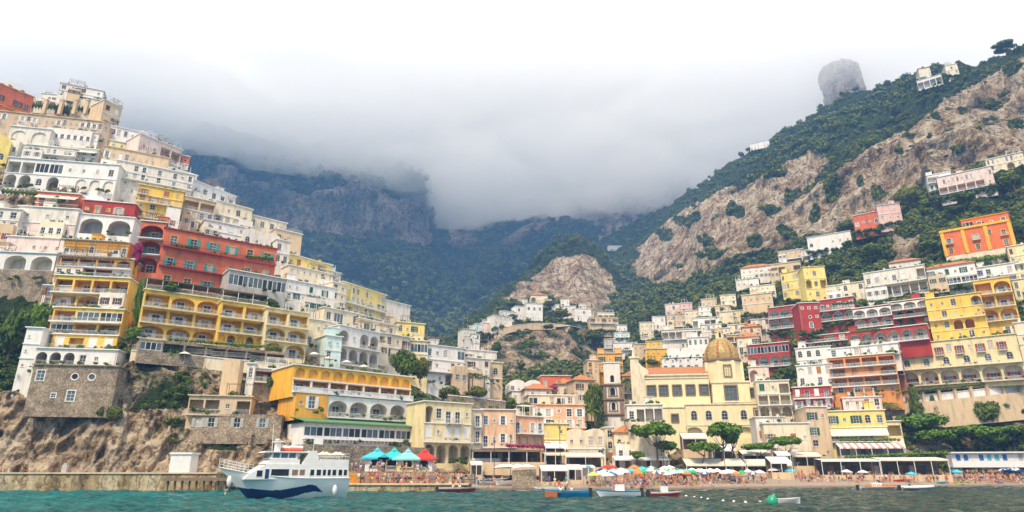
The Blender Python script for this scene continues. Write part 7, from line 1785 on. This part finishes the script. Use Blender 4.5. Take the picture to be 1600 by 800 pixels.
def smallboat(label, px, py, L_, deg, colh, colr, colin=None, kind='open', Bm=None, H=.7, extra=None, band=None, group='small boats near the beach', cat='boat', name='small_boat'):
    p = wpos(px, py); rz = R(deg); root = empty(name, (p.x, p.y, 0), rz, label, cat, group); Bm = Bm or L_ * .32
    b, rows = hull_mesh(L_, Bm, H, None, bow=.4, nS=20, nR=6, band=band or (lambda s, t: 1 if t > .8 else 0))
    o = b.obj('hull', [colh, colr], root, (-L_ / 2, 0, 0)); deck_from(rows, .05 if kind == 'deck' else .28).obj('deck', colin or M_white, root, (-L_ / 2, 0, 0))
    if kind == 'open':
        for s in (.25, .5, .7): q = MB(); w_ = Bm * .44; q.box((s * L_ - .15, -w_, H * .75), (s * L_ + .15, w_, H * .8)); q.obj('thwart', M_wood, root, (-L_ / 2, 0, 0))
    if kind == 'rib':
        q = MB()
        for sg in (1, -1): q.tube([(r[-1][0], r[-1][1] * sg, r[-1][2]) for r in rows], .24, 8)
        q.obj('tube', colr, root, (-L_ / 2, 0, 0), smooth=True)
    if kind in ('deck', 'cabin'):
        q = MB(); q.box((L_ * .35, -Bm * .25, H * .9), (L_ * .55, Bm * .25, H + .75)); q.obj('console', M_white, root, (-L_ / 2, 0, 0)); q = MB(); q.quad((L_ * .55, -Bm * .25, H + .75), (L_ * .55, Bm * .25, H + .75), (L_ * .5, Bm * .22, H + 1.2), (L_ * .5, -Bm * .22, H + 1.2)); q.obj('windscreen', M_glassb, root, (-L_ / 2, 0, 0))
    q = MB(); q.box((-.45, -.18, .1), (-.02, .18, H + .35)); q.box((-.35, -.1, -.5), (-.2, .1, .1)); q.obj('outboard_motor', M_iron, root, (-L_ / 2, 0, 0))
    if extra: extra(root, L_, Bm, H)
    return root
def awn_(mat, l0=.2, l1=.7, h=1.5):
    def f(root, L_, Bm, H):
        q = MB(); q.quad((L_ * (l0 - .5), -Bm * .45, H + h), (L_ * (l1 - .5), -Bm * .45, H + h), (L_ * (l1 - .5), Bm * .45, H + h - .1), (L_ * (l0 - .5), Bm * .45, H + h - .1)); q.obj('sun_cover', mat, root)
        for x in (l0, l1):
            for s in (-1, 1): q = MB(); q.tube([(L_ * (x - .5), s * Bm * .43, H * .8), (L_ * (x - .5), s * Bm * .43, H + h)], .03, 5); q.obj('pole', M_white, root)
    return f
M_woodb = flat('varnished_wood', (.42, .13, .04), .4); M_blueh = flat('blue_hull_paint', (.02, .33, .62), .35); M_redh = flat('red_hull_paint', (.45, .03, .03), .35)
smallboat('red hulled wooden boat with a turquoise sun cover at the crowded pier', 716, 770, 6.2, 8, M_redh, M_white, M_wood, H=.75, extra=awn_(M_aqua, .55, .95, 1.3))
smallboat('bright blue boat with a varnished wooden stern', 886, 777, 5.6, 180, M_blueh, M_white, M_wood, H=.8, band=lambda s, t: 1 if t > .84 else (0 if s > .3 else 2) if False else (1 if t > .84 else 0))
q = MB(); q.box((1.3, -.92, -.1), (2.85, .92, .74)); o = q.obj('stern_box', M_woodb, None, (0, 0, 0)); o.parent = [x for x in COL.objects if x.get('label', '').startswith('bright blue boat')][0]
smallboat('white motorboat with a navy bow cushion and four fenders', 965, 777, 5.8, 180, M_hullw, M_blueh, M_white, 'deck', H=.8)
smallboat('small white boat with a dark red stripe in front of the bathers', 1041, 777, 4.2, 4, M_redh, M_white, M_white, 'deck', H=.6)
smallboat('white dinghy behind the bright blue boat', 858, 768, 5.2, 172, M_hullw, M_white, M_white, 'open', H=.65)
smallboat('grey inflatable boat with a raised bow near the eastern beach', 1434, 767, 6.0, 4, M_greysh, M_hullw, M_greysh, 'rib', H=.6)
smallboat('white pontoon boat with orange life rings beside the inflatable', 1374, 766, 7.2, 0, M_hullw, M_white, M_white, 'deck', H=.55, extra=lambda r, L_, B, H: [MB() for _ in ()])
rt = [x for x in COL.objects if x.get('label', '').startswith('white pontoon boat')][0]
for i in range(8): q = MB(); q.lathe([(.16, -.06), (.28, -.06), (.28, .06), (.16, .06), (.16, -.06)], 10); o = q.obj('life_ring', flat('orange_canvas', (.8, .26, .06)), rt, (-2.8 + i * .72, -1.25, .75)); o.rotation_euler = (R(90), 0, 0)
def beachboat(label, px, d, L_, deg, c1, c2, H=.6):
    p = bpos(px, shore(px) + d, .15); root = empty('beached_boat', p, R(deg), label, 'boat', 'boats pulled up on the sand'); b, rows = hull_mesh(L_, L_ * .34, H, None, nS=16, nR=5, band=lambda s, t: 1 if t > .75 else 0)
    b.obj('hull', [c1, c2], root, (-L_ / 2, 0, .12)); deck_from(rows, .1).obj('deck', M_white, root, (-L_ / 2, 0, .12))
beachboat('white boat on the sand with a navy cover left of the porch restaurant steps', 768, 6, 4.5, 10, M_white, M_navy); beachboat('white rowing boat on the sand near the red shirted bathers', 789, 4, 4.2, 185, M_white, M_white); beachboat('dark rowing boat behind the white rowing boat on the sand', 778, 9, 4, 20, M_navy, M_white); beachboat('small blue boat farthest along the western sand', 752, 8, 3.5, 0, M_blueh, M_white)
beachboat('white motorboat parked on the beach under the slimmer pine', 1158, 14, 5, 5, M_white, M_greysh, .8); beachboat('white covered boat among parasols near the forked pine', 1125, 17, 4.5, 175, M_white, M_white, .8)
def kayak(label, px, d, c, L_=3.4, deg=0):
    p = bpos(px, shore(px) + d, .1); b, rows = hull_mesh(L_, .75, .32, None, nS=14, nR=4, transom=.2); b2 = deck_from(rows, .02); o = b.obj('kayak', c, None, p, rz=R(deg)); tag(o, label, 'kayak', 'kayaks and boards on the sand'); b2.obj('deck', c, o)
yk = UC['yellow'][0]; gk = flat('lime_canvas', (.50, .68, .05), .5)
for i in range(4): kayak('lime yellow kayak, ' + ['nearest the inflatable', 'second from the inflatable', 'third from the inflatable', 'last before the dense crowd'][i] + ' in the row at the water', 1494 + i * 11, 3.5 + (i % 2), gk, 3, 60 + i * 4)
kayak('orange kayak lying on open sand before the beach bar', 1404, 12, UC['orange'][0], 4, 4); kayak('red kayak left of the orange one before the beach bar', 1396, 10, M_redc, 3, -6); kayak('blue board on the sand near the inflatable boat', 1462, 4, M_aqua, 3, 8)
kayak('yellow kayak at the foot of the beach bar deck', 1400, 16, yk, 3, 2); kayak('lime kayak between beach bar and eastern crowd', 1436, 12, gk, 3, 10)
q = MB(); q.lathe([(.02, -.5), (.5, -.3), (.62, .1), (.45, .55), (.12, .85), (.1, 1.0), (.02, 1.02)], 16); p = wpos(1206, 788); o = q.obj('buoy', flat('green_buoy_paint', (.01, .33, .17), .35), None, (p.x, p.y, .1), smooth=True); o.rotation_euler = (.15, .35, 0); tag(o, 'green cone shaped buoy floating near the white mooring float', 'buoy')
p = wpos(1233, 787); b, rows = hull_mesh(2.3, 1.3, .5, None, nS=14, nR=6, transom=.6, bow=.1); o = b.obj('mooring_float', M_white, None, (p.x - 1.1, p.y, 0), smooth=True); tag(o, 'rounded white mooring float right of the green buoy', 'float'); deck_from(rows, 0).obj('deck', M_white, o)
for i, (px, py) in enumerate([(1072, 776), (1085, 778), (1106, 781), (1130, 784), (1147, 785), (1165, 786), (1188, 786), (1096, 779)]):
    q = MB(); q.lathe([(.01, -.15), (.16, -.05), (.18, .05), (.1, .16), (.01, .2)], 8); p = wpos(px, py); tag(q.obj('swim_float', M_white, None, (p.x, p.y, .03)), 'white float of the swimming line, ' + ['nearest the striped boat', 'second from the striped boat', 'fourth from the striped boat', 'fifth from the striped boat', 'third before the buoy', 'second before the buoy', 'nearest the green buoy', 'third from the striped boat'][i], 'float', 'floats of the swimming line')

q = MB()
for k in range(3):
    for i in range(420):
        p0, p1 = 660 + i * 3.2, 660 + (i + 1) * 3.2
        def ed(px, s): Y = shore(px) - .6 - k * 1.7 + 1.0 * noise.noise(Vector((px * .03, k * 7, 0))) + s; return ((px - 800) / F * Y * 1.06, Y, .05 + .02 * k)
        w0 = max(0, .22 + .4 * noise.noise(Vector((p0 * .05, k * 3, 5)))); w1 = max(0, .22 + .4 * noise.noise(Vector((p1 * .05, k * 3, 5))))
        if w0 + w1 > .05: q.quad(ed(p0, -w0), ed(p1, -w1), ed(p1, w1), ed(p0, w0))
q.obj('shore_foam', flat('sea_foam', (.7, .72, .70), .8), None)['kind'] = 'stuff'
# ------------------------------------------------------------------ people
def skin_mesh(name, pts, edges, rad, sub=1):
    me = bpy.data.meshes.new(name + '_skeleton'); me.from_pydata(pts, edges, []); o = bpy.data.objects.new(name + '_skeleton', me); COL.objects.link(o)
    md = o.modifiers.new('s', 'SKIN'); me.skin_vertices[0].data[0].use_root = True
    for i, r in enumerate(rad): me.skin_vertices[0].data[i].radius = r if isinstance(r, tuple) else (r, r)
    md.use_smooth_shade = True; s = o.modifiers.new('u', 'SUBSURF'); s.levels = sub; s.render_levels = sub
    dg = bpy.context.evaluated_depsgraph_get(); ev = bpy.data.meshes.new_from_object(o.evaluated_get(dg)); ev.name = name
    bpy.data.objects.remove(o); return ev
def figure(pose):
    # joint order: pelvis belly chest neck head crown | shoulder elbow wrist hand L R | hip knee ankle toe L R
    if pose == 'standing': J = [(0, 0, .95), (0, 0, 1.12), (0, 0, 1.33), (0, 0, 1.48), (0, -.02, 1.60), (0, -.01, 1.69)], [(.17, 0, 1.40), (.24, .02, 1.14), (.25, -.06, .92), (.25, -.1, .82)], [(-.17, 0, 1.40), (-.25, .03, 1.14), (-.20, -.12, .98), (-.14, -.2, .98)], [(.09, 0, .88), (.1, -.02, .49), (.11, .03, .08), (.12, -.13, .04)], [(-.09, 0, .88), (-.11, -.02, .49), (-.12, .03, .08), (-.13, -.13, .04)]
    elif pose == 'walking': J = [(0, 0, .93), (0, -.01, 1.1), (0, -.03, 1.31), (0, -.04, 1.46), (0, -.07, 1.58), (0, -.06, 1.67)], [(.17, -.03, 1.38), (.23, .12, 1.14), (.23, .16, .92), (.23, .12, .82)], [(-.17, -.03, 1.38), (-.24, -.12, 1.16), (-.22, -.3, 1.02), (-.21, -.38, 1.0)], [(.09, 0, .87), (.1, -.2, .52), (.1, -.16, .1), (.1, -.31, .05)], [(-.09, 0, .87), (-.1, .1, .48), (-.1, .36, .16), (-.1, .25, .04)]
    elif pose == 'sitting': J = [(0, 0, .12), (0, .03, .3), (0, .02, .52), (0, 0, .67), (0, -.03, .79), (0, -.02, .88)], [(.17, .02, .59), (.24, .12, .36), (.26, .16, .1), (.26, .1, .04)], [(-.17, .02, .59), (-.23, -.1, .4), (-.16, -.3, .42), (-.12, -.37, .44)], [(.09, -.05, .12), (.13, -.42, .38), (.13, -.70, .08), (.13, -.84, .05)], [(-.09, -.05, .12), (-.13, -.45, .30), (-.14, -.78, .07), (-.15, -.9, .1)]
    else: J = [(0, 0, .13), (0, .17, .14), (0, .38, .15), (0, .53, .16), (0, .65, .17), (0, .74, .17)], [(.17, .45, .13), (.33, .62, .08), (.14, .82, .06), (.06, .86, .06)], [(-.17, .45, .13), (-.28, .22, .08), (-.26, 0, .06), (-.26, -.08, .06)], [(.09, -.06, .12), (.13, -.45, .14), (.13, -.84, .08), (.14, -.94, .14)], [(-.09, -.06, .12), (-.12, -.42, .28), (-.13, -.70, .07), (-.14, -.82, .1)]
    pts = sum([list(x) for x in J], []); E = [(0, 1), (1, 2), (2, 3), (3, 4), (4, 5), (2, 6), (6, 7), (7, 8), (8, 9), (2, 10), (10, 11), (11, 12), (12, 13), (0, 14), (14, 15), (15, 16), (16, 17), (0, 18), (18, 19), (19, 20), (20, 21)]
    rad = [.125, .115, .14, .052, .095, .06] + [.06, .043, .032, .036] * 2 + [.09, .06, .04, .034] * 2
    body = skin_mesh('person_' + pose, pts, E, rad)
    k = lambda a, b_, t: tuple(Vector(pts[a]).lerp(Vector(pts[b_]), t))
    sh = skin_mesh('shirt', [pts[0], pts[1], pts[2], pts[6], k(6, 7, .75), pts[10], k(10, 11, .75)], [(0, 1), (1, 2), (2, 3), (3, 4), (2, 5), (5, 6)], [.145, .135, .158, .08, .062, .08, .062])
    so = skin_mesh('shorts', [pts[0], pts[14], k(14, 15, .75), pts[18], k(18, 19, .75)], [(0, 1), (1, 2), (0, 3), (3, 4)], [.14, .11, .092, .11, .092])
    h4, h5 = Vector(pts[4]), Vector(pts[5]); hr_ = skin_mesh('hair', [tuple(h4 + (h5 - h4) * .25 + Vector((0, .03, 0))), tuple(h5 + (h5 - h4) * .15 + Vector((0, .01, 0)))], [(0, 1)], [.1, .075])
    for m_ in (body, sh, so, hr_): m_.materials.append(M_white)
    return body, sh, so, hr_
FIG = {p: figure(p) for p in ('standing', 'walking', 'sitting', 'lying')}
SK = [flat('skin_a', (.55, .32, .21), .6), flat('skin_b', (.42, .22, .13), .6), flat('skin_c', (.62, .40, .29), .6), flat('skin_d', (.50, .26, .15), .6)]
HA = [flat('hair_brown', (.06, .03, .015), .7), flat('hair_black', (.015, .012, .01), .7), flat('hair_blond', (.38, .25, .10), .7)]
CL = {'white': M_white, 'red': M_redc, 'blue': M_blue, 'navy': M_navy, 'turquoise': M_aqua, 'black': M_iron, 'yellow': UC['yellow'][0], 'orange': UC['orange'][0], 'green': UC['green'][0], 'purple': flat('purple_cloth', (.20, .08, .35), .8), 'pink': flat('pink_cloth', (.72, .20, .28), .8), 'grey': M_greysh, 'pale blue': flat('pale_blue_cloth', (.35, .52, .72), .8), 'cream': M_canvas}
def put(o, m): o.material_slots[0].link = 'OBJECT'; o.material_slots[0].material = m; return o
prng = random.Random(11)
def person(p, pose, where, shirt=None, shorts=None, rz=None, group=None):
    b, sh, so, h = FIG[pose]; s = prng.uniform(.93, 1.06)
    where = ' '.join(where.split()[:6])
    o = inst('person', b, None, p, prng.uniform(0, 6.28) if rz is None else rz, s); put(o, prng.choice(SK)); hi = prng.randrange(3); put(inst('hair', h, o), HA[hi])
    if shirt: put(inst('shirt', sh, o), CL[shirt])
    put(inst('shorts', so, o), CL[shorts])
    tag(o, f'{pose} {["brown", "black", "blond"][hi]} haired person in ' + (f'{shirt} shirt and {shorts} shorts' if shirt else f'{shorts} swimwear') + ' ' + where, 'person', group or 'people on the beach and pier')
    return o
cols = list(CL)
def where_on_beach(px, d):
    row = 'at waterline' if d < 4 else 'low' if d < 9 else 'midway' if d < 17 else 'high'
    for x, t in ((800, 'below the yellow hotel'), (850, 'below the porch restaurant'), (912, 'by the boat store'), (950, 'by the striped tent'), (990, 'by the red parasols'), (1035, 'before the stone pine'), (1080, 'by the green parasols'), (1120, 'by the slanting pine'), (1160, 'by the forked pine'), (1250, 'on open sand'), (1350, 'by the beach bar'), (1480, 'by the kayaks'), (1540, 'before the white cabins'), (1700, 'at the eastern end')):
        if px < x: return row + ' ' + t
used = 0
for i in range(62):      # pier quay
    px = prng.uniform(560, 728) if i > 14 else prng.uniform(508, 556); Y = prng.uniform(113, 119.5) if px > 556 else prng.uniform(117.5, 121); p = at(px, 745, Y); p.z = 1.31 if px > 556 or Y < 116.5 else 3.21
    if 540 < px < 648 and Y > 116.4: p.z = 3.21
    if 648 < px and Y > 116.4: p.z = 2.76 if px < 680 else 1.31
    spot = ('on the kiosk terrace' if p.z > 2 else 'on the crowded pier') + (' near the ferry stern' if px < 570 else ' before the turquoise kiosks' if px < 625 else ' before the red kiosk' if px < 675 else ' near the red boat')
    person(p, prng.choice(['standing', 'standing', 'walking']), spot, prng.choice(cols), prng.choice(cols))
for i in range(112):
    px = prng.gauss(1050, 62); px = min(max(px, 935), 1195); d = 1.5 + abs(prng.gauss(0, 1)) * 6; d = min(d, 22); Y = shore(px) + d
    pose = prng.choice(['lying', 'sitting', 'standing', 'sitting', 'standing', 'walking'] if d > 3 else ['standing', 'walking'])
    person(bpos(px, Y, .02), pose, where_on_beach(px, d), prng.choice(cols) if pose in ('walking', 'standing') and prng.random() < .3 else None, prng.choice(cols))
for i in range(84):
    px = prng.choice([prng.uniform(1490, 1610), prng.uniform(1490, 1610), prng.uniform(1300, 1490)]); d = prng.uniform(2, 20); Y = shore(px) + d; pose = prng.choice(['lying', 'sitting', 'standing', 'walking'])
    person(bpos(px, Y, .02), pose, where_on_beach(px, d), prng.choice(cols) if pose in ('walking', 'standing') and prng.random() < .35 else None, prng.choice(cols))
for i in range(26):
    px = prng.uniform(740, 930); d = prng.uniform(2, 12); person(bpos(px, shore(px) + d, .02), prng.choice(['standing', 'walking', 'sitting']), where_on_beach(px, d), prng.choice(cols), prng.choice(cols))
for px, d, sh_, so_ in [(1191, 5, 'black', 'navy'), (1197, 9, None, 'black'), (1218, 6, None, 'white'), (1178, 9, None, 'red'), (1374, 7, 'white', 'white'), (1380, 7, 'white', 'grey'), (1386, 8, 'white', 'navy')]:
    person(bpos(px, shore(px) + d), 'walking' if px < 1300 else 'standing', where_on_beach(px, d), sh_, so_)
for bl, dx, pose, sh_ in [('bright blue boat', -.6, 'sitting', 'white'), ('bright blue boat', .8, 'sitting', 'white'), ('bright blue boat', 0, 'standing', 'white'), ('white motorboat with a navy', -.8, 'sitting', 'navy'), ('white motorboat with a navy', .5, 'standing', 'pink'), ('small white boat', 0, 'sitting', 'green'), ('grey inflatable', -1.3, 'sitting', 'black'), ('red hulled', -.8, 'sitting', 'cream'), ('red hulled', .2, 'sitting', 'white')]:
    r = [x for x in COL.objects if x.get('label', '').startswith(bl)][0]; p = r.location + Vector((math.cos(r.rotation_euler.z) * dx, math.sin(r.rotation_euler.z) * dx, .5)); person(p, pose, 'aboard the ' + bl.replace('with a navy', '').strip(), sh_, 'grey')
# towels and loungers
tm_ = MB(); tm_.box((-.4, -.95, 0), (.4, .95, .035)); TMESH = tm_.mesh('towel', [M_white])
for i in range(70):
    px = prng.choice([prng.uniform(940, 1190), prng.uniform(1490, 1605)]); d = prng.uniform(4, 20); c = prng.choice(cols); o = inst('towel', TMESH, None, bpos(px, shore(px) + d, .03), prng.uniform(-.5, .5)); put(o, CL[c]); tag(o, f'{c} towel spread ' + where_on_beach(px, d), 'towel', 'towels on the sand')
lm = MB(); lm.box((-.33, -.95, .28), (.33, .45, .34)); lm.quad((-.33, .45, .31), (.33, .45, .31), (.33, .95, .72), (-.33, .95, .72))
lf = MB()
for x in (-.3, .3):
    for y in (-.85, .4): lf.box((x - .03, y - .03, 0), (x + .03, y + .03, .279))
LM_, LFm = lm.mesh('mattress', [M_white]), lf.mesh('legs_frame', [M_white])
k = 0
for row in range(3):
    for i in range(12):
        px = 1494 + i * 9 + row * 2; d = 21 + row * 2.2; p = bpos(px, shore(px) + d, .02); root = empty('sun_lounger', p, .1, (['blue', 'white'][(i + row) % 2]) + ' sun lounger, ' + ['first', 'second', 'third', 'fourth', 'fifth', 'sixth', 'seventh', 'eighth', 'ninth', 'tenth', 'eleventh', 'last'][i] + ' in the ' + ['lower', 'middle', 'upper'][row] + ' row before the white cabins', 'sun lounger', 'sun loungers before the white cabins'); put(inst('mattress', LM_, root), M_blue if (i + row) % 2 == 0 else M_white); inst('frame', LFm, root)
# the rest of the packed crowd, too many to tell apart
def crowd():
    me = bpy.data.meshes.new('beach_crowd'); vs, fs, mi = [], [], []; mats = SK + [CL[c] for c in ('white', 'red', 'navy', 'turquoise', 'pink', 'black')]
    lows = {}
    for p_, (b, sh, so, h) in FIG.items():
        lows[p_] = [([tuple(v.co) for v in m.vertices], [tuple(f.vertices) for f in m.polygons]) for m in (b, so)]
    for i in range(900):
        px = prng.choice([prng.gauss(1055, 55), prng.gauss(1060, 60), prng.uniform(1240, 1480), prng.uniform(1480, 1620), prng.uniform(1480, 1620), prng.uniform(560, 725)]); d = prng.uniform(7, 26)
        if px < 730: p = at(px, 742, prng.uniform(113, 121)); p.z = 1.31 if p.y < 116.4 else 1.31
        else: px = max(px, 930); p = bpos(px, shore(px) + d)
        pose = prng.choice(['standing', 'sitting', 'standing', 'walking']); a = prng.uniform(0, 6.28); ca, sa = math.cos(a), math.sin(a)
        for j, (V, Fs) in enumerate(lows[pose]):
            i0 = len(vs); vs += [(p.x + x * ca - y * sa, p.y + x * sa + y * ca, p.z + z) for x, y, z in V]; fs += [tuple(i0 + q for q in f) for f in Fs]; mi += [prng.randrange(4) if j == 0 else 4 + prng.randrange(6)] * len(Fs)
    me.from_pydata(vs, [], fs)
    for m in mats: me.materials.append(m)
    me.polygons.foreach_set('material_index', mi); o = link(bpy.data.objects.new('beach_crowd', me)); o['kind'] = 'stuff'
crowd()
def lamp(label, px, Y, zb, h):
    p = at(px, 740, Y); q = MB(); root = empty('street_lamp', (p.x, Y, zb), 0, label, 'street lamp', 'street lamps on the beach front'); q.tube([(0, 0, -.5), (0, 0, h)], .06, 6); q.obj('post', M_iron, root); q = MB(); q.lathe([(.05, h), (.28, h + .15), (.2, h + .55), (.02, h + .7)], 8); q.obj('lantern', M_glassb, root)
for px, Y, h, lb in [(772, 131, 6, 'dark street lamp before the porch restaurant'), (798, 131, 7, 'street lamp at the corner of the peach hotel'), (876, 136, 9, 'tall dark mast lamp by the bright yellow house'), (944, 148, 5, 'street lamp before the chapel house'), (1134, 152, 5, 'street lamp under the tall forked pine'), (1038, 152, 4, 'street lamp right of the round headed pine')]: lamp(lb, px, Y, 2.5, h)

# ------------------------------------------------------------------ labels: short, and each for one thing
by = {}
for o in COL.objects:
    if o.parent is None and 'label' in o and o.name.split('.')[0] in ('person', 'towel'):
        o['label'] = ' '.join(o['label'].split()[:13]); by.setdefault(o['label'], []).append(o)
for lb, l in by.items():
    if len(l) > 1:
        l.sort(key=lambda o: o.location.x / o.location.y)
        for i, o in enumerate(l): o['label'] = lb + (', left one' if i == 0 else ', right one' if i == len(l) - 1 else ', middle one')
# ------------------------------------------------------------------ haze and low cloud
def volbox(name, lo, hi, color, dens, aniso=.2):
    vs = [(x, y, z) for x in (lo[0], hi[0]) for y in (lo[1], hi[1]) for z in (lo[2], hi[2])]
    fs = [(0, 1, 3, 2), (4, 6, 7, 5), (0, 4, 5, 1), (2, 3, 7, 6), (0, 2, 6, 4), (1, 5, 7, 3)]
    me = bpy.data.meshes.new(name); me.from_pydata(vs, [], fs)
    o = link(bpy.data.objects.new(name, me)); o['kind'] = 'stuff'
    me.materials.append(volmat(name, color, dens, aniso)); return o
def volmat(name, color, dens, aniso=.2):
    m = bpy.data.materials.new(name); m.use_nodes = True; t = m.node_tree; t.nodes.clear()
    o = t.nodes.new('ShaderNodeOutputMaterial'); p = t.nodes.new('ShaderNodeVolumePrincipled')
    p.inputs['Color'].default_value = (*color, 1); p.inputs['Density'].default_value = dens; p.inputs['Anisotropy'].default_value = aniso
    t.links.new(p.outputs[0], o.inputs['Volume']); return m
volbox('haze', (-3500, -3200, -4), (3500, 3000, 780), (.25, .52, 1.0), .00033, .0)
def cloud():
    """mist lying on the mountain: a closed body with a rolling underside"""
    nx, ny = 130, 80
    X = np.linspace(-2200, 1500, nx + 1); Yv = np.linspace(620, 2400, ny + 1)
    vs = []
    for x in X:
        for y in Yv:
            p = Vector((x, y, 0))
            n = noise.fractal(p * .004, .75, 2.1, 6)
            z = 500 + 46 * n + 55 * max(0, (y - 1150) / 800)
            px, _ = pix((x, y, z))
            e = min(1, (y - 620) / 260)
            vs.append((x, y, z * e + (1 - e) * 556))
    b = len(vs)
    for x in X:
        for y in Yv:
            n = noise.fractal(Vector((x, y, 300)) * .002, .9, 2.1, 4)
            e = min(1, (y - 620) / 260)
            vs.append((x, y, 572 + e * 110 + 24 * n * e))
    m = ny + 1
    fs = []
    for i in range(nx):
        for j in range(ny):
            q = (i * m + j, (i + 1) * m + j, (i + 1) * m + j + 1, i * m + j + 1)
            fs.append(q[::-1]); fs.append(tuple(b + k for k in q))
    for i in range(nx):
        for j in (0, ny):
            fs.append((i * m + j, (i + 1) * m + j, b + (i + 1) * m + j, b + i * m + j))
    for j in range(ny):
        for i in (0, nx):
            fs.append((i * m + j, i * m + j + 1, b + i * m + j + 1, b + i * m + j))
    me = bpy.data.meshes.new('low_cloud'); me.from_pydata(vs, [], fs)
    bm = bmesh.new(); bm.from_mesh(me); bmesh.ops.recalc_face_normals(bm, faces=bm.faces); bm.to_mesh(me); bm.free()
    me.materials.append(volmat('cloud_mist', (1, 1, 1), .0115, .1))
    o = link(bpy.data.objects.new('low_cloud', me)); o['kind'] = 'stuff'
cloud()
